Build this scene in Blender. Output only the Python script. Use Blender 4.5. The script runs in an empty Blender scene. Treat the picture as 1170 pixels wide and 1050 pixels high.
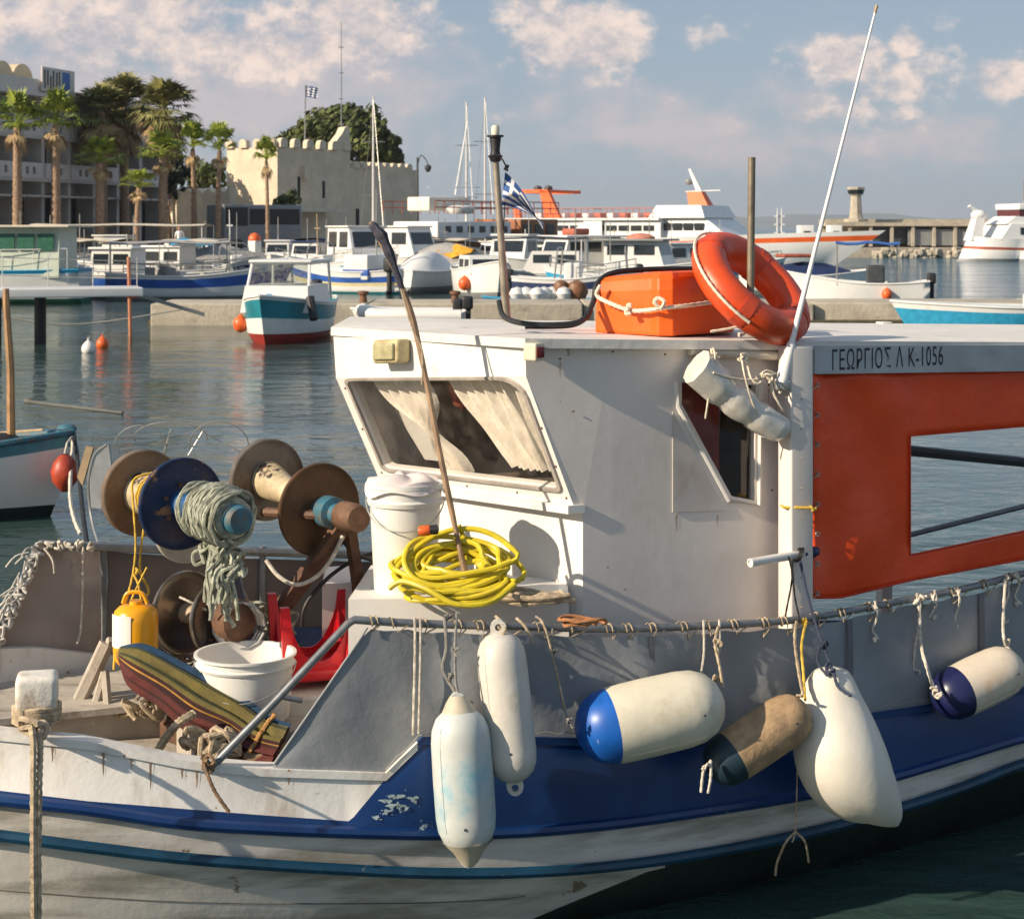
import bpy, bmesh, math, random
from mathutils import Vector as V, Matrix
R=math.radians; rnd=random.Random(7)
sc=bpy.context.scene; COL=sc.collection
# ---------------- camera
H=2.9; F=2000.0; CX=585.0; HY=260.0
cd=bpy.data.cameras.new('camera'); cam=bpy.data.objects.new('camera',cd); COL.objects.link(cam); sc.camera=cam
cam.location=(0,0,H); cam.rotation_euler=(R(90),0,0)
cd.sensor_width=36; cd.sensor_fit='HORIZONTAL'; cd.lens=36*F/1170; cd.shift_y=-265/1170
cd.clip_start=.1; cd.clip_end=30000
cd.dof.use_dof=True; cd.dof.focus_distance=7.6; cd.dof.aperture_fstop=9
# ---------------- sky and sun
SUN_EL=27; SUN_AZ=27          # azimuth: degrees from -X towards the camera
sdir=V((-math.cos(R(SUN_AZ))*math.cos(R(SUN_EL)),-math.sin(R(SUN_AZ))*math.cos(R(SUN_EL)),math.sin(R(SUN_EL))))
sl=bpy.data.lights.new('sun','SUN'); sl.energy=5.0; sl.angle=R(.6); sl.color=(1,.85,.66)
so=bpy.data.objects.new('sun',sl); COL.objects.link(so); so.rotation_euler=sdir.to_track_quat('Z','Y').to_euler()
w=bpy.data.worlds.new('World'); sc.world=w; w.use_nodes=True; nt=w.node_tree; nt.nodes.clear()
def N(t,nt,**k):
    n=nt.nodes.new(t)
    for a,b in k.items():
        if a=='inp':
            for i,v in b.items(): n.inputs[i].default_value=v
        else: setattr(n,a,b)
    return n
def mth(nt,op,a,b=None,c=None,clamp=False):
    n=nt.nodes.new('ShaderNodeMath'); n.operation=op; n.use_clamp=clamp
    for i,v in enumerate((a,b,c)):
        if v is None: continue
        if isinstance(v,(int,float)): n.inputs[i].default_value=v
        else: nt.links.new(v,n.inputs[i])
    return n.outputs[0]
def mixc(nt,f,a,b,mode='MIX'):
    n=nt.nodes.new('ShaderNodeMix'); n.data_type='RGBA'; n.blend_type=mode
    for k,v in ((0,f),(6,a),(7,b)):
        if isinstance(v,(int,float)): n.inputs[k].default_value=v
        elif isinstance(v,tuple): n.inputs[k].default_value=(*v[:3],1)
        else: nt.links.new(v,n.inputs[k])
    return n.outputs[2]
def ramp(nt,f,a,b):
    n=nt.nodes.new('ShaderNodeMapRange'); n.interpolation_type='SMOOTHSTEP'
    n.inputs[1].default_value=a; n.inputs[2].default_value=b; nt.links.new(f,n.inputs[0]); return n.outputs[0]
sky=N('ShaderNodeTexSky',nt,sky_type='NISHITA',sun_disc=False,sun_elevation=R(SUN_EL),sun_rotation=R(270-SUN_AZ),altitude=0,air_density=1.0,dust_density=1.2,ozone_density=1.2)
tc=N('ShaderNodeTexCoord',nt); dirv=tc.outputs['Generated']
def noise(nt,vec,scale,detail=5,rough=.55,sx=(1,1,1),dist=0):
    mp=N('ShaderNodeMapping',nt); mp.inputs['Scale'].default_value=sx; nt.links.new(vec,mp.inputs[0])
    n=N('ShaderNodeTexNoise',nt); n.inputs['Scale'].default_value=scale; n.inputs['Detail'].default_value=detail
    n.inputs['Roughness'].default_value=rough; n.inputs['Distortion'].default_value=dist; nt.links.new(mp.outputs[0],n.inputs[0]); return n.outputs[0]
nz=noise(nt,dirv,42,8,.6,(1,1,1.35)); nz2=noise(nt,dirv,9,4,.5,(1,1,3)); nz3=noise(nt,dirv,120,5,.65,(1,1,1.2))
def skyblobs(bl):
    tot=None
    for px,py,rx,ry,am in bl:
        c=V(((px-CX)/F,1,(HY-py)/F)).normalized()
        s=N('ShaderNodeVectorMath',nt,operation='SUBTRACT'); nt.links.new(dirv,s.inputs[0]); s.inputs[1].default_value=c
        m=N('ShaderNodeVectorMath',nt,operation='MULTIPLY'); nt.links.new(s.outputs[0],m.inputs[0]); m.inputs[1].default_value=(F/rx,F/rx,F/ry)
        l=N('ShaderNodeVectorMath',nt,operation='LENGTH'); nt.links.new(m.outputs[0],l.inputs[0])
        b=mth(nt,'MULTIPLY',ramp(nt,l.outputs['Value'],1.25,0),am)
        tot=b if tot is None else mth(nt,'MAXIMUM',tot,b)
    return tot
hard=skyblobs([(1030,95,110,50,.5),(820,40,60,22,.4),(230,55,140,45,.66),(655,45,95,62,.85),(612,12,60,40,.6),(700,45,62,45,.75),(965,70,75,42,.68),(1035,50,30,36,.52),(1150,90,60,34,.6),(400,25,130,70,.72),(120,15,240,65,.72),(300,60,150,60,.6),(430,45,40,60,.62),(160,50,130,35,.5),(1010,130,90,26,.42)])
soft=skyblobs([(760,150,200,34,.75),(960,165,160,26,.6),(250,120,280,60,.85),(90,110,160,60,.7),(720,135,140,60,.6),(330,90,300,110,.75),(60,60,200,70,.6),(920,120,150,60,.45),(1080,160,170,50,.6),(850,170,200,50,.6),(150,150,260,60,.6),(520,170,160,50,.3),(640,110,90,60,.5)])
hm=mth(nt,'ADD',hard,mth(nt,'MULTIPLY',mth(nt,'ADD',nz,-.5),1.25)); hm=mth(nt,'ADD',hm,mth(nt,'MULTIPLY',mth(nt,'ADD',nz3,-.5),.28))
hmask=ramp(nt,hm,.12,.55)
sm=mth(nt,'ADD',soft,mth(nt,'MULTIPLY',mth(nt,'ADD',nz,-.5),1.3)); smask=mth(nt,'MULTIPLY',ramp(nt,sm,.12,.8),.85)
gen=mth(nt,'MULTIPLY',ramp(nt,nz2,.5,.75),.35)
sx=N('ShaderNodeSeparateXYZ',nt); nt.links.new(dirv,sx.inputs[0])
lowt=ramp(nt,sx.outputs[2],.0,.2)
base=mixc(nt,lowt,(2.0,2.45,3.0),(1.65,2.15,2.85))
skyc=mixc(nt,.85,sky.outputs[0],base)
lit=ramp(nt,mth(nt,'ADD',nz,mth(nt,'MULTIPLY',nz3,.35)),.5,.86)
c1=mixc(nt,gen,skyc,(3.0,3.1,3.4))
c2=mixc(nt,smask,c1,(3.7,3.3,3.4))
cl=mixc(nt,lit,(3.3,3.1,3.3),(6.2,5.0,4.3))
c3=mixc(nt,mth(nt,'MULTIPLY',hmask,.88),c2,cl)
bg=N('ShaderNodeBackground',nt,inp={1:.125}); nt.links.new(c3,bg.inputs[0])
wo=N('ShaderNodeOutputWorld',nt); nt.links.new(bg.outputs[0],wo.inputs[0])
sc.view_settings.view_transform='Standard'; sc.view_settings.look='None'; sc.view_settings.exposure=0.42; sc.view_settings.gamma=1
sc.render.engine='CYCLES'
# ---------------- helpers
def P(px,py,D): return V(((px-CX)/F*D,D,H-(py-HY)/F*D))
def XZ(px,D,z): return V(((px-CX)/F*D,D,z))
def itp(tab,x):
    if x<=tab[0][0]: return tab[0][1]
    for (a,b),(c,d) in zip(tab,tab[1:]):
        if x<=c: return b+(d-b)*(x-a)/(c-a)
    return tab[-1][1]
def sitp(tab,x):          # smooth (catmull) interpolation
    n=len(tab)
    if x<=tab[0][0]: return tab[0][1]
    if x>=tab[-1][0]: return tab[-1][1]
    for i in range(n-1):
        if x<=tab[i+1][0]: break
    def sl(j):
        if j==0: return (tab[1][1]-tab[0][1])/(tab[1][0]-tab[0][0])
        if j==n-1: return (tab[-1][1]-tab[-2][1])/(tab[-1][0]-tab[-2][0])
        return (tab[j+1][1]-tab[j-1][1])/(tab[j+1][0]-tab[j-1][0])
    a,b=tab[i],tab[i+1]; h=b[0]-a[0]; t=(x-a[0])/h
    return (2*t**3-3*t*t+1)*a[1]+(t**3-2*t*t+t)*h*sl(i)+(-2*t**3+3*t*t)*b[1]+(t**3-t*t)*h*sl(i+1)
MATS={}
def mat(name,col,rough=.55,metal=0,var=.12,vs=6,dirt=None,damt=.5,ds=5,dst=(1,1,1),bump=0,bs=40,spec=.5,chip=None,camt=.6,cs=14,alpha=None,emit=None):
    """paint / stone / cloth: base colour with noise variation, soft dirt, hard edged chips, bump"""
    if name in MATS: return MATS[name]
    m=bpy.data.materials.new(name); m.use_nodes=True; t=m.node_tree; b=t.nodes['Principled BSDF']
    g=N('ShaderNodeTexCoord',t).outputs['Object']
    n1=noise(t,g,vs,5,.6)
    c=mixc(t,ramp(t,n1,.3,.7),tuple(x*(1-var) for x in col),tuple(min(1,x*(1+var)) for x in col))
    if dirt:
        n2=noise(t,g,ds,7,.65,dst); c=mixc(t,mth(t,'MULTIPLY',ramp(t,n2,.62-.25*damt,.85-.2*damt),min(1,.35+damt*.6)),c,dirt)
    if chip:
        n3=noise(t,g,cs,8,.7); c=mixc(t,ramp(t,n3,.69-.16*camt,.715-.16*camt),c,chip)
    t.links.new(c,b.inputs['Base Color'])
    b.inputs['Roughness'].default_value=rough; b.inputs['Metallic'].default_value=metal; b.inputs['Specular IOR Level'].default_value=spec
    if rough<.9:
        r=mth(t,'ADD',mth(t,'MULTIPLY',mth(t,'ADD',n1,-.5),.3),rough,clamp=True); t.links.new(r,b.inputs['Roughness'])
    if bump:
        n4=noise(t,g,bs,4,.6); bp=N('ShaderNodeBump',t,inp={'Strength':1.0,'Distance':bump}); t.links.new(n4,bp.inputs['Height']); t.links.new(bp.outputs[0],b.inputs['Normal'])
    if emit: b.inputs['Emission Color'].default_value=(*emit,1); b.inputs['Emission Strength'].default_value=1
    MATS[name]=m; return m
def glassmat(name,tint=(.55,.6,.6),gl=.25,dirt=.1):
    if name in MATS: return MATS[name]
    m=bpy.data.materials.new(name); m.use_nodes=True; t=m.node_tree; t.nodes.clear()
    tr=N('ShaderNodeBsdfTransparent',t,inp={0:(*tint,1)}); g=N('ShaderNodeBsdfGlossy',t,inp={'Roughness':.05}); d=N('ShaderNodeBsdfDiffuse',t,inp={0:(.45,.4,.33,1)})
    fr=N('ShaderNodeLayerWeight',t,inp={0:.5}); f=mth(t,'ADD',mth(t,'MULTIPLY',mth(t,'POWER',fr.outputs['Facing'],4.0),.8),.03+gl*.08,clamp=True)
    m1=N('ShaderNodeMixShader',t); t.links.new(f,m1.inputs[0]); t.links.new(tr.outputs[0],m1.inputs[1]); t.links.new(g.outputs[0],m1.inputs[2])
    n=noise(t,N('ShaderNodeTexCoord',t).outputs['Object'],9,6,.7)
    m2=N('ShaderNodeMixShader',t); t.links.new(mth(t,'MULTIPLY',ramp(t,n,.35,.75),dirt*2,clamp=True),m2.inputs[0]); t.links.new(m1.outputs[0],m2.inputs[1]); t.links.new(d.outputs[0],m2.inputs[2])
    o=N('ShaderNodeOutputMaterial',t); t.links.new(m2.outputs[0],o.inputs[0]); MATS[name]=m; return m
class MB:
    def __init__(s): s.v=[]; s.f=[]; s.m=[]; s.sm=[]; s.cm=0
    def add(s,vs,fs,smooth=False):
        o=len(s.v); s.v+= [V(x) for x in vs]
        for f in fs: s.f.append([i+o for i in f]); s.m.append(s.cm); s.sm.append(smooth)
        return s
    def box(s,c,size,rot=None,rz=0):
        M=rot if rot is not None else Matrix.Rotation(rz,3,'Z'); c=V(c); h=V(size)/2
        vs=[c+M@V((x*h.x,y*h.y,z*h.z)) for x in(-1,1) for y in(-1,1) for z in(-1,1)]
        return s.add(vs,[(0,1,3,2),(4,6,7,5),(0,4,5,1),(2,3,7,6),(0,2,6,4),(1,5,7,3)])
    def bbox(s,c,size,rz=0,bev=.01,M=None):
        """box with chamfered edges"""
        M=M if M is not None else Matrix.Rotation(rz,3,'Z'); c=V(c); h=V(size)/2; b=min(bev,h.x*.9,h.y*.9,h.z*.9)
        bm=bmesh.new(); bmesh.ops.create_cube(bm,size=1)
        for q in bm.verts: q.co=V((q.co.x*size[0],q.co.y*size[1],q.co.z*size[2]))
        bmesh.ops.bevel(bm,geom=list(bm.edges),offset=b,segments=3,affect='EDGES',profile=.6)
        bm.verts.index_update(); vs=[c+M@q.co for q in bm.verts]; fs=[[q.index for q in f.verts] for f in bm.faces]; bm.free()
        return s.add(vs,fs,True)
    def hexa(s,p): # 8 pts: bottom 4, top 4
        return s.add(p,[(3,2,1,0),(4,5,6,7),(0,1,5,4),(1,2,6,5),(2,3,7,6),(3,0,4,7)])
    def tube(s,pts,r,seg=8,cap=True,radii=None,closed=False):
        pts=[V(p) for p in pts]; n=len(pts); rings=[]; up=None
        for i,p in enumerate(pts):
            a=pts[(i-1)%n] if (closed or i>0) else p; b=pts[(i+1)%n] if (closed or i<n-1) else p
            t=(b-a); t=t.normalized() if t.length>1e-9 else V((0,0,1))
            if up is None: up=V((0,0,1)) if abs(t.z)<.9 else V((1,0,0))
            x=up-t*up.dot(t); x=x.normalized() if x.length>1e-6 else t.orthogonal().normalized(); up=x; y=t.cross(x)
            rr=radii[i] if radii else r
            rings.append([p+(x*math.cos(k*2*math.pi/seg)+y*math.sin(k*2*math.pi/seg))*rr for k in range(seg)])
        vs=[q for rg in rings for q in rg]; fs=[]
        for i in range(n if closed else n-1):
            j=(i+1)%n
            for k in range(seg): l=(k+1)%seg; fs.append((i*seg+k,i*seg+l,j*seg+l,j*seg+k))
        s.add(vs,fs,True)
        if cap and not closed:
            o=len(s.v)-len(vs); s.f.append([o+k for k in range(seg)][::-1]); s.f.append([o+(n-1)*seg+k for k in range(seg)]); s.m+=[s.cm]*2; s.sm+=[False]*2
        return s
    def lathe(s,o,d,prof,seg=24,smooth=True):
        """prof: (distance along d, radius)"""
        o=V(o); d=V(d).normalized(); x=d.orthogonal().normalized(); y=d.cross(x)
        vs=[];fs=[]
        for t,r in prof: vs+=[o+d*t+(x*math.cos(k*2*math.pi/seg)+y*math.sin(k*2*math.pi/seg))*max(r,1e-5) for k in range(seg)]
        for i in range(len(prof)-1):
            for k in range(seg): l=(k+1)%seg; fs.append((i*seg+k,i*seg+l,(i+1)*seg+l,(i+1)*seg+k))
        return s.add(vs,fs,smooth)
    def grid(s,rows,smooth=True,closed=False):
        n=len(rows[0]); vs=[p for r in rows for p in r]; fs=[]
        for i in range(len(rows)-1):
            for k in range(n if closed else n-1): l=(k+1)%n; fs.append((i*n+k,i*n+l,(i+1)*n+l,(i+1)*n+k))
        return s.add(vs,fs,smooth)
    def poly(s,pts): return s.add(pts,[tuple(range(len(pts)))])
    def prism(s,pts,ext):
        n=len(pts); e=V(ext); vs=[V(p) for p in pts]+[V(p)+e for p in pts]
        return s.add(vs,[tuple(range(n))[::-1],tuple(range(n,2*n))]+[(i,(i+1)%n,n+(i+1)%n,n+i) for i in range(n)])
    def ring(s,outer,inner,ext=None):
        n=len(outer); s.add(list(outer)+list(inner),[(i,(i+1)%n,n+(i+1)%n,n+i) for i in range(n)])
        if ext is not None:
            e=V(ext); s.add([V(p)+e for p in outer]+[V(p)+e for p in inner],[(i,n+i,n+(i+1)%n,(i+1)%n) for i in range(n)])
            for L in (outer,inner): s.add(list(L)+[V(p)+e for p in L],[(i,(i+1)%n,n+(i+1)%n,n+i) for i in range(n)])
        return s
    def ball(s,c,r,seg=14,sc=(1,1,1),M=None):
        c=V(c); vs=[];k=seg//2; M=M or Matrix.Identity(3)
        for i in range(k+1):
            a=math.pi*i/k
            for j in range(seg): b=2*math.pi*j/seg; vs.append(c+M@V((math.sin(a)*math.cos(b)*r*sc[0],math.sin(a)*math.sin(b)*r*sc[1],math.cos(a)*r*sc[2])))
        return s.add(vs,[(i*seg+j,(i+1)*seg+j,(i+1)*seg+(j+1)%seg,i*seg+(j+1)%seg) for i in range(k) for j in range(seg)],True)
    def build(s,name,m,parent=None,origin=None,merge=True):
        me=bpy.data.meshes.new(name)
        if parent is not None: o0=ORG[parent.name]
        elif origin is not None: o0=V(origin)
        else:
            xs=[p.x for p in s.v]; ys=[p.y for p in s.v]; zs=[p.z for p in s.v]; o0=V(((min(xs)+max(xs))/2,(min(ys)+max(ys))/2,min(zs)))
        me.from_pydata([tuple(p-o0) for p in s.v],[],s.f); me.update()
        ms=m if isinstance(m,(list,tuple)) else [m]
        for q in ms: me.materials.append(q)
        me.polygons.foreach_set('material_index',s.m); me.polygons.foreach_set('use_smooth',s.sm)
        if merge and len(s.f)<60000:
            bm=bmesh.new(); bm.from_mesh(me); bmesh.ops.remove_doubles(bm,verts=bm.verts,dist=1e-5); bmesh.ops.recalc_face_normals(bm,faces=bm.faces); bm.to_mesh(me); bm.free()
        if any(s.sm): me.set_sharp_from_angle(angle=R(42))
        o=bpy.data.objects.new(name,me); COL.objects.link(o)
        if parent is None: o.location=o0
        else: o.parent=parent
        ORG[o.name]=o0; return o
ORG={}
def tag(o,label=None,cat=None,group=None,kind=None):
    if label: o['label']=label
    if cat: o['category']=cat
    if group: o['group']=group
    if kind: o['kind']=kind
    return o
def thing(name,label,cat,loc,group=None):
    o=bpy.data.objects.new(name,None); COL.objects.link(o); o.location=loc; o.empty_display_size=.2; ORG[o.name]=V(loc); return tag(o,label,cat,group)
KIDS={}
def copytree(o,parent=None):
    c=o.copy(); COL.objects.link(c); c.parent=parent
    for ch in [x for x in COL.objects if x.parent==o]: copytree(ch,c)
    return c
def place(o,loc,rz=0,s=1,label=None):
    o.location=loc; o.rotation_euler=(0,0,rz); o.scale=(s,s,s) if isinstance(s,(int,float)) else s
    if label: o['label']=label
    return o
def curve(pts,n=8):
    """catmull rom through points"""
    pts=[V(p) for p in pts]; out=[]
    for i in range(len(pts)-1):
        a=pts[max(i-1,0)]; b=pts[i]; c=pts[i+1]; d=pts[min(i+2,len(pts)-1)]
        for k in range(n):
            t=k/n; out.append(.5*((2*b)+(c-a)*t+(2*a-5*b+4*c-d)*t*t+(3*b-a-3*c+d)*t**3))
    out.append(pts[-1]); return out
def rope(mb,pts,r,n=6,sag=0,tw=True):
    """laid rope: a tube with wavy thickness"""
    c=curve(pts,n)
    if sag: 
        L=len(c)-1
        for i,p in enumerate(c): c[i]=p-V((0,0,sag*4*(i/L)*(1-i/L)))
    rr=[r*(1+(.16 if i%2 else -.1)) for i in range(len(c))] if tw else None
    return mb.tube(c,r,6,True,rr)
def blob(mb,c,r,n,tr,rn=rnd):
    """tangle of rope turns round a point: a knot"""
    c=V(c); pts=[]
    for i in range(n): pts.append(c+V((rn.uniform(-1,1)*r,rn.uniform(-.7,.7)*r,rn.uniform(-1,1)*r)))
    return mb.tube(curve(pts,5),tr,6)
# ---------------- palette
WHITE=mat('white_paint',(.74,.71,.66),.45,var=.05,vs=4,dirt=(.45,.38,.3),damt=.25,ds=7,bump=.0006,bs=60)
GWHITE=mat('boat_white',(.72,.71,.68),.35,var=.05,vs=.8,dirt=(.4,.36,.3),damt=.2,ds=1.5)
SHIPW=mat('ship_white',(.78,.77,.74),.4,var=.04,vs=.3,dirt=(.5,.42,.33),damt=.12,ds=.5,dst=(1,1,.3))
ORANGE=mat('ship_orange',(.78,.13,.02),.5,var=.1,vs=1)
BLUE=mat('boat_blue',(.02,.09,.36),.4,var=.2,vs=1.2,chip=(.4,.4,.4),camt=.3,cs=3)
LBLUE=mat('light_blue',(.03,.3,.5),.4,var=.15)
TEAL=mat('boat_teal',(.02,.2,.25),.45,var=.2,vs=1.5)
RED=mat('boat_red',(.3,.03,.02),.5,var=.2)
REDR=mat('dull_red_paint',(.36,.09,.05),.6,var=.2,vs=2)
BLACK=mat('black_rubber',(.015,.015,.017),.55,var=.2)
DARK=mat('dark_grey',(.045,.05,.055),.5,var=.2)
GREY=mat('grey_paint',(.22,.23,.23),.5,var=.1,vs=2,dirt=(.12,.1,.08),damt=.3)
GLASS=mat('window_dark',(.015,.02,.024),.1,var=.2,spec=.8)
WOOD=mat('brown_wood',(.2,.085,.035),.55,var=.3,vs=3,dirt=(.06,.03,.02),damt=.4)
TANW=mat('tan_wood',(.42,.3,.18),.6,var=.2,vs=5)
METAL=mat('galvanised',(.42,.41,.38),.4,metal=.7,var=.15,vs=8,dirt=(.2,.13,.08),damt=.3)
CLOTHG=mat('grey_cloth',(.3,.29,.28),.85,var=.15,vs=3,bump=.004,bs=8)
CREAM=mat('cream_canvas',(.62,.55,.43),.85,var=.1,vs=2)
BUOYR=mat('orange_buoy',(.75,.12,.02),.45,var=.15,vs=8)
CONC=mat('concrete',(.42,.37,.29),.9,var=.14,vs=1.2,dirt=(.2,.17,.13),damt=.45,ds=1.6,dst=(1,1,2.5),bump=.02,bs=8)
CONCD=mat('wet_concrete',(.09,.08,.045),.5,var=.3,vs=3)
STONE=mat('castle_stone',(.64,.54,.4),.9,var=.1,vs=.8,dirt=(.5,.43,.32),damt=.35,ds=.6,dst=(1,1,.35),bump=.06,bs=3)
# ---------------- water
def water():
    m=bpy.data.materials.new('sea_water'); m.use_nodes=True; t=m.node_tree; b=t.nodes['Principled BSDF']
    g=N('ShaderNodeTexCoord',t).outputs['Object']
    big=noise(t,g,.035,3,.5,(1,2.2,1)); 
    c=mixc(t,ramp(t,big,.3,.7),(.03,.06,.052),(.036,.07,.066))
    sp=N('ShaderNodeSeparateXYZ',t); t.links.new(g,sp.inputs[0]); sea=mth(t,'MULTIPLY',ramp(t,sp.outputs[1],56,85),ramp(t,mth(t,'SUBTRACT',sp.outputs[0],mth(t,'MULTIPLY',sp.outputs[1],.06)),0,12))
    c=mixc(t,sea,c,(.02,.095,.15)); t.links.new(mth(t,'SUBTRACT',.5,mth(t,'MULTIPLY',sea,.36)),b.inputs['Specular IOR Level']); t.links.new(c,b.inputs['Base Color'])  # open sea: bluer base and weaker specular stand in for reflected higher sky
    b.inputs['Roughness'].default_value=.07; b.inputs['IOR'].default_value=1.33; a=noise(t,g,.85,3,.5,(1,1.5,1),.4); d=noise(t,g,3.1,3,.55,(1,1.5,1),.6); e=noise(t,g,10,2,.5,(1,1.4,1))
    h=mth(t,'ADD',mth(t,'MULTIPLY',a,.055),mth(t,'ADD',mth(t,'MULTIPLY',d,.015),mth(t,'MULTIPLY',e,.0035)))
    # wind patches: rippled and calmer water
    h=mth(t,'MULTIPLY',h,mth(t,'ADD',mth(t,'MULTIPLY',ramp(t,noise(t,g,.06,2,.5,(1,3,1)),.35,.65),.8),.45))
    h=mth(t,'MULTIPLY',h,mth(t,'ADD',mth(t,'MULTIPLY',sea,4.5),1.0))
    bp=N('ShaderNodeBump',t,inp={'Strength':1.0,'Distance':1.0}); t.links.new(h,bp.inputs['Height']); t.links.new(bp.outputs[0],b.inputs['Normal'])
    mb=MB(); mb.add([(-9000,-60,0),(9000,-60,0),(9000,14000,0),(-9000,14000,0)],[(0,1,2,3)])
    tag(mb.build('sea_water',m,None,(0,0,0)),kind='structure')
water()
# distant coast
hm_=mat('far_hills_scrub',(.13,.15,.15),.95,var=.2,vs=.003)
mb=MB(); xs=list(range(-400,5200,100)); hs=[max(8,45+20*math.sin(x*.0013+1)+12*math.sin(x*.0051)+5*math.sin(x*.017)) if x>-200 else 14 for x in xs]
hs=[h*min(1,max(.12,(x+600)/1500)) for x,h in zip(xs,hs)]
mb.grid([[V((x,6600,-2)) for x in xs],[V((x,6900,h*.55)) for x,h in zip(xs,hs)],[V((x,7400,h)) for x,h in zip(xs,hs)],[V((x,8200,h*.4)) for x,h in zip(xs,hs)],[V((x,8600,-2)) for x in xs]])
tag(mb.build('distant_hills',hm_),kind='structure')
# quay ground on the left
PAVE=mat('quay_paving',(.34,.3,.25),.9,var=.12,vs=.7,dirt=(.2,.17,.14),damt=.3,ds=.4)
mb=MB(); q=[(-160,100),(-12,100),(-6,150),(4,172),(4,260),(-160,260)]
mb.prism([V((x,y,-1)) for x,y in q],(0,0,2.2)); tag(mb.build('quay_ground',PAVE),kind='structure')
# long concrete pier
PY=51.8
mb=MB()
for x0,x1 in [(-10.7,-4.3),(-4.25,2.1),(2.15,9),(9.05,16),(16.05,24)]:
    d0=PY+.6*(x0+10.7)/20; 
    mb.bbox(((x0+x1)/2,d0+1.6,.22),(x1-x0,3.2,.84),0,.05)
o=mb.build('concrete_pier',CONC); tag(o,'long low weathered concrete pier crossing the harbour behind the cabin roof','pier')
mb=MB()
mb.box((6.6,PY+1.75,.03),(34.8,3.28,.22)); mb.build('algae_band',CONCD,o)
for px in (285,415,520): 
    mb=MB(); c=XZ(px,PY+.8,.64); mb.lathe(c,(0,0,1),[(0,.13),(.22,.1),(.26,.17),(.34,.17),(.36,.02)],12); mb.build('mooring_bollard',mat('rust_iron',(.16,.07,.035),.7,var=.3,vs=4),o)
# ---------------- palms
rp=random.Random(3)
BARK=mat('palm_bark',(.3,.2,.13),.95,var=.35,vs=7,bump=.05,bs=6)
PGREEN=mat('palm_green',(.2,.19,.06),.6,var=.5,vs=1.3)
PBRIGHT=mat('palm_bright',(.22,.27,.03),.55,var=.45,vs=1.6)
PDEAD=mat('palm_dead',(.4,.28,.14),.85,var=.4,vs=1.8)
def fan(mb,base,d,L,fr,blades=15,rn=rp):
    d=d.normalized(); side=d.cross(V((0,0,1))); side=side.normalized() if side.length>.05 else V((1,0,0)); upv=side.cross(d)
    hub=base+d*L*.55+V((0,0,-.05*L)); mb.tube([base,base+d*L*.3+V((0,0,.03)),hub],.03,4,False,[.045,.03,.02])
    for i in range(blades):
        a=(i/(blades-1)-.5)*2.5+rn.uniform(-.05,.05); t=d*math.cos(a)+side*math.sin(a)
        l=fr*(.75+.25*math.cos(a))*rn.uniform(.85,1.1); tip=hub+t*l+V((0,0,-.28*l*rn.uniform(.5,1.4))); mid=hub+t*l*.55+upv*.05
        wv=(side*math.cos(a)-d*math.sin(a))*l*.065
        mb.add([hub,mid-wv,tip,mid+wv],[(0,1,2,3)])
def palm(kind,h,label,group):
    t=thing('palm_tree',label,'palm tree',(0,0,0),group)
    mb=MB(); n=int(h*5); ln=rp.uniform(-.3,.3)
    pts=[V((ln*(i/n)**2,0,h*i/n)) for i in range(n+1)]; r0={'tall':.27,'stout':.34,'slim':.22}[kind]
    rad=[r0*(1.25-.45*(i/n) if i>2 else 1.35)*(1.08 if i%2 else .94)*rp.uniform(.95,1.05) for i in range(n+1)]
    mb.tube(pts,r0,10,True,rad); mb.build('trunk',BARK,t)
    top=pts[-1]; mb=MB(); mb2=MB()
    if kind=='tall':
        for i in range(58):
            az=i*2.399+rp.uniform(-.2,.2); el=R(rp.uniform(-25,88)); fan(mb,top+V((0,0,rp.uniform(-.3,.3))),V((math.cos(az)*math.cos(el),math.sin(az)*math.cos(el),math.sin(el))),2.1*rp.uniform(.8,1.2),1.4)
        for i in range(44):
            az=i*2.399; el=R(rp.uniform(-80,-25)); fan(mb2,top+V((0,0,-rp.uniform(.1,1.6))),V((math.cos(az)*math.cos(el),math.sin(az)*math.cos(el),math.sin(el))),1.9,1.2)
    else:
        s=1.0 if kind=='stout' else .8
        for i in range(26):
            az=i*2.399+rp.uniform(-.2,.2); el=R(rp.uniform(0,88)); fan(mb,top+V((0,0,rp.uniform(-.1,.2))),V((math.cos(az)*math.cos(el),math.sin(az)*math.cos(el),math.sin(el))),2.3*s,1.35*s)
        for i in range(7):
            az=i*2.399; el=R(rp.uniform(-60,-25)); fan(mb2,top+V((0,0,-rp.uniform(.0,.3))),V((math.cos(az)*math.cos(el),math.sin(az)*math.cos(el),math.sin(el))),1.2*s,.8*s)
    mb.build('crown',PGREEN if kind=='tall' else PBRIGHT,t,merge=False); mb2.build('dead_fronds',PDEAD,t,merge=False)
    return t
PG='palm trees along the quay'
PB={'tall':palm('tall',10,'-',PG),'stout':palm('stout',7,'-',PG),'slim':palm('slim',6,'-',PG)}; PH={'tall':10,'stout':7,'slim':6}; used=set()
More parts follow.
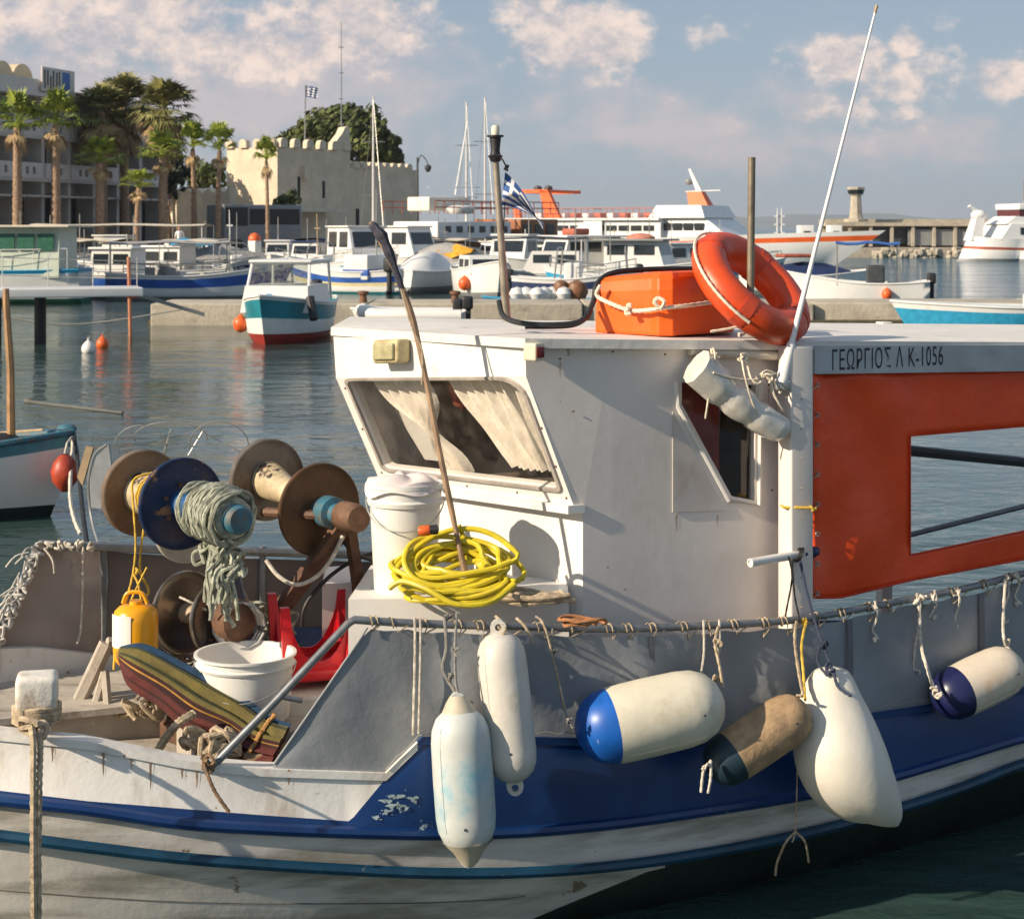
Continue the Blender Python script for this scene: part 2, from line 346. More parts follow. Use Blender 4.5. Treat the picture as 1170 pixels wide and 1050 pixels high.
palms=[ # px, crown base y, D, kind, label
 (118,128,128,'tall','tall palm with a shaggy brown skirt, left one of the three tallest palms'),
 (143,118,132,'tall','tall palm with a shaggy brown skirt, middle one of the three tallest palms'),
 (186,124,126,'tall','tall shaggy palm standing clear on the right of the three tallest palms'),
 (20,146,112,'stout','stout palm with bright green top before the hotel, at the left edge of the photo'),
 (64,143,113,'stout','stout palm with bright green top before the hotel, second from the left edge'),
 (114,186,116,'stout','shorter stout palm with green top below the skirts of the tallest palms'),
 (156,215,110,'slim','lowest young palm with a bright yellow green top, in front of the low cream wall'),
 (186,180,119,'stout','green topped palm straight below the rightmost tall shaggy palm'),
 (222,170,122,'slim','slim dark trunked palm in front of the low cream wall, left one of two'),
 (249,172,121,'slim','slim palm beside the left corner of the castle, right one of two'),
 (306,184,118,'slim','thin palm growing in front of the bright castle wall beside the bus')]
for px,cy,D,k,lab in palms:
    zt=H+(HY-cy)*D/F; s=(zt-1.2)/PH[k]
    t=PB[k] if k not in used else copytree(PB[k]); used.add(k)
    wsc={'tall':1.12,'stout':.82,'slim':.8}[k]*(.72 if px==306 else 1)
    place(t,XZ(px,D,1.2),rp.uniform(0,6.28),(wsc,wsc,s),lab)
# ---------------- broadleaf trees
LEAF=mat('tree_leaf',(.085,.105,.025),.7,var=.6,vs=.5); LEAFD=mat('tree_leaf_dark',(.02,.035,.012),.7,var=.5,vs=.6)
def tree(px,basez,D,lobes,n,ls,label,m,group=None,tp=None):
    c0=XZ(px,D,basez); t=thing('tree',label,'tree',c0,group); rn=random.Random(int(px))
    mb=MB(); top=sum((XZ(a,D,H+(HY-b)*D/F) for a,b,_,_ in lobes),V((0,0,0)))/len(lobes)
    mb.tube([c0,c0.lerp(top,.5),top],.3,8,True,[.45,.32,.1])
    for a,b,_,_ in lobes:
        q=XZ(a,D,H+(HY-b)*D/F); mb.tube([c0.lerp(top,.45),c0.lerp(top,.6).lerp(q,.5),q],.1,6,True,[.22,.14,.05])
    mb.build('trunk',BARK,t)
    mb=MB()
    for a,b,rx,ry in lobes:
        q=XZ(a,D,H+(HY-b)*D/F); rx*=D/F; ry*=D/F
        cl=[]
        for _ in range(26):
            u=V((rn.gauss(0,1),rn.gauss(0,1),rn.gauss(0,1))).normalized()*(.55+.45*rn.random()); cl.append((q+V((u.x*rx,u.y*rx,u.z*ry)),rn.uniform(.22,.42)*rx))
        for _ in range(n//len(lobes)):
            cc,cr=rn.choice(cl); u=V((rn.gauss(0,1),rn.gauss(0,1),rn.gauss(0,1))).normalized()*cr*rn.random()**.4
            p=cc+u; d=(u.normalized()+V((rn.gauss(0,.6),rn.gauss(0,.6),rn.gauss(0,.6)+.3))).normalized(); x=d.orthogonal().normalized()*ls*rn.uniform(.6,1.2); y=d.cross(x).normalized()*ls*rn.uniform(.3,.7)
            mb.add([p-x,p-y,p+x,p+y],[(0,1,2,3)])
    mb.build('crown',m,t,merge=False); return t
tree(388,1.2,172,[(345,165,28,18),(375,148,34,26),(410,150,36,28),(432,170,24,20),(395,170,45,22),(448,182,12,12),(325,168,16,14),(388,140,30,16)],15000,.4,'large rounded dark green tree rising behind the castle',LEAF)
tree(196,1.2,150,[(190,190,22,28),(172,180,24,26),(205,205,16,25),(160,200,20,26)],4500,.28,'dense dark tree behind the tall palms, left of the low cream wall',LEAFD)
tree(236,1.2,160,[(240,198,16,14),(224,208,14,14),(252,208,8,12)],2200,.25,'small mid green tree between the dark tree and the castle',LEAF)
tree(333,1.2,140,[(333,228,14,9),(320,232,8,6)],900,.18,'low green bush on the bus shelter side of the castle wall',LEAF)
# ---------------- castle
def castle():
    K0=(-20.1,150); t=thing('castle','cream stone fortress with swallow shaped battlements behind the bus','castle',(-18,153,1.2))
    p1=XZ(317,150,0); p0=XZ(259,153.7,0); p2=XZ(400,158,0); p3=XZ(476,165,0)
    n=V((.6*-1,.8*1,0)) # not used
    inn=(p2-p1).normalized(); lf=(p0-p1).normalized()
    def zt(py,D): return H+(HY-py)*D/F
    zA=zt(168,150); zB=zt(192,158)
    # main keep
    mb=MB(); back=(p0-p1)
    mb.hexa([V((p.x,p.y,1.0)) for p in (p1,p2,p2+lf*6.4,p0)]+[V((p.x,p.y,zA)) for p in (p1,p2,p2+lf*6.4,p0)])
    mb.build('keep_wall',STONE,t)
    mb=MB(); mb.hexa([V((p.x,p.y,1.0)) for p in (p2+inn*.01,p3,p3+lf*3,p2+lf*3)]+[V((p.x,p.y,zB)) for p in (p2+inn*.01,p3,p3+lf*3,p2+lf*3)]); mb.build('curtain_wall',STONE,t)
    def merlon(c,d,z,wd,h):
        m2=MB(); nn=V((d.y,-d.x,0)); pr=[(-.5,0),(-.5,.55),(-.42,.8),(-.25,.95),(0,1),(.25,.95),(.42,.8),(.5,.55),(.5,0)]
        m2.prism([c+d*a*wd+V((0,0,z+b*h-c.z))-nn*.25 for a,b in pr],nn*.5); m2.build('merlon',STONE,t)
    L=(p2-p1).length
    for i in range(6): merlon(p1+inn*(.6+i*(L-1.2)/5),inn,zA,.9,.8)
    for i in range(4): merlon(p0-lf*(.5+i*1.7),lf,zA,.9,.75)
    L=(p3-p2).length
    for i in range(8): merlon(p2+inn*(.7+i*(L-1.2)/7),inn,zB,.8,.6)
    # corner horn
    mb=MB(); c=p2-inn*1.2; nn=V((inn.y,-inn.x,0))
    mb.prism([c+inn*a+V((0,0,zA+b)) for a,b in ((-1,0),(-.6,.9),(.1,1.5),(.5,2.1),(1.1,2.2),(1.2,0))],lf*.8); mb.build('corner_horn',STONE,t)
    dk=mat('dark_opening',(.03,.03,.03),.9)
    for s_,a,b,w_ in ((.28,4.3,6.3,.25),(.62,4.5,6.0,.25)):
        c=p1+inn*((p2-p1).length*s_); mb=MB(); mb.box((c.x+nn.x*.03,c.y+nn.y*.03,(a+b)/2+1),(w_,.12,b-a),rz=math.atan2(inn.y,inn.x)); mb.build('arrow_slit',dk,t)
    for s_ in (.12,.5,.8):
        c=p2+inn*((p3-p2).length*s_); mb=MB(); mb.box((c.x+nn.x*.03,c.y+nn.y*.03,2.9),(.7,.12,3.4),rz=math.atan2(inn.y,inn.x)); mb.build('doorway',dk,t)
    mb=MB(); c=p1+inn*3.4+nn*.2; mb.box((c.x,c.y,zt(196,150)),(.7,.5,1.2),rz=math.atan2(inn.y,inn.x)); mb.build('wall_lamp',STONE,t)
    # lean-to porch on the shaded side
    mb=MB(); c=p1+inn*3.2+nn*1.2; mb.box((c.x,c.y,4.4),(6.2,2.4,.35),rz=math.atan2(inn.y,inn.x)); mb.build('porch_roof',CREAM,t)
castle()
def lowwall():
    mb=MB(); a=XZ(180,153,0); b=XZ(262,142,0); d=(b-a).normalized(); n=V((d.y,-d.x,0)); L=(b-a).length
    top=[]; k=14
    for i in range(k+1): top.append((L*i/k, H+(HY-(222 if i%2 else 216))*149/F-.0))
    pts=[a+V((0,0,1))]+[a+d*s+V((0,0,z)) for s,z in top]+[b+V((0,0,1))]
    mb.prism(pts,n*-.6); tag(mb.build('boundary_wall',STONE),'low cream boundary wall with pointed crest between the palms and the castle','wall')
lowwall()
# ---------------- hotel
def hotel():
    t=thing('hotel_building','grey beige hotel with balconies, arcade and arched white parapet behind the palms','building',XZ(90,130,1.2))
    W_=mat('hotel_plaster',(.5,.46,.42),.9,var=.08,vs=.5,dirt=(.22,.19,.17),damt=.3,ds=.6); W2=mat('hotel_white',(.6,.56,.52),.9,var=.06,vs=.6)
    TN=mat('hotel_sand_gable',(.55,.45,.3),.9,var=.1)
    a=XZ(-90,110,0); b=XZ(185,141,0); d=(b-a).normalized(); n=V((d.y,-d.x,0)); L=(b-a).length; rz=math.atan2(d.y,d.x)
    def bx(m,s0,s1,o0,o1,z0,z1): c=a+d*(s0+s1)/2+n*(o0+o1)/2; m.box((c.x,c.y,(z0+z1)/2),(s1-s0,o1-o0,z1-z0),rz=rz)
    mb=MB(); bx(mb,0,L,-12,-1.5,1.0,13.0); mb.build('wall',W_,t)
    bays=9; bw=L/bays
    for z in (6.1,9.1,12.1):
        mb=MB(); bx(mb,0,L,-1.6,.25,z,z+.28); mb.build('floor_slab',W2 if z>12 else W_,t)
    mb=MB()
    for i in range(bays+1): bx(mb,max(0,i*bw-.2),min(L,i*bw+.2),-1.55,0,1.0,12.1)
    mb.build('pier',W_,t)
    shut=mat('blue_shutter',(.03,.1,.2),.5,var=.2); dk=mat('shop_dark',(.02,.02,.025),.3)
    for i in range(bays):
        for z in (6.38,9.38):
            p=MB(); s0=i*bw+.2; s1=(i+1)*bw-.2
            # parapet with two square openings
            bx(p,s0,s1,0,.14,z,z+.25); bx(p,s0,s1,0,.14,z+.75,z+1.05)
            wq=(s1-s0); 
            for u0,u1 in ((0,.3),(.42,.58),(.7,1)): bx(p,s0+wq*u0,s0+wq*u1,0,.14,z+.25,z+.75)
            p.build('balcony_parapet',W2,t)
            q=MB(); c0=s0+wq*.15; bx(q,c0,c0+wq*.65,-1.5,-1.4,z,z+2.25); fr=q.build('window',shut if (i+int(z))%2 else dk,t)
        q=MB(); bx(q,i*bw+.3,(i+1)*bw-.3,-1.5,-1.35,1.2,5.3); q.build('shop_front',dk,t)
        q=MB(); bx(q,i*bw+.1,(i+1)*bw-.1,-.4,.9,5.0,5.15); q.build('awning',W_,t)
    # roof: parapet and arches
    mb=MB(); bx(mb,0,L*.5,-4,.1,12.38,13.3); mb.build('roof_parapet',W2,t)
    mb=MB()
    for s0 in [0,5.5,8.6,11.4,14]:
        wd=5.0 if s0==0 else 2.6; k=10; c=a+d*(s0+wd/2)-n*2.2
        pr=[c+d*math.cos(math.pi*i/k)*wd/2+V((0,0,13.5+math.sin(math.pi*i/k)*1.1)) for i in range(k+1)]
        pr=[c+d*wd/2+V((0,0,12.8))]+pr+[c-d*wd/2+V((0,0,12.8))]
        mb.prism(pr,n*-6)
    mb.build('vaulted_roof',TN,t)
    # roof sign: white board, blue panel, dark strokes (letters not legible)
    mb=MB(); c0=L*.47; bx(mb,c0-1.6,c0+2.8,.3,.4,12.5,14.2); s=mb.build('roof_sign',W2,t)
    mb=MB(); bx(mb,c0+1.1,c0+2.1,.405,.43,12.7,14.0); mb.build('sign_panel',mat('sign_blue',(.03,.12,.4),.5),s)
    mb=MB()
    for k,(u,z0,z1) in enumerate([(-1.35,12.7,14),(-.95,12.9,14),(-.55,12.7,13.6),(-.2,12.8,14),(.25,12.7,13.9),(.6,13,14)]): bx(mb,c0+u,c0+u+.16,.405,.43,z0,z1)
    mb.build('sign_strokes',DARK,s)
hotel()
# ---------------- bus, lamp post, flag pole, antenna mast
def bus():
    a=XZ(256,122,0); b=XZ(345,126,0); d=(b-a).normalized(); n=V((d.y,-d.x,0)); L=(b-a).length; rz=math.atan2(d.y,d.x)
    t=thing('coach','parked grey coach with black window band in front of the castle','bus',(a+b)/2+V((0,0,1.2)))
    def bx(m,s0,s1,o0,o1,z0,z1,bv=.12): c=a+d*(s0+s1)/2+n*(o0+o1)/2; m.bbox((c.x,c.y,(z0+z1)/2),(s1-s0,o1-o0,z1-z0),rz,bv)
    mb=MB(); bx(mb,0,L,-2.5,0,1.5,4.5); mb.build('body',mat('coach_silver',(.2,.21,.22),.35,var=.06),t)
    mb=MB(); bx(mb,.1,1.9,-.1,.03,3.0,4.3,.02); bx(mb,2.05,L-.2,-.1,.03,3.1,4.2,.02); mb.build('window_band',BLACK,t)
    for s in (1.1,L-1.2):
        mb=MB(); c=a+d*s+n*.02+V((0,0,1.65)); mb.lathe(c-n*.2,n,[(0,0),(0,.45),(.2,.45),(.22,.3),(.22,0)],18); mb.build('wheel',BLACK,t)
bus()
def flag_geo(mb,o,dx,dz,w_,h_,amp,drop=0):
    nn=dx.cross(dz).normalized(); cs=20; rs=9
    g=[]
    for j in range(rs+1):
        g.append([o+dx*(w_*i/cs)+dz*(-h_*j/rs)+nn*amp*math.sin(i*.9+j*.3)*(i/cs)+V((0,0,-drop*(i/cs)**1.3)) for i in range(cs+1)])
    for j in range(rs):
        for i in range(cs):
            if j<5 and i<cs*.37:
                mb.cm=1 if (j==2 or 3<=i<=4) else 0
            else: mb.cm=0 if j%2==0 else 1
            mb.add([g[j][i],g[j][i+1],g[j+1][i+1],g[j+1][i]],[(0,1,2,3)],True)
FB=mat('flag_blue',(.04,.1,.28),.8,var=.1); FW=mat('flag_white',(.75,.73,.7),.8,var=.05)
def flagpole():
    c=XZ(348,158,9); t=thing('flagpole','thin flagpole with small blue and white flag above the castle wall','flagpole',c)
    top=P(349,97,158); mb=MB(); mb.tube([c,top],.06,6); mb.build('pole',METAL,t)
    mb=MB(); flag_geo(mb,top+V((0,0,-.1)),V((1,0,0)),V((0,0,1)),1.1,1.0,.12,.2); mb.build('flag',[FB,FW],t)
flagpole()
def mastline(px0,y0,px1,y1,D,r,name,label,cat,m):
    a=P(px0,y0,D); b=P(px1,y1,D); t=thing(name,label,cat,b)
    mb=MB(); mb.tube([b,a],r,6,True,[r*1.3,r*.6]); mb.build('shaft',m,t)
    mb=MB()
    for k in range(1,5): q=b.lerp(a,k/5); mb.box(q,(r*9,r*1.5,r*2))
    mb.build('cross_arms',m,t); return t
mastline(390,25,390,172,160,.05,'radio_mast','hair thin radio antenna mast standing on top of the castle','antenna',GREY)
def lamp():
    c=XZ(477,108,1.2); t=thing('street_lamp','tall black street lamp with hanging lantern at the right end of the castle','street lamp',c)
    mb=MB(); top=P(477,180,108); mb.tube([c,top],.07,8,True,[.12,.06]); hk=P(489,188,108)
    mb.tube(curve([top+V((0,0,-.5)),top+V((.2,0,.1)),P(486,182,108),hk]),.03,6); mb.build('post',DARK,t)
    mb=MB(); mb.lathe(hk,(0,0,-1),[(0,.03),(.1,.2),(.25,.22),(.45,.12),(.5,0)],12); mb.build('lantern',DARK,t)
lamp()
# ---------------- background boats
def boat_loc(px,wy): D=H*F/(wy-HY); return XZ(px,D,0)
def hull_rows(L,B,Hh,bow=.5,transom=.6,sheer=.35,n=18,flare=.82,rake=.12):
    """stations along +x (bow); returns function pt(t,row_h,side)"""
    def st(t):
        if t<.5: b=transom+(1-transom)*math.sin(t/.5*math.pi/2)
        else: b=max(.0,math.cos((t-.5)/.5*math.pi/2))**.65
        return b*B/2
    def zt(t): return Hh+sheer*Hh*(abs(t-.38)/.62)**2*(1 if t>.38 else .6)
    def pt(t,h,sd):      # h: 1 gunwale .. 0 waterline .. <0 below
        b=st(t)*(flare+(1-flare)*max(h,0)**.8) if h>=0 else st(t)*flare*(1+h*1.2)
        x=(t-.5)*L + (rake*L*(h-.2) if t>.8 else 0)*((t-.8)/.2 if t>.8 else 0)
        return V((x,sd*b,zt(t)*h if h>0 else h*.5))
    return pt,zt,st,n
def make_boat(name,label,cat,px,wy,head,L,B,Hh,cols,transom=.6,sheer=.35,group=None,inside=WOOD,flare=.82,rake=.1):
    """cols: list of (row_top, row_bottom, material)"""
    loc=boat_loc(px,wy); t=thing(name,label,cat,(0,0,0),group)
    pt,zt,st,n=hull_rows(L,B,Hh,.5,transom,sheer,flare=flare,rake=rake)
    mb=MB(); ms=[]
    ts=[i/n for i in range(n+1)]
    for h1,h0,m in cols:
        if m not in ms: ms.append(m)
        mb.cm=ms.index(m)
        for sd in (-1,1): mb.grid([[pt(q,h1,sd) for q in ts],[pt(q,(h1+h0)/2,sd) for q in ts],[pt(q,h0,sd) for q in ts]])
        if transom>0: mb.add([pt(0,h1,-1),pt(0,h1,1),pt(0,h0,1),pt(0,h0,-1)],[(0,1,2,3)])
    mb.build('hull',ms,t)
    mb=MB(); mb.grid([[pt(q,.72,-1)*1 for q in ts],[pt(q,.72,1) for q in ts]]); mb.build('deck',inside,t)
    mb=MB(); 
    for sd in (-1,1): mb.tube([pt(q,1.0,sd) for q in ts],.035,6)
    mb.tube([pt(0,1,-1),pt(0,1,1)],.035,6); mb.build('gunwale',cols[0][2],t)
    t['_h']=head; t.location=loc; t.rotation_euler=(0,0,R(head)); return t,pt,zt
def cabin(t,x0,x1,w,z0,z1,m,rake=.25,roof=True,wins=2,over=.12,rm=None,wz=(.5,.85)):
    """wheelhouse from x0 (aft) to x1 (fore) with raked front and framed windows"""
    mb=MB(); y=w/2; h=z1-z0
    f=lambda z:x1-rake*(z-z0)
    mb.hexa([(x0,-y,z0),(x1,-y,z0),(x1,y,z0),(x0,y,z0),(x0,-y*.93,z1),(f(z1),-y*.93,z1),(f(z1),y*.93,z1),(x0,y*.93,z1)])
    c=mb.build('cabin',m,t)
    if roof:
        mb=MB(); mb.bbox(((x0+f(z1))/2,0,z1+.04),(f(z1)-x0+2*over,w*.93+2*over,.09),0,.03); mb.build('roof',rm or m,t)
    a,b=z0+h*wz[0],z0+h*wz[1]
    def yy(z): return y*(1-.07*(z-z0)/h)
    mb=MB(); e=.012
    mb.poly([(f(a)+e,-yy(a)*.86,a),(f(a)+e,yy(a)*.86,a),(f(b)+e,yy(b)*.86,b),(f(b)+e,-yy(b)*.86,b)]); mb.build('windscreen',GLASS,t)
    for i in range(wins):
        s0=x0+(f(b)-x0)*(i+.12)/wins; s1=x0+(f(b)-x0)*(i+.88)/wins
        for sd in(-1,1):
            mb=MB(); mb.poly([(s0,sd*(yy(a)+e),a),(s1,sd*(yy(a)+e),a),(s1,sd*(yy(b)+e),b),(s0,sd*(yy(b)+e),b)]); mb.build('window',GLASS,t)
def awning(t,x0,x1,w,z0,z1,m,leg=METAL,sag=.08):
    mb=MB(); n=6
    mb.grid([[V((x0+(x1-x0)*i/n,w/2*(j/4-.5)*2,z1-sag*((j/4-.5)*2)**2-.04*math.sin(i*1.7))) for j in range(5)] for i in range(n+1)])
    mb.grid([[V((x0+(x1-x0)*i/n,w/2*(j/4-.5)*2,z1-.03-sag*((j/4-.5)*2)**2-.04*math.sin(i*1.7))) for j in range(5)] for i in range(n+1)]); mb.build('awning',m,t)
    for x in (x0+.05,x1-.05):
        for sd in (-1,1): q=MB(); q.tube([(x,sd*w/2*.95,z0),(x,sd*w/2*.95,z1-sag)],.025,6); q.build('awning_post',leg,t)
def rail(t,pts,h,m=METAL,mid=True):
    mb=MB(); up=V((0,0,h)); mb.tube([p+up for p in pts],.02,5)
    if mid: mb.tube([p+up*.5 for p in pts],.013,5)
    for p in pts: mb.tube([p,p+up],.015,5)
    mb.build('railing',m,t)
def outboard(t,x,z,y=0,s=1.0):
    mb=MB(); mb.bbox((x-.2*s,y,z+.35*s),(.34*s,.3*s,.42*s),0,.09*s); mb.bbox((x-.22*s,y,z-.15*s),(.16*s,.12*s,.65*s),0,.04*s); mb.bbox((x-.26*s,y,z-.45*s),(.3*s,.05*s,.1*s),0,.02); mb.build('outboard_motor',BLACK,t)
def mast(t,x,z0,z1,r=.04,y=0,lean=0,m=METAL,stays=None):
    mb=MB(); mb.tube([(x,y,z0),(x+lean,y,z1)],r,7,True,[r,r*.6]); mb.build('mast',m,t)
    if stays:
        q=MB()
        for sx,sy,sz in stays: q.tube([(x+lean,y,z1-.1),(sx,sy,sz)],.012,4)
        q.build('rigging',METAL,t)
def ballfender(t,p,r,m=BUOYR):
    mb=MB(); p=V(p); mb.lathe(p+V((0,0,r*1.35)),(0,0,-1),[(0,.02),(.12*r,.2*r),(.35*r,.5*r),(.7*r,.9*r),(1.35*r,r),(1.9*r,.85*r),(2.25*r,.45*r),(2.4*r,0)],14); mb.build('fender_ball',m,t)
GSTR=mat('boat_green',(.02,.12,.07),.5,var=.2); YEL=mat('yellow_cover',(.6,.3,.02),.6,var=.2); NAVY=mat('navy_cover',(.015,.03,.1),.7,var=.2)
FG='small boats moored across the harbour'
# 1 teal and white boat, bow towards us
t,pt,zt=make_boat('fishing_boat','small white boat with teal upper stripe and orange ball fender, bow on before the pier','boat',331,387,-97,5.2,2.2,.95,[(1,.93,GWHITE),(.93,.55,TEAL),(.55,.22,GWHITE),(.22,-.6,RED)],group=FG,inside=GWHITE,sheer=.3)
cabin(t,-.9,1.6,1.75,.75,1.42,GWHITE,.35,False,0,wz=(.1,.12))
mb=MB()
for sd in(-1,1):
    mb.tube([(1.15,sd*.8,1.4),(.9,sd*.75,1.98),(-1.2,sd*.75,2.0),(-1.3,sd*.8,1.0)],.04,6)
mb.tube([(.9,-.75,1.98),(.9,.75,1.98)],.04,6); mb.build('windscreen_frame',GWHITE,t)
mb=MB(); mb.bbox((-.15,0,2.03),(2.3,1.65,.07),0,.03); mb.build('roof',GWHITE,t)
mb=MB(); mb.poly([(1.12,-.75,1.42),(1.12,.75,1.42),(.93,.72,1.96),(.93,-.72,1.96)]); mb.build('windscreen',glassmat('boat_screen',(.5,.55,.55),.5,.15),t)
ballfender(t,(1.1,-1.0,.42),.2); 
mb=MB(); mb.tube([(1.7,.95,1.15),(1.9,1.1,.6)],.11,8); mb.build('tyre_fender',BLACK,t)
mb=MB(); mb.box((1.5,-.15,1.12),(.03,.14,.2)); mb.build('bow_emblem',LBLUE,t)
rail(t,[pt(q,1,-1) for q in (.55,.75,.92)],.0001,GWHITE,False) if 0 else None
outboard(t,-2.8,.9)
# 2 blue and white caiques in a row on the left
def caique(px,wy,head,L,lab,stripe,over,extra=0,aw=None,name='fishing_boat',cab=True):
    t,pt,zt=make_boat(name,lab,'boat',px,wy,head,L,L*.33,.95,[(1,.86,GWHITE),(.86,.5,stripe),(.5,.15,GWHITE),(.15,-.6,over)],transom=.25,sheer=.55,group=FG,inside=GWHITE)
    if cab: cabin(t,-L*.22,L*.04,L*.2,.75,2.0,GWHITE,.1,True,2)
    mast(t,L*.2,.7,2.6+extra,.04); rail(t,[pt(q,1,1) for q in(.1,.25,.4,.55,.7,.85)],.45); rail(t,[pt(q,1,-1) for q in(.1,.25,.4,.55,.7,.85)],.45)
    if aw: awning(t,-L*.48,-L*.1 if cab else L*.2,L*.28,.9,2.35,aw)
    mb=MB(); rr=random.Random(int(px))
    for k in range(9): mb.bbox((rr.uniform(-.3,.35)*L,rr.uniform(-.1,.1)*L,.95+rr.uniform(0,.2)),(rr.uniform(.2,.6),rr.uniform(.2,.5),rr.uniform(.2,.5)),rr.uniform(0,3),.04)
    mb.build('deck_gear',rr.choice([TANW,CLOTHG,WOOD]),t)
    return t,pt
caique(118,340,165,7.2,'blue striped white caique without awning, left of the tan awning boat',BLUE,GREY,aw=None)
t,_=caique(178,333,160,7.5,'blue striped caique under a sagging tan awning below the lowest palm',BLUE,GREY,aw=CREAM)
t,pt=caique(222,342,12,7.0,'grey white caique with blue sheer stripe, its bow pointing at the teal striped boat',BLUE,GREY,aw=CLOTHG,cab=False)
# white/green cabin boat far left
t,pt,zt=make_boat('cabin_boat','long white boat with green windows and flat cream roof at the left edge','boat',-22,346,178,8.2,3.0,1.25,[(1,.9,LBLUE),(.9,.15,GWHITE),(.15,-.6,GSTR)],transom=.7,sheer=.2,group=FG)
cabin(t,-3.4,1.9,2.5,1.0,2.9,mat('cabin_green_white',(.55,.6,.5),.5,var=.08),.05,True,0,over=.5,rm=CREAM)
for i in range(3):
    for sd in(-1,1):
        mb=MB(); mb.box((-2.9+i*.75,sd*1.26,2.35),(.62,.05,.62)); mb.build('window',GSTR,t)
rail(t,[pt(q,1,1) for q in(.05,.2,.35,.5,.65,.8,.95)],.8,GWHITE); rail(t,[pt(q,1,-1) for q in(.05,.2,.35,.5,.65,.8,.95)],.8,GWHITE)
# long canopied boat behind
t,pt,zt=make_boat('excursion_boat','low boat under a long flat cream canopy on thin posts, behind the blue caiques','boat',130,318,176,12,3.2,1.2,[(1,.5,GWHITE),(.5,-.6,BLUE)],transom=.6,sheer=.3,group=FG)
awning(t,-5.5,4.5,2.9,1.1,3.1,CREAM,GWHITE,.1); cabin(t,-1,1,2.0,1,2.4,GWHITE,.1,True,2)
# blue tarp boat
t,pt,zt=make_boat('covered_boat','boat under a grey cover with bright blue tarp peak, left of the low palm trunk','boat',245,326,14,6.5,2.3,1.0,[(1,.6,GWHITE),(.6,-.6,GREY)],group=FG)
mb=MB(); mb.grid([[V((x,y*1.05*(1-abs(x)/4.2),1.15+(2.1-1.15)*(1-abs(y))*(1-abs(x-.3)/3.6))) for y in (-1,-.6,-.2,0,.2,.6,1)] for x in (-2.8,-1.6,-.4,.5,1.6,2.6)]); mb.build('boat_cover',CLOTHG,t)
mb=MB(); mb.grid([[V((x,y*.75,2.3-.25*abs(y)+.1*math.sin(x*3))) for y in (-1,-.5,0,.5,1)] for x in (-2.2,-1.5,-.8,-.1)]); mb.build('blue_tarp',LBLUE,t)
# small white life ring boat
t,pt,zt=make_boat('dinghy','small white boat with orange domed post behind the teal striped boat','boat',292,322,-120,4.6,1.9,.8,[(1,.3,GWHITE),(.3,-.6,GREY)],group=FG)
mb=MB(); mb.bbox((.2,.1,1.5),(.55,.5,1.4),0,.05); mb.build('console',GWHITE,t); mb=MB(); mb.lathe((.2,.1,2.2),(0,0,1),[(0,.33),(.18,.33),(.35,.2),(.42,0)],12); mb.build('orange_dome',BUOYR,t)
# motor cruisers in the middle
t,pt,zt=make_boat('motor_boat','white wheelhouse boat with large pale windscreen, left of the pair before the castle','boat',412,326,-60,6.8,2.6,1.2,[(1,.25,GWHITE),(.25,-.6,BLUE)],group=FG,inside=GWHITE)
cabin(t,-1.8,1.5,2.1,1.1,2.9,GWHITE,.45,True,2,wz=(.45,.88)); rail(t,[pt(q,1,-1) for q in(.5,.65,.8,.93)],.5); rail(t,[pt(q,1,1) for q in(.5,.65,.8,.93)],.5)
t,pt,zt=make_boat('motor_boat','white wheelhouse boat with small square windows, right of the pair','boat',462,322,-35,6.8,2.6,1.25,[(1,.3,GWHITE),(.3,-.6,NAVY)],group=FG,inside=GWHITE)
cabin(t,-1.5,1.6,2.1,1.1,2.9,GWHITE,.35,True,2,wz=(.5,.85)); mb=MB(); mb.bbox((-2.2,0,1.5),(1.0,1.9,.8),.0,.15); mb.build('blue_cover',NAVY,t)
t,pt,zt=make_boat('fishing_boat','little fishing boat with royal blue band and cream striped hull','boat',398,335,150,5.6,1.9,.95,[(1,.75,GWHITE),(.75,.5,BLUE),(.5,.35,mat('cream_paint',(.65,.55,.3),.5)),(.35,.1,GWHITE),(.1,-.6,TEAL)],transom=.2,sheer=.6,group=FG,inside=LBLUE)
mb=MB(); mb.bbox((-.9,0,1.15),(1.3,1.5,1.1),0,.08); mb.build('fish_box',GWHITE,t); mast(t,-1.5,.7,4.6,.045)
mb=MB(); mb.bbox((-.9,0,.93),(1.34,1.54,.28),0,.02); mb.build('blue_band',BLUE,t)
t,pt,zt=make_boat('speedboat','white speedboat seen from astern with a black outboard motor tilted against its stern','boat',487,334,60,5.2,2.2,.95,[(1,.3,GWHITE),(.3,-.6,GREY)],transom=.9,group=FG,inside=GWHITE)
mb=MB(); mb.grid([[V((x,y*.95*(1-max(0,x)/3),.9+(.95)*(1-y*y)*(1-((x-.2)/2.2)**2))) for y in (-1,-.7,-.35,0,.35,.7,1)] for x in (-1.9,-1.2,-.5,.2,.9,1.6,2.3)]); mb.build('white_cover',GWHITE,t); outboard(t,-2.6,.75,0,1.5)
t,pt,zt=make_boat('covered_boat','boat under a bulging grey cover with a yellow sheet folded on it','boat',512,326,-30,5.2,2.1,.9,[(1,.35,TANW),(.35,-.6,GWHITE)],group=FG)
mb=MB(); mb.grid([[V((x,y*1.1*(1-abs(x)/4),1.0+1.15*(1-y*y)**.7*(1-(x/2.8)**2))) for y in (-1,-.8,-.4,0,.4,.8,1)] for x in (-2.5,-1.6,-.8,0,.8,1.6,2.3)]); mb.build('boat_cover',CLOTHG,t)
mb=MB(); mb.grid([[V((x+.4,y*.5-.35,1.95-.45*abs(y)+.14*math.sin(x*4+y*3))) for y in (-1,-.5,0,.5,1)] for x in (-.6,-.2,.3,.8,1.3)]); mb.build('yellow_sheet',YEL,t)
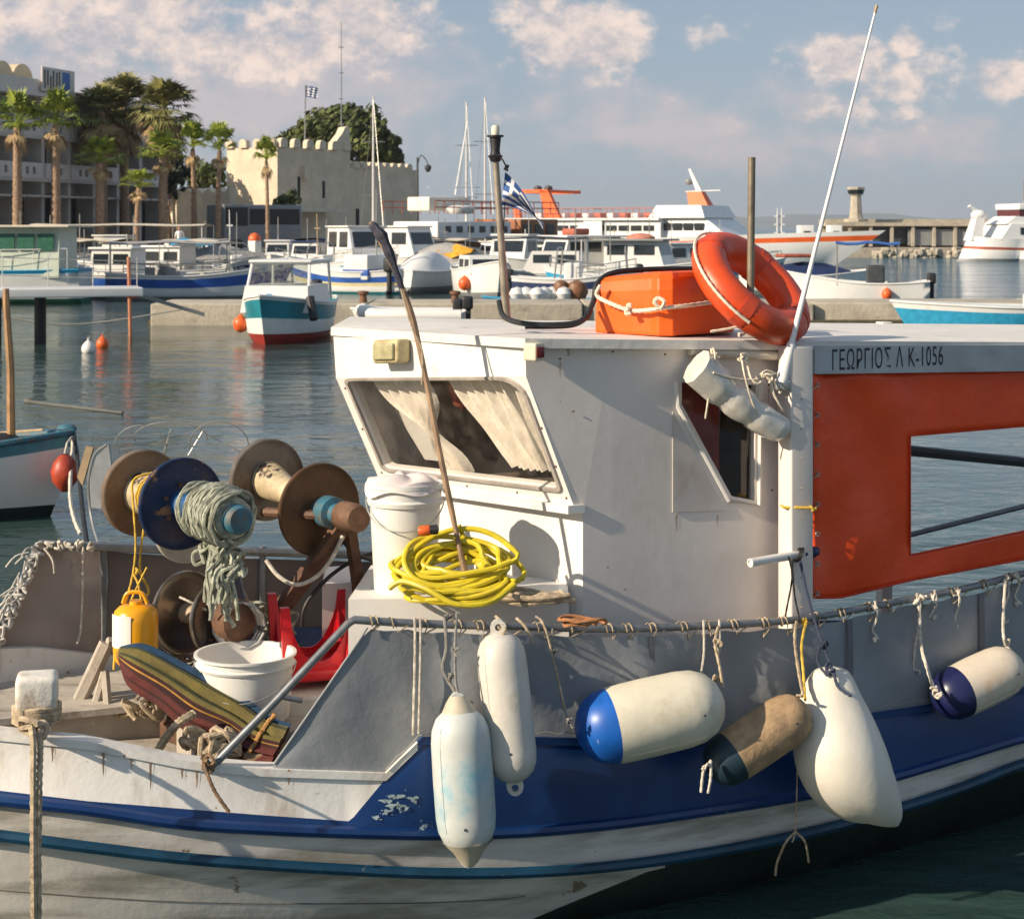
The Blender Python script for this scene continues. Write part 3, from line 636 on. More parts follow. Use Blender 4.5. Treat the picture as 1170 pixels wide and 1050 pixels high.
t,pt,zt=make_boat('motor_boat','white cuddy motorboat with orange ball fender, just left of the flag staff foot','boat',550,340,-75,5.4,2.2,1.15,[(1,.2,GWHITE),(.2,-.6,GREY)],group=FG,inside=GWHITE)
cabin(t,-.6,1.6,1.7,1.0,1.75,GWHITE,.6,False,2,wz=(.35,.8)); ballfender(t,(1.2,-1.0,.6),.26); outboard(t,-2.7,.9,0,1.1)
t,pt,zt=make_boat('motor_boat','white boat behind the flag pole with a tall white windscreen arch','boat',585,330,-110,5.6,2.2,1.1,[(1,.25,GWHITE),(.25,-.6,GREY)],group=FG,inside=GWHITE)
cabin(t,-1.2,1.0,1.8,1.0,2.5,GWHITE,.5,True,1); 
t,pt,zt=make_boat('fishing_boat','teal hulled open boat with green tarpaulin and two outboard motors right of the flag pole','boat',632,338,170,7.2,2.3,.95,[(1,.9,GWHITE),(.9,.35,TEAL),(.35,-.6,GWHITE)],transom=.7,group=FG,inside=TEAL)
awning(t,-1.4,2.8,2.1,.9,2.5,DARK,GWHITE,.05); outboard(t,-3.5,.8,.3); outboard(t,-3.4,.8,-.4); cabin(t,-1.2,1.3,1.5,.9,1.9,GWHITE,.5,False,2)
t,pt,zt=make_boat('motor_boat','white flat roofed boat with red gear on its roof before the orange striped ship','boat',662,332,-150,7.0,2.5,1.15,[(1,.3,GWHITE),(.3,-.6,GREY)],group=FG,inside=GWHITE)
cabin(t,-1.6,1.6,2.2,1.1,2.45,GWHITE,.3,True,3,over=.3)
mb=MB(); mb.bbox((.2,0,2.7),(1.1,.8,.3),.3,.1); mb.build('roof_gear',REDR,t)
t,pt,zt=make_boat('motor_boat','white boat with pink hump on its grey roof, above the orange raft case','boat',732,334,-20,6.8,2.5,1.1,[(1,.3,GWHITE),(.3,-.6,GREY)],group=FG,inside=GWHITE)
cabin(t,-1.4,1.4,2.2,1.05,2.3,GWHITE,.3,True,2,over=.4,rm=GREY); mb=MB(); mb.ball((0,0,2.4),.5,10,(1.4,.9,.5)); mb.build('roof_gear',mat('pink_cover',(.5,.2,.14),.7),t); mast(t,.4,2.3,3.3,.03)
t,pt,zt=make_boat('rubber_dinghy','small white inflatable tender with dark outboard motors moored before the pier','boat',470,377,175,3.0,1.5,.45,[(1,-.6,GWHITE)],transom=.8,group=FG,inside=GREY,flare=1.0)
outboard(t,-1.4,.45,-.2,.9); outboard(t,-1.2,.45,.35,.8); 
for sd in(-1,1):
    mb=MB(); mb.tube(curve([(-1.5,sd*.62,.42),(0,sd*.66,.42),(1.0,sd*.5,.45),(1.45,sd*.1,.55)],5),.19,10); mb.build('air_tube',GWHITE,t)
t,pt,zt=make_boat('rubber_dinghy','tender heaped with brown sacks and white bags moored beyond the black tube frame','boat',622,362,-165,3.6,1.6,.5,[(1,.4,LBLUE),(.4,-.6,GWHITE)],transom=.7,group=FG,inside=GREY)
mb=MB(); 
for k in range(7): mb.ball((-.9+k*.3,.2*math.sin(k*2),.75),.26,8,(1,1,.9))
mb.build('sacks',GWHITE,t); mb=MB(); mb.ball((-1.1,0,.8),.4,8); mb.ball((-.6,-.1,.9),.3,8); mb.build('brown_sack',WOOD,t); ballfender(t,(1.1,-.75,.5),.2); outboard(t,-1.7,.5)
# blue bimini boat on the right
t,pt,zt=make_boat('motor_boat','small white motorboat with blue bimini top and black outboard on the open water at right','boat',985,346,170,5.0,1.9,.75,[(1,.3,GWHITE),(.3,.0,GWHITE),(.0,-.6,NAVY)],transom=.85,group=FG,inside=GWHITE,sheer=.6)
awning(t,-1.4,1.0,1.7,.7,2.35,mat('bimini_blue',(.03,.12,.4),.7),METAL,.08); outboard(t,-2.4,.6,0,1.0); mb=MB(); mb.bbox((-.5,0,1.0),(.7,.6,.9),0,.08); mb.build('console',DARK,t); mast(t,-2.2,.6,2.2,.02); ballfender(t,(-.9,.95,.35),.2)
# dark and white boat left of it
t,pt,zt=make_boat('motor_boat','low white motorboat with navy cockpit cover between lifebuoy and blue bimini boat','boat',922,338,8,5.6,2.1,.85,[(1,.3,GWHITE),(.3,-.6,GREY)],group=FG,inside=GWHITE)
mb=MB(); mb.grid([[V((x,y*.95*(1-max(0,x)/4),.85+.6*(1-y*y)*(1-(x/2.4)**2))) for y in (-1,-.6,0,.6,1)] for x in (-2.2,-1.2,-.2,.8,1.9)]); mb.build('boat_cover',NAVY,t); mb=MB(); mb.bbox((-.6,0,1.7),(1.2,1.3,.15),0,.06); mb.build('red_top',REDR,t)
t,pt,zt=make_boat('rowing_boat','narrow white rowing boat with bright blue band at the right edge, beyond the pier','boat',1150,382,178,5.4,1.7,.75,[(1,.8,GWHITE),(.8,.2,LBLUE),(.2,-.6,GWHITE)],transom=.3,group=FG,inside=LBLUE,sheer=.2)
mb=MB(); mb.bbox((-1.0,0,.85),(.9,1.0,.5),0,.08); mb.build('thwart_box',GWHITE,t)

# more small craft filling the row, each with its own look
def filler(px,wy,head,L,lab,stripe,kind,rm=None,name='motor_boat'):
    t,pt,zt=make_boat(name,lab,'boat',px,wy,head,L,L*.36,1.0,[(1,.85,GWHITE),(.85,.6,stripe),(.6,.1,GWHITE),(.1,-.6,GREY)],transom=.75,group=FG,inside=GWHITE,sheer=.4)
    if kind in('cab','both'): cabin(t,-L*.2,L*.15,L*.25,.9,2.1,GWHITE,.4,True,2,rm=rm)
    if kind in('awn','both'): awning(t,-L*.45,-L*.05 if kind=='both' else L*.15,L*.3,.9,2.3,rm or CREAM)
    if kind=='open':
        mb=MB(); mb.bbox((0,0,1.15),(.6,.6,.9),0,.08); mb.build('console',GWHITE,t); mb=MB(); mb.tube(curve([(-.6,-.7,.9),(-.5,-.65,2.0),(-.5,0,2.15),(-.5,.65,2.0),(-.6,.7,.9)],5),.03,6); mb.build('roll_bar',METAL,t)
    rail(t,[pt(q,1,1) for q in(.55,.7,.85,.96)],.4); rail(t,[pt(q,1,-1) for q in(.55,.7,.85,.96)],.4); mast(t,L*.02,.9,3.2+.1*(px%7),.03); outboard(t,-L/2,.8)
    mb=MB(); mb.tube([pt(.5,.8,-1)+V((0,-.12,0)),pt(.5,.3,-1)+V((0,-.14,0))],.12,8); mb.build('fender',BUOYR if px%2 else NAVY,t)
    return t
filler(20,322,10,7,'white cabin boat with dull red band behind the long green windowed boat',REDR,'cab')
filler(88,325,20,6.5,'small boat with cream awning between the green windowed boat and the caiques',BLUE,'awn')
filler(200,322,-160,6,'white cabin boat with grey awning behind the two blue striped caiques',LBLUE,'both',CLOTHG)
filler(270,330,-70,5,'small open white boat with roll bar, tight left behind the teal striped boat',NAVY,'open')
filler(352,322,-100,6,'white boat with navy awning just right behind the teal striped boat',GREY,'both',NAVY)
filler(372,330,-60,5,'small open boat with light blue band left of the striped fishing boat',LBLUE,'open')
filler(440,320,-110,6.5,'white cabin boat with navy band squeezed between the two wheelhouse boats',NAVY,'cab')
filler(535,322,-50,6.5,'white boat with tan awning beneath the varnished cabin of the wooden ship',GREY,'awn',CREAM)
filler(567,321,-120,6,'white cabin boat with dull red band directly behind the flag staff',REDR,'cab')
filler(607,326,160,6.5,'white boat with slate awning below the hanging flag',GREY,'both',GREY)
filler(690,324,-30,6.5,'white open boat with roll bar left behind the pink humped boat',NAVY,'open')
filler(700,346,175,4.6,'little open boat with light blue band close beyond the pier above the raft case',LBLUE,'open')
filler(770,330,-160,6.5,'white cabin boat with light blue band half hidden behind the raft case',LBLUE,'cab')
filler(655,350,-10,4.4,'small open boat with navy band lying against the pier right of the sacks tender',NAVY,'open')
filler(820,328,10,6,'white cabin boat with grey band behind the life ring',GREY,'cab')
filler(150,326,-20,6.2,'white cabin boat with dull red band and cream awning between the two blue striped caiques',REDR,'both',CREAM,'fishing_boat')
filler(60,318,175,7,'long white boat with blue band behind the green windowed boat under a cream awning',BLUE,'awn',CREAM,'fishing_boat')
filler(232,318,-10,6,'white cabin boat with green band behind the blue tarp boat',GSTR,'cab',None,'fishing_boat')
filler(318,318,-90,5.5,'white cabin boat with blue band, bow on, in the gap above the teal striped boat',BLUE,'cab')
filler(500,320,-70,5.5,'bow on white cabin boat with grey roof below the white deckhouse of the wooden ship',LBLUE,'cab',GREY)
filler(645,322,-110,5.5,'bow on white cabin boat with teal band right of the hanging flag',TEAL,'cab')
filler(716,322,-60,5.5,'small white boat with navy awning between raft case and orange striped ship',GREY,'awn',NAVY)
filler(395,318,-80,5.5,'white cabin boat with green band close behind the large pale windscreen boat',GSTR,'cab')
for q_,(px,wy,top,lab) in enumerate(((96,325,262,'thin bare mooring pole among the boats above the orange buoy'),(262,326,240,'thin pale pole among the boats left of the teal striped boat'),(362,326,244,'thin pale pole among the boats right of the teal striped boat'),(508,324,250,'thin pale pole among the boats below the white wooden ship house'),(600,324,262,'thin pale pole among the boats just right of the hanging flag'),(702,324,262,'thin pale pole among the boats above the raft case'))):
    D_=H*F/(wy-HY); mastline(px,top,px+2,wy+3,D_,.035,'mooring_pole',lab,'pole',[METAL,GWHITE,TANW][q_%3])
# sailing boat masts (yachts behind)
def yacht(px,wy,head,L,mtop,label,mx,hm=GWHITE,boom=True):
    t,pt,zt=make_boat('sailing_yacht',label,'sailing boat',px,wy,head,L,L*.3,1.1,[(1,.2,hm),(.2,-.6,NAVY)],transom=.6,sheer=.25,group='sailing yachts',inside=TANW)
    cabin(t,-L*.15,L*.15,L*.16,.9,1.5,GWHITE,.5,False,2,wz=(.35,.75)); D=t.location.y; zt_=H+(HY-mtop)*D/F
    mast(t,L*.08,.9,zt_,.09,stays=[(L*.5,0,1.3),(-L*.5,0,1.2)],m=mat('mast_alloy',(.6,.58,.54),.45,var=.08))
    mb=MB()
    for k in (.45,.75): mb.tube([(L*.08,-.7,zt_*k),(L*.08,.7,zt_*k)],.03,5)
    mb.build('spreader',METAL,t)
    if boom: mb=MB(); mb.tube([(L*.06,0,2.0),(-L*.35,0,1.95)],.14,8); mb.build('furled_sail',NAVY,t)
yacht(424,316,-75,9,112,'white sailing yacht whose tall mast rises in front of the castle end',0)
yacht(531,314,-80,9,118,'white sailing yacht, its mast the left of two close together beside the flag pole',0)
yacht(552,312,-80,10,113,'white sailing yacht, its mast the right of two close together beside the flag pole',0)
# buoys and mooring
def buoy(px,wy,r,m,label,group=None,sq=1.0):
    c=boat_loc(px,wy); t=thing('mooring_buoy',label,'buoy',c,group)
    mb=MB(); mb.lathe(c+V((0,0,-r*.5)),(0,0,1),[(0,0),(.2*r,.6*r),(.7*r,.97*r),(1.2*r,r),(1.7*r,.8*r),(2.1*r,.4*r),(2.3*r,.16*r),(2.6*r,.15*r),(2.65*r,0)],16); mb.build('float',m,t)
    q=MB(); q.tube([c+V((math.cos(k)*r*.16,0,r*2.2+math.sin(k)*r*.2)) for k in [i*.63 for i in range(11)]],r*.06,5); q.build('eye_ring',METAL,t)
buoy(117,397,.15,BUOYR,'orange mooring buoy floating right of the white one','mooring buoys'); buoy(101,403,.16,WHITE,'white mooring buoy floating left of the orange one','mooring buoys')
# white floating gangway on the left with rails and dark piles
def gangway():
    t=thing('gangway','long flat white gangway carried on dark piles over the water at left','gangway',XZ(60,43,0))
    a=XZ(-160,42.5,1.35); b=XZ(160,44.5,1.22); d=(b-a).normalized(); nn=V((-d.y,d.x,0))
    mb=MB(); c=(a+b)/2; mb.bbox(c,((b-a).length,1.7,.22),math.atan2(d.y,d.x),.03); mb.build('deck',GWHITE,t)
    e=XZ(232,45,.72); mb=MB(); mb.hexa([b-nn*.3-V((0,0,.1)),e-nn*.3-V((0,0,.1)),e+nn*.3-V((0,0,.1)),b+nn*.3-V((0,0,.1)),b-nn*.3,e-nn*.3,e+nn*.3,b+nn*.3]); mb.build('ramp',GREY,t)
    for px in (-60,-5,46):
        mb=MB(); q=XZ(px,43.8,-1); mb.tube([q,q+V((0,0,2.2))],.15,10); mb.build('pile',BLACK,t)
    mb=MB()
    for o in (.8,):
        for z in (.45,.9): mb.tube([a+nn*o+V((0,0,z)),b+nn*o+V((0,0,z-.1))],.012,5)
        k=6
        for i in range(k+1): q=a.lerp(b,i/k)+nn*o; mb.tube([q,q+V((0,0,.9))],.014,5)
    mb.build('handrail',METAL,t)
gangway()
mb=MB(); mb.tube(curve([XZ(0,46,.55),XZ(90,47,.3),XZ(215,49.6,.6)],8),.02,5); tag(mb.build('mooring_line',CREAM),'slack pale mooring line running low over the water to the pier end','rope')
def post():
    t=thing('channel_post','thin orange banded post standing in the water left of the pier end','post',XZ(149,47,-1)); mb=MB(); mb.tube([XZ(150,47,-1),XZ(147,47,2.1)],.05,8); mb.build('pole',mat('faded_orange',(.5,.2,.1),.7,var=.2),t); mb=MB(); mb.ball(XZ(151,47,1.15),.2,10,(1.4,1,.8)); mb.build('orange_float',BUOYR,t)
post()
# ---------------- large ships
def ship_hull(px0,px1,D0,D1,wl,zdeck,zbow,B,cols,name,label,rake=2.0,bowright=True,n=26):
    """long hull between two pixel columns; bow at px1 end"""
    a=XZ(px0,D0,0); b=XZ(px1,D1,0); d=(b-a); L=d.length; head=math.degrees(math.atan2(d.y,d.x))
    t=thing(name,label,'ship',(0,0,0)); ts=[i/n for i in range(n+1)]
    def pt(q,h,sd):
        w_=B/2*(1 if q<.6 else max(0,1-((q-.6)/.4)**2.2)); w_*= (.75+.25*h) if q>.6 else 1
        z=(zdeck+(zbow-zdeck)*max(0,(q-.55)/.45)**1.5)*h
        return V(((q-.5)*L+(h-.0)*rake*max(0,(q-.85)/.15),sd*w_,z if h>=0 else h))
    mb=MB(); ms=[]
    for h1,h0,m in cols:
        if m not in ms: ms.append(m)
        mb.cm=ms.index(m)
        for sd in(-1,1): mb.grid([[pt(q,h1,sd) for q in ts],[pt(q,h0,sd) for q in ts]])
        mb.add([pt(0,h1,-1),pt(0,h1,1),pt(0,h0,1),pt(0,h0,-1)],[(0,1,2,3)])
    mb.build('hull',ms,t); mb=MB(); mb.grid([[pt(q,.9,-1) for q in ts],[pt(q,.9,1) for q in ts]],False); mb.build('deck',GREY,t)
    t.location=(a+b)/2; t.rotation_euler=(0,0,math.atan2(d.y,d.x)); return t,pt,L
# orange striped ferry
D=125; t,pt,L=ship_hull(585,948,134,121,0,3.0,3.75,7,[(1,.88,SHIPW),(.88,.74,ORANGE),(.74,.05,SHIPW),(.05,-1,GREY)],'passenger_ship','long white passenger ship with orange stripe and orange mast lying across the harbour mouth',4.0)
m_=L/390.  # metres per photo pixel along the ship
def X(px): return (px-780)*m_
mb=MB(); mb.box(((X(618)+X(800))/2,0,3.75),(X(800)-X(618),6.2,1.9)); mb.build('main_saloon',SHIPW,t)
mb=MB(); mb.box(((X(605)+X(800))/2,0,4.85),(X(800)-X(605),6.8,.22)); mb.build('upper_deck',SHIPW,t)
for i in range(11):
    for sd in (-1,1): mb=MB(); x=X(628)+i*(X(795)-X(628))/11; mb.box((x+.4,sd*3.11,3.95),(.85,.06,.55)); mb.build('window',GLASS,t)
mb=MB(); mb.prism([(X(682),-3.2,3.0),(X(712),-3.2,4.9),(X(730),-3.2,4.9),(X(730),-3.2,3.0)],(0,-.12,0)); mb.build('side_fin',SHIPW,t)
mb=MB(); mb.hexa([(X(790),-2.6,3.0),(X(875),-2.6,3.2),(X(875),2.6,3.2),(X(790),2.6,3.0),(X(796),-2.4,4.95),(X(848),-2.4,4.95),(X(848),2.4,4.95),(X(796),2.4,4.95)]); mb.build('wheelhouse',SHIPW,t)
mb=MB(); mb.hexa([(X(783),-2.8,4.97),(X(850),-2.8,4.97),(X(850),2.8,4.97),(X(783),2.8,4.97),(X(790),-2.4,6.2),(X(843),-2.4,6.2),(X(843),2.4,6.2),(X(790),2.4,6.2)]); mb.build('bridge_top',SHIPW,t)
for i in range(4): mb=MB(); mb.box((X(803)+i*.85,-2.56,4.1),(.7,.1,.7)); mb.build('window',GLASS,t)
mb=MB(); mb.hexa([(X(815),-.5,6.2),(X(838),-.5,6.2),(X(838),.5,6.2),(X(815),.5,6.2),(X(812),-.35,7.6),(X(829),-.35,7.6),(X(829),.35,7.6),(X(812),.35,7.6)]); mb.build('mast_foot',ORANGE,t)
mb=MB(); mb.tube([(X(826),0,7.5),(X(813),0,9.9)],.22,8,True,[.3,.12]); mb.tube([(X(808),0,7.6),(X(850),0,7.7)],.06,6); mb.build('mast',SHIPW,t)
mb=MB(); mb.ball((X(812),0,8.6),.35,8); mb.build('radar',GREY,t)
mb=MB(); pts=[V((X(p),-3.3,4.97)) for p in range(608,800,8)]; 
for h in (.5,1.0): mb.tube([p+V((0,0,h)) for p in pts],.035,4)
for p in pts: mb.tube([p,p+V((0,0,1))],.03,4)
pts=[V((X(p),3.2,4.97)) for p in range(608,800,8)]
for h in (.5,1.0): mb.tube([p+V((0,0,h)) for p in pts],.035,4)
mb.build('deck_railing',mat('pale_red',(.55,.25,.2),.6),t)
for i in range(14):
    mb=MB(); x=X(640)+i*1.0; mb.box((x,0,5.25),(.5,4.6,.5)); mb.build('seat_row',mat('seat_red',(.5,.14,.1),.7) if i%2 else SHIPW,t)
mb=MB(); mb.hexa([(X(612),-2.6,5.0),(X(619),-2.6,5.0),(X(619),-2.2,5.0),(X(612),-2.2,5.0),(X(608),-2.6,7.6),(X(615),-2.6,7.6),(X(615),-2.2,7.6),(X(608),-2.2,7.6)])
mb.hexa([(X(652),-2.6,5.0),(X(671),-2.6,5.0),(X(671),-2.2,5.0),(X(652),-2.2,5.0),(X(644),-2.6,7.9),(X(656),-2.6,7.7),(X(656),-2.2,7.7),(X(644),-2.2,7.9)])
mb.box((X(631),-2.4,7.75),(X(656)-X(608),.4,.35)); mb.box((X(631),2.4,7.75),(X(656)-X(608),.4,.35)); mb.box((X(652),0,7.75),(.5,4.8,.3)); mb.box((X(612),0,7.75),(.5,4.8,.3)); mb.build('orange_arch',ORANGE,t)
mb=MB(); mb.ball((X(620),0,8.1),.35,8); mb.ball((X(634),0,8.1),.35,8); mb.build('radar_domes',DARK,t)
t.scale=(1,1,.72)
# brown wooden ship at left of it
t,pt,L=ship_hull(640,440,112,100,0,2.3,3.3,5.5,[(1,.85,WOOD),(.85,.6,SHIPW),(.6,.1,mat('brown_hull',(.22,.1,.06),.6,var=.2)),(.1,-1,DARK)],'wooden_ship','old brown wooden ship with white deckhouse and rusty red rails left of the flag pole',-1.5)
mb=MB(); mb.bbox((2.2,0,3.2),(6.5,3.6,1.5),0,.1); mb.build('deckhouse',SHIPW,t)
for i in range(6): mb=MB(); mb.box((-.4+i*1.0,1.82,3.4),(.5,.06,.45)); mb.build('window',GLASS,t)
mb=MB(); mb.bbox((-3.6,0,3.2),(3.6,3.8,1.9),0,.08); mb.build('aft_cabin',mat('varnished_wood',(.3,.11,.04),.4,var=.25,vs=2),t)
for i in range(3): mb=MB(); mb.box((-4.6+i*1.1,1.93,3.4),(.7,.06,.7)); mb.build('window',GLASS,t)
mb=MB(); mb.bbox((3.4,0,5.2),(3.6,1.8,1.0),0,.1); mb.build('flybridge',mat('cream_white',(.75,.7,.58),.6),t)
mb=MB(); mb.lathe((3.2,1.4,4.5),(0,0,1),[(0,.7),(.3,.95),(.5,.95),(.6,.5),(.62,0)],16); mb.build('white_tender',SHIPW,t)
mb=MB()
for sd in (-1,1):
    pts=[V((-5.2+i*.8,sd*2.1,4.5)) for i in range(15)]
    for h in (.45,.9): mb.tube([p+V((0,0,h)) for p in pts],.04,4)
    for p in pts: mb.tube([p,p+V((0,0,.9))],.035,4)
mb.build('railing',mat('rail_rust',(.35,.1,.06),.7,var=.2),t)
mb=MB(); mb.tube([(2.0,0,5.9),(.9,0,11.3)],.05,6); mb.tube([(4.4,0,6.4),(-.2,0,6.5)],.04,5); mb.build('boom',SHIPW,t)
t.scale=(1,1,.82)
# white ship right edge
t,pt,L=ship_hull(1240,1094,152,150,0,2.55,2.9,6,[(1,.62,SHIPW),(.62,.5,REDR),(.5,.12,SHIPW),(.12,-1,GREY)],'passenger_ship','white passenger ship with thin dark red lines and sloping funnel at the right edge',-1.0)
s_=L/146.; 
def Y(px): return -(px-1167)*s_   # bow points left
mb=MB(); mb.hexa([(Y(1240),-2.6,2.5),(Y(1128),-2.6,2.5),(Y(1128),2.6,2.5),(Y(1240),2.6,2.5),(Y(1240),-2.5,4.3),(Y(1140),-2.5,4.3),(Y(1140),2.5,4.3),(Y(1240),2.5,4.3)]); mb.build('deckhouse',SHIPW,t)
mb=MB(); mb.hexa([(Y(1240),-2.2,4.3),(Y(1136),-2.2,4.3),(Y(1136),2.2,4.3),(Y(1240),2.2,4.3),(Y(1240),-2.1,5.2),(Y(1148),-2.1,5.2),(Y(1148),2.1,5.2),(Y(1240),2.1,5.2)]); mb.build('upper_house',SHIPW,t)
mb=MB(); mb.bbox((Y(1200),0,6.3),(Y(1150)-Y(1250),4.6,.7),0,.1); mb.build('bridge_roof',SHIPW,t)
mb=MB(); mb.box((Y(1200),0,5.6),(Y(1151)-Y(1248),4.3,.75)); mb.build('bridge_windows',mat('dark_red_glass',(.1,.02,.02),.2),t)
for i in range(8):
    mb=MB(); mb.box((Y(1150)-.5-i*1.15,2.57,3.5),(1.0,.1,.8)); mb.build('window',GLASS,t)
mb=MB(); mb.hexa([(Y(1118),-.8,2.4),(Y(1105),-.8,2.4),(Y(1105),.8,2.4),(Y(1118),.8,2.4),(Y(1122),-.5,5.2),(Y(1113),-.5,5.2),(Y(1113),.5,5.2),(Y(1122),.5,5.2)]); mb.ball((Y(1118),0,5.3),.75,10,(1,.8,.9)); mb.tube([(Y(1118),0,5.7),(Y(1107),0,6.4)],.22,6); mb.build('funnel',SHIPW,t)
mast(t,Y(1169),6.5,9.5,.08)
t.scale=(1,1,.74)
# ---------------- breakwater with buildings, tower, shelter
def breakwater():
    mb=MB(); rr=random.Random(9); a=XZ(905,168,0); b=XZ(1330,176,0)
    mb.prism([V((a.x,168,-1)),V((b.x,170,-1)),V((b.x,180,-1)),V((a.x,178,-1))],(0,0,1.9)); o=mb.build('breakwater_quay',CONC); tag(o,kind='structure')
    t=thing('breakwater_building','long low sandy concrete harbour building with open bays on the breakwater','building',XZ(1010,172,.9))
    mb=MB(); x0=XZ(948,172,0).x; x1=XZ(1240,172,0).x; mb.box(((x0+x1)/2,176,3.2),(x1-x0,4,.35)); z=H; mb.box(((x0+x1)/2,178,2.1),(x1-x0,.3,2.4)); mb.build('roof_slab',CONC,t)
    k=0; x=x0+.3
    while x<x1: mb=MB(); mb.box((x,174.3,2.05),(.3,.3,2.1)); mb.build('pillar',CONC,t); x+=2.1; k+=1
    mb=MB(); mb.box((XZ(1085,172,0).x,174.6,1.9),(7,.2,1.6)); mb.build('shutter_wall',GREY,t)
    mb=MB(); mb.box((XZ(1030,174,0).x,175.2,2.2),(6,.2,1.8)); mb.build('dark_bay',DARK,t)
    mb=MB(); mb.box(((x0+x1)/2,178,3.5),(x1-x0,.4,.45)); mb.build('parapet',CONC,t)
    c=XZ(978,176,3.45); t=thing('control_tower','small stone watch tower with flared top above the breakwater','tower',c)
    mb=MB(); mb.lathe(c,(0,0,1),[(0,2.0),(.4,2.0),(.45,1.2),(1,1.05),(3.6,.85),(3.7,1.2),(4.5,1.5),(4.7,1.5),(4.72,.0)],8,False); mb.build('shaft',CONC,t)
    mb=MB(); mb.lathe(c+V((0,0,3.75)),(0,0,1),[(0,1.25),(.6,1.45)],8,False); mb.build('lookout_window',GLASS,t); t.scale=(.6,.6,.74)
    for px,w_,cc,lab in ((915,16,SHIPW,'white container cabin on the breakwater, left one of two'),(948,14,SHIPW,'white container cabin on the breakwater, right one of two')):
        t=thing('site_cabin',lab,'cabin',XZ(px,168.6,.9)); mb=MB(); c=XZ(px+5,170.5,2.0); mb.bbox(c,(w_*.085,2.2,2.2),0,.05); mb.build('body',cc,t); mb=MB(); mb.box(c+V((0,-1.12,.2)),(w_*.04,.06,.7)); mb.build('window',GLASS,t)
    mb=MB()
    for k in range(90):
        px=rr.uniform(1000,1105); p=XZ(px,167.3+rr.uniform(-.6,.5),rr.uniform(-.1,.7)); M=Matrix.Rotation(rr.uniform(0,3),3,'Z')@Matrix.Rotation(rr.uniform(0,3),3,'X'); s=rr.uniform(.35,.9); mb.bbox(p,(s,s*.8,s*.7),0,.12,M)
    tag(mb.build('armour_rocks',CONC),'jumble of pale boulders at the foot of the breakwater','rocks',kind='stuff')
breakwater()
mastline(875,205,875,262,175,.05,'radio_mast','slim grey lattice antenna mast on the right breakwater, left of the tower','antenna',GREY) if 0 else None
for i,(px,top) in enumerate(((888,238),(893,238))): mastline(px,top,px,285,150,.06,'flagpole','pale thin pole behind the passenger ship bow, '+('left' if i==0 else 'right')+' one of a close pair','pole',SHIPW)
# parked scooter / people strip on quay: person standing by palms
def person(px,D,h,label,top,leg,z=1.2):
    c=XZ(px,D,z); t=thing('person',label,'person',c); s=h/1.75
    bm=bmesh.new(); J={'pel':(0,0,.95),'ch':(0,0,1.35),'nk':(0,0,1.48),'hd':(0,.02,1.6),'tp':(0,0,1.72),'sl':(-.19,0,1.4),'el':(-.26,.02,1.12),'hl':(-.24,-.1,.88),'sr':(.19,0,1.4),'er':(.27,.0,1.12),'hr':(.22,-.08,.9),'hpl':(-.1,0,.9),'kl':(-.12,-.02,.5),'fl':(-.13,.03,.08),'tl':(-.13,-.14,.04),'hpr':(.1,0,.9),'kr':(.13,.0,.5),'fr':(.15,.04,.08),'tr':(.15,-.12,.04)}
    rad={'pel':.15,'ch':.17,'nk':.06,'hd':.1,'tp':.07,'sl':.07,'sr':.07,'el':.045,'er':.045,'hl':.035,'hr':.035,'hpl':.1,'hpr':.1,'kl':.06,'kr':.06,'fl':.045,'fr':.045,'tl':.035,'tr':.035}
    E=[('pel','ch'),('ch','nk'),('nk','hd'),('hd','tp'),('ch','sl'),('sl','el'),('el','hl'),('ch','sr'),('sr','er'),('er','hr'),('pel','hpl'),('hpl','kl'),('kl','fl'),('fl','tl'),('pel','hpr'),('hpr','kr'),('kr','fr'),('fr','tr')]
    mb=MB()
    SK=mat('skin',(.4,.22,.14),.6)
    for a,b in E:
        mb.cm=0 if a in('nk','hd','el','er') else (2 if a in('hpl','hpr','kl','kr','fl','fr') else 1)
        A,B=c+V(J[a])*s,c+V(J[b])*s; mb.tube([A,A.lerp(B,.5),B],.05,8,True,[rad[a]*s,(rad[a]+rad[b])/2*s,rad[b]*s])
    mb.cm=0; mb.ball(c+V((0,0,1.61))*s,.11*s,10,(.85,.95,1.15))
    mb.build('body',[SK,top,leg],t)
person(205,108,1.75,'person in a white top standing between the palms near the boundary wall',GWHITE,DARK)
# =====================================================  the blue and white fishing boat in front
A_=V((math.cos(R(22)),math.sin(R(22)),0)); NR=V((math.sin(R(22)),-math.cos(R(22)),0))   # axis (aft), near side normal
C_=V((-2.0,7.35,0))
def mir(p): q=p-C_; s=q.x*NR.x+q.y*NR.y; return p-NR*2*s
HW=mat('hull_white',(.74,.7,.63),.38,var=.06,vs=2,dirt=(.36,.32,.26),damt=.45,ds=2.2,dst=(1,1,.5),chip=(.3,.16,.08),camt=.12,cs=9,bump=.0015,bs=14)
HWL=mat('hull_white_low',(.66,.62,.56),.4,var=.12,vs=1.5,dirt=(.24,.22,.17),damt=.85,ds=2.6,dst=(.5,.5,3.2),chip=(.2,.15,.09),camt=.22,cs=7,bump=.003,bs=9)
HB=mat('hull_blue',(.005,.033,.135),.33,var=.25,vs=1.5,dirt=(.01,.05,.14),damt=.5,ds=3,chip=(.33,.42,.45),camt=.3,cs=4,bump=.0012,bs=12)
HT=mat('hull_teal',(.004,.045,.09),.4,var=.3,vs=5,dirt=(.005,.03,.06),damt=.6,ds=6,chip=(.4,.42,.4),camt=.2,cs=12)
HA=mat('antifouling',(.012,.022,.016),.6,var=.4,vs=3,dirt=(.05,.05,.03),damt=.3,bump=.006,bs=12)
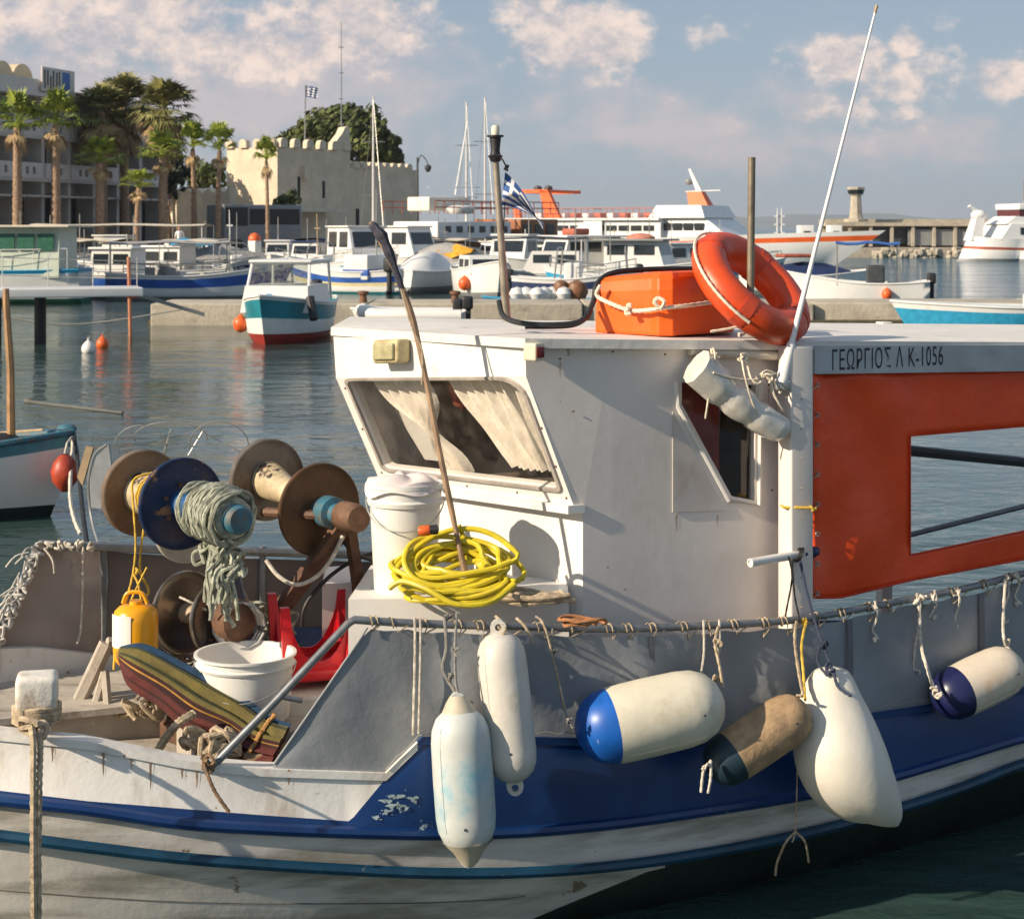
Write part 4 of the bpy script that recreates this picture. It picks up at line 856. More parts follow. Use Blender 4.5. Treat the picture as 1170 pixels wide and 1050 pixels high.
GWH=mat('bulwark_white',(.78,.75,.7),.5,var=.05,vs=3,dirt=(.42,.32,.22),damt=.55,ds=6,dst=(1,1,.35),chip=(.33,.17,.07),camt=.34,cs=9,bump=.002,bs=25)
DECK=mat('worn_deck',(.44,.39,.32),.85,var=.2,vs=5,dirt=(.12,.08,.05),damt=.7,ds=5,chip=(.5,.46,.38),camt=.3,cs=9,bump=.006,bs=18)
DODG=mat('dodger_stained',(.3,.25,.22),.75,var=.2,vs=2,dirt=(.26,.12,.06),damt=.75,ds=3,dst=(1,1,.5),chip=(.1,.08,.07),camt=.1,cs=6,bump=.004,bs=7)
CANV=mat('grey_canvas',(.25,.265,.28),.55,var=.12,vs=1.8,dirt=(.36,.35,.33),damt=.5,ds=2.4,dst=(1,1,1.4),bump=.008,bs=5)
PIPE=mat('pipe_grey',(.2,.21,.22),.4,metal=.5,var=.2,vs=14,dirt=(.25,.15,.09),damt=.35,ds=18)
CABW=mat('cabin_white',(.74,.67,.61),.45,var=.05,vs=2,dirt=(.58,.47,.39),damt=.35,ds=2.2,dst=(1,1,.4),chip=(.35,.24,.17),camt=.1,cs=10,bump=.0012,bs=8)
ROPE=mat('tan_rope',(.42,.33,.22),.9,var=.35,vs=40,dirt=(.2,.14,.08),damt=.5,ds=14,bump=.003,bs=120)
ROPEW=mat('pale_rope',(.6,.54,.45),.9,var=.25,vs=40,dirt=(.3,.24,.17),damt=.5,ds=14,bump=.003,bs=120)
ROPEY=mat('yellow_rope',(.62,.4,.05),.8,var=.3,vs=30,bump=.002,bs=120)
RUST=mat('rusty_steel',(.12,.062,.036),.7,metal=.25,var=.4,vs=8,dirt=(.26,.15,.09),damt=.6,ds=6,bump=.003,bs=30)
GD=[(-452,6.95),(-350,6.78),(-250,6.68),(0,6.60),(200,6.67),(440,6.87),(660,7.12),(900,7.55),(1050,7.93),(1170,8.3),(1350,9.0),(1500,9.9)]
T0=[(-452,770),(-250,815),(0,838),(100,848),(200,868),(240,874),(300,879),(440,884),(482,843),(600,843),(700,845),(800,842),(900,832),(1000,815),(1100,799),(1170,786),(1350,765),(1500,742)]
T1=[(-452,838),(-250,878),(0,903),(100,915),(200,923),(300,931),(400,938),(440,890),(484,845),(600,846),(700,848),(800,845),(900,835),(1000,818),(1100,802),(1170,789),(1350,768),(1500,745)]
T2=[(-452,850),(-250,893),(0,920),(100,931),(200,946),(300,953),(400,957),(500,959),(600,956),(700,947),(800,933),(900,917),(1000,898),(1100,869),(1170,848),(1350,808),(1500,775)]
T3=[(-452,872),(-250,918),(0,948),(100,961),(200,973),(300,981),(400,987),(500,991),(600,990),(700,983),(800,969),(900,950),(1000,925),(1100,893),(1170,866),(1350,822),(1500,787)]
T4=[(x,y+13) for x,y in T3]
def smt(x,a,b): t=min(1,max(0,(x-a)/(b-a))); return t*t*(3-2*t)
def gd(px): return sitp(GD,px)
def npt(tab,px,off): return P(px,sitp(tab,px) if tab not in (T0,T1) else itp(tab,px),gd(px)+off)
def shrink(px): return .16+.30*abs((px-500)/950)**1.3 if px>500 else .16+.14*abs((500-px)/950)
def wlp(px,z,off):   # point at height z, pushed inboard by off
    return XZ(px,gd(px)+off,z)
xs=[-452]+list(range(-440,380,20))+list(range(380,500,6))+list(range(500,1500,20))+[1500]
def rows_at(px):
    r=[npt(T0,px,0),npt(T1,px,-.005)]
    y1=T1; b=npt(T2,px,-.03); r.append(r[1].lerp(b,.5)+V((0,-.006,0))); r.append(b)
    r.append(npt(T2,px,-.012)+V((0,0,-.004))); r.append(npt(T3,px,-.0)); t3=npt(T3,px,-.03)
    r+= [t3, npt(T4,px,-.03), npt(T4,px,.0)]
    z4=r[-1].z; s=shrink(px)
    zb=z4-.012 if px>=755 else (z4*(1-((755-px)/165)) + .035*((755-px)/165) if px>590 else .03)
    of=lambda z: s*1.05*max(0,1-z/max(z4,.02))**1.2
    for z in (z4-(z4-zb)*.5,zb,zb*.5): r.append(wlp(px,z,of(z)))
    r+=[wlp(px,0,s*1.05),wlp(px,-.35,s*2.2+.3)]
    return r
def fix_end(p,px):
    """keep each side on its own half of the hull"""
    q=p-C_; s=q.x*NR.x+q.y*NR.y
    if s<.03: p=p+NR*(.03-s)
    return p
RW=[[fix_end(q,x) for q in rows_at(x)] for x in xs]
FBOAT=thing('fishing_boat','large blue and white wooden fishing boat with cabin, winches and orange side curtain in the foreground','boat',C_+V((2.5,1,0)))
FBOAT['label']='large blue and white fishing boat with white cabin and winches in the foreground'
def side(far):
    mb=MB(); nr=len(RW[0])
    fm=mir if far else (lambda p:p)
    for r in range(nr-1):
        for i in range(len(xs)-1):
            xm=(xs[i]+xs[i+1])/2
            if r==0: k=0
            elif r in(1,2): k=1
            elif r==3: k=1
            elif r==4: k=2
            elif r in (5,6,7): k=3
            elif r in (8,9): k=2 if xm<755 else 4
            else: k=4
            if r==0 and xm>440: k=1
            if r in (8,) and xm>=755: k=4
            mb.cm=k; mb.add([fm(RW[i][r]),fm(RW[i][r+1]),fm(RW[i+1][r+1]),fm(RW[i+1][r])],[(0,1,2,3)],r not in(0,3,5,7))
    return mb
mb=side(False); m2=side(True); o=len(mb.v); mb.v+=m2.v; mb.f+=[[i+o for i in f] for f in m2.f]; mb.m+=m2.m; mb.sm+=m2.sm
HULL=mb.build('hull',[GWH,HB,HWL,HT,HA],FBOAT)
# stem and stern posts
for i,(nm) in ((0,'stem_post'),(-1,'stern_post')):
    c=[(p+mir(p))/2 for p in RW[i]]; mb=MB(); mb.tube([c[0]+V((0,0,.25))]+c,.06,8); mb.build(nm,HB,FBOAT)
# half round rub rails
for far in (0,1):
    fm=mir if far else (lambda p:p)
    mb=MB(); mb.tube([fm(fix_end(npt(T3,x,-.032).lerp(npt(T4,x,-.032),.5),x)) for x in xs],.023,8); mb.build('rub_rail',HT,FBOAT)
    mb=MB(); mb.tube([fm(fix_end(npt(T2,x,-.026)+V((0,0,.022)),x)) for x in xs],.024,8); mb.build('rub_rail',HB,FBOAT)
# gunwale cap and inner bulwark (near side and far side)
for far in (0,1):
    mb=MB(); fm=mir if far else (lambda p:p)
    outer=[];inner=[];low=[]
    for i,x in enumerate(xs):
        g=RW[i][0].copy(); n=-NR; w=.085 if x<470 else .05
        q=g-C_; s=q.x*NR.x+q.y*NR.y; w=min(w,max(.001,s-.02))
        outer.append(fm(g+V((0,0,.006))-n*.012)); inner.append(fm(g+n*w+V((0,0,.008)))); low.append(fm(g+n*(w+.004)+V((0,0,-.34 if x<470 else -.1))))
    ci=next(i for i,x in enumerate(xs) if x>=473)
    for sl_,gm in ((slice(0,ci+1),GWH),(slice(ci,None),HB)):
        mb=MB(); O,I_,L_=outer[sl_],inner[sl_],low[sl_]; mb.grid([[p-V((0,0,.03)) for p in O],O,I_,L_],False); mb.build('gunwale',gm,FBOAT)
# deck
def deckz(x): return itp([(-452,.8),(0,.66),(440,.60),(1500,.6)],x)
mb=MB(); a=[];b=[]
for i,x in enumerate(xs):
    g=RW[i][0]-NR*.05; p=V((g.x,g.y,deckz(x))); a.append(p); b.append(mir(p))
mb.grid([a,[p.lerp(q,.5)+V((0,0,.05)) for p,q in zip(a,b)],b],False); mb.build('deck',DECK,FBOAT)
# raised foredeck step (beam seen at the left) with a dark seam under its edge
def axp(s,l,z): return C_+A_*s-NR*l+V((0,0,z))      # s along axis aft, l>0 towards far side
mb=MB(); 
def slab(mb,s0,s1,l0,l1,z0,z1): mb.hexa([axp(s0,l0,z0),axp(s1,l0,z0),axp(s1,l1,z0),axp(s0,l1,z0),axp(s0,l0,z1),axp(s1,l0,z1),axp(s1,l1,z1),axp(s0,l1,z1)])
slab(mb,-.9,1.15,.12,.7,.6,.80); mb.build('hatch_coaming',DECK,FBOAT)
mb=MB(); slab(mb,-.95,1.2,.08,.74,.802,.83); mb.build('hatch_cover',mat('hatch_boards',(.46,.41,.34),.8,var=.2,vs=4,dirt=(.14,.1,.07),damt=.6,ds=4,dst=(1,4,1),bump=.006,bs=10),FBOAT)
# far bow dodger: pipe frame with stained panel
fdo=[(-330,640,7.7),(-150,632,7.85),(45,622,8.15),(200,628,8.5),(430,634,9.0)]
def farbase(px,D): 
    return P(px,812 if px<300 else 800,D-.12)
ft=[P(45,622,8.15),P(200,628,8.5),P(430,634,9.0),P(560,640,9.3)]
mb=MB(); mb.tube([P(-12,752,7.93),P(45,622,8.15)],.022,8); mb.tube(ft,.022,8); 
for px,D in ((118,8.32),(300,8.72)): mb.tube([P(px,624,D),P(px,805,D)],.017,8)
mb.build('dodger_frame',PIPE,FBOAT)
mb=MB(); t_=[P(-9,752,7.96),P(46,628,8.17),P(80,629,8.25),P(118,630,8.33)]; b_=[P(-40,845,7.95),P(20,830,8.05),P(70,825,8.15),P(112,820,8.25)]
mb.grid([[p.lerp(q,k/6)+V((0,.02*math.sin(k*1.3+i),0)) for i,(p,q) in enumerate(zip(t_,b_))] for k in range(7)]); mb.build('dodger_panel',DODG,FBOAT)
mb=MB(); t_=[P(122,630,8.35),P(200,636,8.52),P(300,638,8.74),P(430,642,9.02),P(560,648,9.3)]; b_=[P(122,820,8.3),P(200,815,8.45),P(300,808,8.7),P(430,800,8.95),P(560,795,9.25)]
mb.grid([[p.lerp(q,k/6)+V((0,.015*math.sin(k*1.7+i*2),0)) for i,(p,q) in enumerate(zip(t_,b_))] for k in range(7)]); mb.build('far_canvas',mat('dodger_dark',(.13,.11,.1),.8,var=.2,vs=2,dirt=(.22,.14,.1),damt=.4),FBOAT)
# inner wooden bracket near the bow
mb=MB(); 
for a,b,w in ((P(86,812,7.7),P(122,735,7.75),.035),(P(122,735,7.75),P(150,738,7.8),.03),(P(106,815,7.65),P(120,768,7.7),.02),(P(120,768,7.7),P(124,815,7.6),.02)): mb.tube([a,b],w,6)
mb.build('bow_bracket',DECK,FBOAT)
# ---- near rail with grey canvas
RL=[(405,708),(470,712),(600,716),(700,718),(800,715),(900,709),(960,700),(1000,692),(1100,673),(1170,655),(1350,612),(1480,585)]
def rp_(x): return P(x,sitp(RL,x),gd(x)+.02)
rx=[405+i*(1480-405)/60 for i in range(61)]
mb=MB(); mb.tube([P(238,880,gd(238)-.0)]+[P(310,806,gd(310)+.01),P(398,712,gd(398)+.02)]+[rp_(x) for x in rx],.0165,10)
mb.tube([P(345,800,6.84),P(318,795,6.81)],.012,8); mb.build('rail_pipe',PIPE,FBOAT)
CT=[(310,870),(345,820),(380,765),(412,720)]; 
mb=MB(); cols=[]
for i in range(85):
    x=312+i*(1480-312)/84
    if x<418: top=P(x,itp([(312,872),(418,718)],x),gd(x)+.02)
    else: top=rp_(x)-V((0,0,.022))
    bot=P(x,itp(T0,x)-(1 if x<440 or x>482 else 3),gd(x)+.012)
    c=[]
    for k in range(9):
        t=k/8; p=top.lerp(bot,t); bulge=math.sin(t*math.pi)
        fold=.014*math.sin(x*.035+t*2.2)+.008*math.sin(x*.09-t*5)+ .02*math.exp(-((x-690)/28)**2)*math.cos(t*3)
        sag=.012*abs(math.sin((x-412)/52*math.pi)) if (k==0 and x>418) else 0
        c.append(p+NR*(.01+fold*(.25+bulge)*(.3+.7*smt(x,440,560)))-V((0,0,sag)))
    cols.append(c)
mb.grid(cols); CAN=mb.build('side_canvas',CANV,FBOAT)
mb=MB(); mb.tube([c[0]+NR*.004 for c in cols if c[0].z<rp_(418).z-.03 and c[0].x<rp_(424).x][:9]+[rp_(419)-V((0,0,.025))+NR*.01],.005,6); mb.build('canvas_hem',CANV,CAN)
# lashings of the canvas to the rail
mb=MB(); rl=random.Random(5)
x=425
cord=[]
while x<1465:
    p=rp_(x); d=(rp_(x+6)-p).normalized(); u=V((0,0,1)); w=NR
    cord+=[p+d*(k*.0035-.012+rl.uniform(-.001,.001))+ (u*math.cos(k*.9)+w*math.sin(k*.9))*.021 for k in range(rl.choice((7,10,10,14)))]+[p+w*.024+d*rl.uniform(-.02,.02)-V((0,0,.03+rl.uniform(0,.03)))]
    x+=rl.uniform(19,40)
mb.tube(cord,.0033,5)
mb.build('lashing_cord',ROPE,FBOAT,merge=False)
mb=MB()
for x,l in ((742-180,.0),(1044,.32),(1064,.1),(996,.14),(1090,.16),(1146,.2),(1158,.13)):
    if not l: continue
    mb=MB(); p=rp_(x)+NR*.025; rope(mb,[p+V((0,0,.03)),p+V((.01,0,-l*.3)),p+V((-.01,0,-l*.7)),p+V((.03*rl.uniform(-1,1),0,-l))],.0055); blob(mb,p+V((0,0,-l)),.012,7,.004,rl); blob(mb,p,.018,8,.005,rl); mb.build('rope_end',ROPEW,FBOAT,merge=False)
for x,y1 in ((471,840),(477,838),(800,770),(818,735)): mb=MB(); p=rp_(x)+NR*.03; rope(mb,[p+V((0,0,.03)),p+NR*.004+V((0,0,-.1)),P(x+1,y1,gd(x)-.03)],.005); mb.build('rope_end',ROPEW,FBOAT,merge=False)
# ---- cabin
L1=V((.305,7.45,0)); L2=XZ(436,8.59,0); L2.z=0
B1=P(655,577,7.43); B2=P(433,547,8.57); T1c=P(601,430,7.36); T2c=P(384,432,8.5); R1=P(600,392,7.36); R2=P(381,385,8.5)
def quadpt(u,v): # u 0 far .. 1 near ; v 0 top .. 1 bottom on the raked windscreen plane
    return T2c.lerp(T1c,u).lerp(B2.lerp(B1,u),v)
inn=(quadpt(.5,.5)-V((0,0,0))); wn=(T1c-T2c).cross(B2-T2c).normalized()
if wn.y>0: wn=-wn       # towards the camera
zb=.62
L1=V((L1.x,L1.y,0)); 
aft=XZ(905,7.86,0)-L1; AL=aft.length; aft=aft.normalized(); an=V((aft.y,-aft.x,0))
# rounded inner outline of the windscreen opening (u,v)
def rrect(u0,u1,v0,v1,r,n=5,sk=None):
    out=[]
    for (cx,cy,a0,rr) in ((u1-r[0],v0+r[0]*1.5,-90,r[0]),(u1-r[1],v1-r[1]*1.5,0,r[1]),(u0+r[2],v1-r[2]*1.5,90,r[2]),(u0+r[3],v0+r[3]*1.5,180,r[3])):
        for k in range(n+1): a=R(a0+90*k/n); out.append((cx+rr*math.cos(a),cy+rr*1.5*math.sin(a)))
    return out
inr=rrect(.065,.965,-.0+.02,.88,(.1,.03,.03,.03))
def outer_for(inr):
    out=[]
    for u,v in inr:
        du,dv=u-.5,v-.45; s=min((.5/abs(du)) if abs(du)>1e-6 else 9,((.55 if dv>0 else .45)/abs(dv)) if abs(dv)>1e-6 else 9); out.append((.5+du*s,.45+dv*s))
    return out
out=outer_for(inr)
# snap closest outer points to the true corners
for c in ((0,0),(1,0),(0,1),(1,1)):
    j=min(range(len(out)),key=lambda k:(out[k][0]-c[0])**2+(out[k][1]-c[1])**2); out[j]=c
mb=MB(); mb.ring([quadpt(*p)+wn*.0 for p in out],[quadpt(*p) for p in inr],-wn*.05); FR=mb.build('windscreen_frame',WHITE,FBOAT)
mb=MB(); ri=[quadpt(.5+(u-.5)*1.03,.45+(v-.45)*1.05) for u,v in inr]; mb.ring([p+wn*.012 for p in ri],[quadpt(*p)+wn*.012 for p in inr],-wn*.015); mb.build('window_seal',mat('seal_grey',(.35,.31,.27),.6,var=.2,vs=9),FR)
mb=MB(); mb.poly([quadpt(.5+(u-.5)*1.01,.45+(v-.45)*1.01)-wn*.02 for u,v in inr]); mb.build('windscreen_pane',glassmat('cabin_glass',(.93,.92,.9),.3,.045),FBOAT)
# header above the windscreen, sill ledge and lower front wall
mb=MB(); mb.add([T2c,T1c,R1,R2],[(0,1,2,3)]); mb.build('front_header',WHITE,FBOAT)
led=V((-.9,-.43,0)).normalized()
mb=MB(); s0=B2+led*.03; s1=B1+led*.03+NR*.012
mb.hexa([s0-V((0,0,.035)),s1-V((0,0,.035)),B1+aft*.05+NR*.012-V((0,0,.035)),B2+aft*.05-V((0,0,.035)),s0,s1,B1+aft*.05+NR*.012,B2+aft*.05]); mb.build('window_sill',WHITE,FBOAT)
W1=P(666,583,7.45); W2=XZ(436,8.59,1.66)
mb=MB(); mb.add([V((W2.x,W2.y,zb)),V((W1.x,W1.y,zb)),W1+V((0,0,.05)),W2+V((0,0,.05))],[(0,1,2,3)]); mb.build('front_wall',WHITE,FBOAT)
# near side wall: outline polygon with a window opening
def sidep(px,py):    # pixel -> point on the side wall plane
    o=L1; d=V(((px-CX)/F,1,-(py-HY)/F)); t=(an.dot(o))/an.dot(V((d.x,d.y,0))); return V((d.x*t,d.y*t,H+d.z*t))
def wallp(px,py): 
    p=sidep(px,py); return p
topy=389
edgeT=R1; 
out_poly=[R1,T1c,B1,W1]
inw=[(779,437),(779,462),(836,567),(862,572),(864,440)]
# build the wall with two strips: left of the window, below, right, above
ins=[sidep(*p) for p in inw]
bot1=V((W1.x,W1.y,zb)); endx=926
e_top=sidep(endx,389); e_bot=sidep(endx,705); e_bot=V((e_bot.x,e_bot.y,zb))
tl=sidep(700,389); bl=V((*sidep(700,700).xy,zb))
tw=sidep(779,389); bw_=V((*sidep(779,700).xy,zb)); b2_=V((*sidep(840,700).xy,zb)); tr_=sidep(864,389); br_=V((*sidep(864,700).xy,zb))
mb=MB()
mb.add([R1,T1c,B1,W1,bot1,bl,tl],[(6,5,4,3,2,1,0)])
mb.add([tl,bl,bw_,ins[1],ins[0],tw],[(0,1,2,3,4,5)])
mb.add([ins[1],bw_,b2_,ins[2]],[(0,1,2,3)]); mb.add([ins[2],b2_,br_,ins[3]],[(0,1,2,3)])
mb.add([tw,ins[0],ins[4],tr_],[(0,1,2,3)]); mb.add([tr_,ins[4],ins[3],br_,e_bot,e_top],[(0,1,2,3,4,5)])
# reveal of the opening
mb.add(ins+[p-an*.05 for p in ins],[(i,(i+1)%5,5+(i+1)%5,5+i) for i in range(5)])
mb.build('cabin_side',CABW,FBOAT)
# window frame bars and the triangular panel
mb=MB(); fr=[sidep(768,432),sidep(768,586),sidep(834,588),sidep(872,578),sidep(872,428)]
mb.tube([sidep(772,436)+an*.004,sidep(774,464)+an*.004,sidep(832,572)+an*.004,sidep(867,577)+an*.004,sidep(869,440)+an*.004],.011,6)
mb.build('side_window_frame',WHITE,FBOAT)
mb=MB(); mb.prism([sidep(768,470)+an*.0015,sidep(768,585)+an*.0015,sidep(828,583)+an*.0015],an*.005); mb.build('patch_panel',mat('patch_pink',(.56,.5,.46),.5,var=.1,vs=6,dirt=(.35,.24,.18),damt=.5),FBOAT)
mb=MB(); mb.poly([p-an*.035 for p in ins]); mb.build('side_window_pane',glassmat('side_glass',(.7,.72,.72),.3,.03),FBOAT)
# far and aft walls, interior
F1=V((W2.x,W2.y,0)); F2=F1+aft*(AL+.05)+V((.05,.12,0)); E1=V((e_top.x,e_top.y,0))
zr=2.40
mb=MB(); mb.add([V((F1.x,F1.y,zb)),V((F2.x,F2.y,zb)),V((F2.x,F2.y,zr)),R2,T2c,B2],[(0,1,2,3,4,5)]); mb.build('far_wall',CABW,FBOAT)
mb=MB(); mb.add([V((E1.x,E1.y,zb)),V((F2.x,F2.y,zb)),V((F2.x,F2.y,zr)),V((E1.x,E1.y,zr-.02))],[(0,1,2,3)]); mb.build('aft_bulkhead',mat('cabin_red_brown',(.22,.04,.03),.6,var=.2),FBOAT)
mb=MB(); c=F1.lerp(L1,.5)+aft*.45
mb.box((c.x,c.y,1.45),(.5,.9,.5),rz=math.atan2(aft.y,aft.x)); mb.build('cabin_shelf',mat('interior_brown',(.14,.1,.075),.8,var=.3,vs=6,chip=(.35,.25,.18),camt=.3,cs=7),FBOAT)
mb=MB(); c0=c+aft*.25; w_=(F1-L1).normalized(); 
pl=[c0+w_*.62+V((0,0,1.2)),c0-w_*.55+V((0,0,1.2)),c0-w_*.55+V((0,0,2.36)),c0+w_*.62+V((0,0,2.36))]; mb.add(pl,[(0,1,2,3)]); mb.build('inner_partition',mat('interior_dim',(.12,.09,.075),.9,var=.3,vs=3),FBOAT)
# curtains
CURT=mat('lace_curtain',(.82,.76,.66),.9,var=.1,vs=14,dirt=(.6,.5,.38),damt=.3,ds=9,bump=.004,bs=30)
def curtain(u0,u1,ub0,ub1,vt,vb,knot=None,folds=7):
    mb=MB(); rows=[]
    for j in range(17):
        v=vt+(vb-vt)*j/16; t=j/16
        a=u0+(ub0-u0)*t**1.3; b=u1+(ub1-u1)*t**1.1
        if knot: 
            g=math.exp(-((t-knot)/.18)**2)*.8; cc=a*.25+b*.75 if False else (a+b)/2; a=a+(cc-a)*g; b=b+(cc-b)*g
        r=[]
        for i in range(41):
            s=i/40; r.append(quadpt(a+(b-a)*s,v)-wn*(.075+.018*math.sin(s*folds*6.28+t*1.5)+.006*math.sin(s*31+t*9))+V((0,0,-.01*math.sin(s*math.pi)*(j==16))))
        rows.append(r)
    mb.grid(rows); mb.build('curtain',CURT,FBOAT)
curtain(.10,.43,.36,.47,.0,.92,.62,6); curtain(.52,.93,.70,.93,.0,.80,None,8)
mb=MB(); mb.prism([quadpt(.05,.35)-wn*.2,quadpt(.16,.35)-wn*.2,quadpt(.25,.95)-wn*.2,quadpt(.12,.95)-wn*.2],wn*.02); mb.build('inner_board',WHITE,FBOAT)
mb=MB(); mb.ball(quadpt(.47,.2)-wn*.22,.12,10,(.6,.5,1.2)); mb.build('hanging_cloth',mat('pinkish_red',(.35,.08,.06),.8,var=.2,vs=8),FBOAT)
mb=MB(); p=sidep(840,500)-an*.18; mb.tube([p+V((0,0,.35)),p+V((0,0,.1)),p-V((0,0,.1)),p-V((0,0,.35))],.022,8,True,[.02,.026,.016,.03]); mb.build('inner_bottle_post',mat('pale_cyan',(.35,.5,.5),.4,var=.3,vs=9),FBOAT)
mb=MB(); q=sidep(775,430)-an*.13; mb.grid([[q+aft*(s*.04)+V((0,0,-z*.16))-an*(.02*math.sin(s*1.8)) for s in range(8)] for z in range(5)]); mb.build('red_curtain',mat('dark_red_cloth',(.45,.05,.03),.8,var=.2,vs=6),FBOAT)
# ---- roof
RT=[P(378,374,8.55),P(600,387,7.31),P(926,390,7.80),P(1170,391,8.45),P(1470,389,9.35)]
RB=[P(400,362,9.0),P(600,366,9.15),P(925,369,9.6),P(1170,371,10.1),P(1430,373,10.9)]
th=V((0,0,-.04))
mb=MB(); n=12
rows=[]
for k in range(n+1):
    t=k/n; rows.append([a.lerp(b,t)+V((0,0,.03*math.sin(math.pi*t)*0)) for a,b in zip(RT,RB)])
rows=[[p+th for p in RT]]+rows+[[p+th for p in RB]]+[[p+th for p in reversed(RB)][::-1]]
mb.grid(rows[:-1],False)
mb.add([p+th for p in RT]+[p+th for p in RB],[(0,1,6,5),(1,2,7,6),(2,3,8,7),(3,4,9,8)])
mb.add([RT[0],RB[0],RB[0]+th,RT[0]+th],[(0,1,2,3)]); mb.add([RT[4],RB[4],RB[4]+th,RT[4]+th],[(0,1,2,3)])
mb.build('roof',mat('roof_white',(.7,.66,.6),.6,var=.06,vs=3,dirt=(.48,.42,.34),damt=.35,ds=4,chip=(.3,.25,.2),camt=.04,cs=8,bump=.003,bs=16),FBOAT)
# fascia board with the painted name
fa=P(926,395,7.83); fb=P(1470,393,9.4); fd=(fb-fa); fdn=V((fd.x,fd.y,0)).normalized(); fn=V((fdn.y,-fdn.x,0)); hh=V((0,0,-.125))
mb=MB(); mb.hexa([fa+hh+fn*.03,fb+hh+fn*.03,fb+hh-fn*.01,fa+hh-fn*.01,fa+fn*.03,fb+fn*.03,fb-fn*.01,fa-fn*.01]); FA=mb.build('fascia_board',mat('fascia_grey',(.45,.46,.46),.6,var=.12,vs=4,dirt=(.28,.28,.28),damt=.5,ds=6,dst=(1,1,2),bump=.002,bs=20),FBOAT)
def text(s,o,dx,up,nrm,h,m,parent,name='painted_name',squeeze=1,ext=.001):
    c=bpy.data.curves.new('t','FONT'); c.body=s; c.size=1; c.extrude=.0; c.space_character=1.12;  ob=bpy.data.objects.new('t',c); COL.objects.link(ob)
    bpy.context.view_layer.update(); dg=bpy.context.evaluated_depsgraph_get(); me=bpy.data.meshes.new_from_object(ob.evaluated_get(dg)); mb=MB(); sc_=h/.72
    vs=[o+dx*(v.co.x*sc_*squeeze)+up*(v.co.y*sc_)+nrm*ext for v in me.vertices]; mb.add(vs,[list(p.vertices) for p in me.polygons]); bpy.data.objects.remove(ob); bpy.data.meshes.remove(me); bpy.data.curves.remove(c)
    w_=max((v-o).dot(dx) for v in vs); return mb.build(name,m,parent,merge=False),w_
INK=mat('black_paint',(.025,.025,.03),.6,var=.3,vs=30)
to=fa+fn*.031+fdn*(.093)+V((0,0,-.112))
text('ΓΕΩΡΓΙΟΣ Λ K-1056',to,fdn,V((0,0,1)),fn,.092,INK,FA,'painted_name',.52)
# white pipe under the eave, square corner post
mb=MB(); mb.tube([P(788,401,7.62),P(912,408,7.8)],.021,10); mb.build('eave_pipe',mat('ivory_pipe',(.68,.62,.5),.5,var=.08,vs=8),FBOAT)
pc=P(909,400,7.72); 
mb=MB(); mb.bbox((pc.x,pc.y,1.62),(.115,.11,1.52),R(23),.01); mb.build('corner_post',CABW,FBOAT)
for px,D in ((1430,9.2),(1400,10.6),(1010,9.75)): mb=MB(); q=XZ(px,D,0); mb.bbox((q.x,q.y,1.5),(.07,.07,1.75),R(23),.01); mb.build('roof_post',CABW,FBOAT)
mb=MB(); mb.tube([P(1010,512,9.6),P(1180,529,10.4),P(1400,545,10.9)],.03,8); mb.build('dark_beam',mat('beam_grey',(.07,.08,.09),.6,var=.1),FBOAT)
mb=MB(); mb.tube([P(1020,616,9.6),P(1180,576,10.2),P(1400,545,10.9)],.016,8); mb.build('far_rail',PIPE,FBOAT)
# nav light and work lamp on the header
lp=R1.lerp(R2,-.0)+V((0,0,-.0)); c=P(610,402,7.31)
mb=MB(); mb.bbox(c,(.07,.06,.075),R(-40),.01); nl=mb.build('navigation_light',mat('lamp_ivory',(.6,.55,.42),.5,var=.1),FBOAT); mb=MB(); mb.bbox(c+NR*.034+V((.012,0,0)),(.035,.02,.045),R(22),.005); mb.build('red_lens',mat('red_lens',(.12,.012,.01),.2,var=.2),nl)
hd=(T1c-T2c).normalized(); hn=V((-.72,-.69,0)); M_=Matrix((hd,V((0,0,1)).cross(hd)*1,V((0,0,1)))).transposed()
c=R2.lerp(R1,.37)+V((0,0,-.055))+hn*.04
mb=MB(); mb.bbox(c,(.2,.08,.11),0,.02,M_); wl_=mb.build('work_lamp',mat('yellowed_plastic',(.5,.42,.22),.5,var=.25,vs=14,dirt=(.3,.2,.09),damt=.5,ds=9),FBOAT)
mb=MB(); mb.bbox(c+hn*.045,(.16,.02,.075),0,.01,M_); mb.build('lamp_glass',mat('old_lens',(.4,.36,.2),.15,var=.2,vs=20),wl_)
# white deck locker in front of the cabin and small grey box
def pbox(name,pts,z0,z1,m,bev=False):
    mb=MB(); mb.hexa([V((p.x,p.y,z0)) for p in pts]+[V((p.x,p.y,z1)) for p in pts]); return mb.build(name,m,FBOAT)
a=XZ(398,7.22,0); b=XZ(650,7.26,0); c=XZ(648,7.62,0); d=XZ(424,7.95,0)
pbox('deck_locker',[a,b,c,d],.6,H-420*7.3/F,WHITE)
a=XZ(368,7.75,0); b=XZ(402,7.8,0); c=XZ(405,8.2,0); d=XZ(372,8.15,0); pbox('battery_box',[a,b,c,d],.6,1.32,CABW)
# ---- bollard at the near bow with mooring rope
bc=P(40,818,6.66); 
mb=MB(); mb.bbox((bc.x,bc.y+.03,.98),(.10,.10,.42),R(12),.015); mb.bbox((bc.x,bc.y+.03,H-528*6.69/F),(.155,.15,.125),R(12),.024); BO=mb.build('mooring_bitt',mat('bitt_white',(.72,.68,.6),.6,var=.08,vs=9,dirt=(.35,.25,.16),damt=.6,ds=14,chip=(.3,.17,.09),camt=.45,cs=22,bump=.003,bs=40),FBOAT)
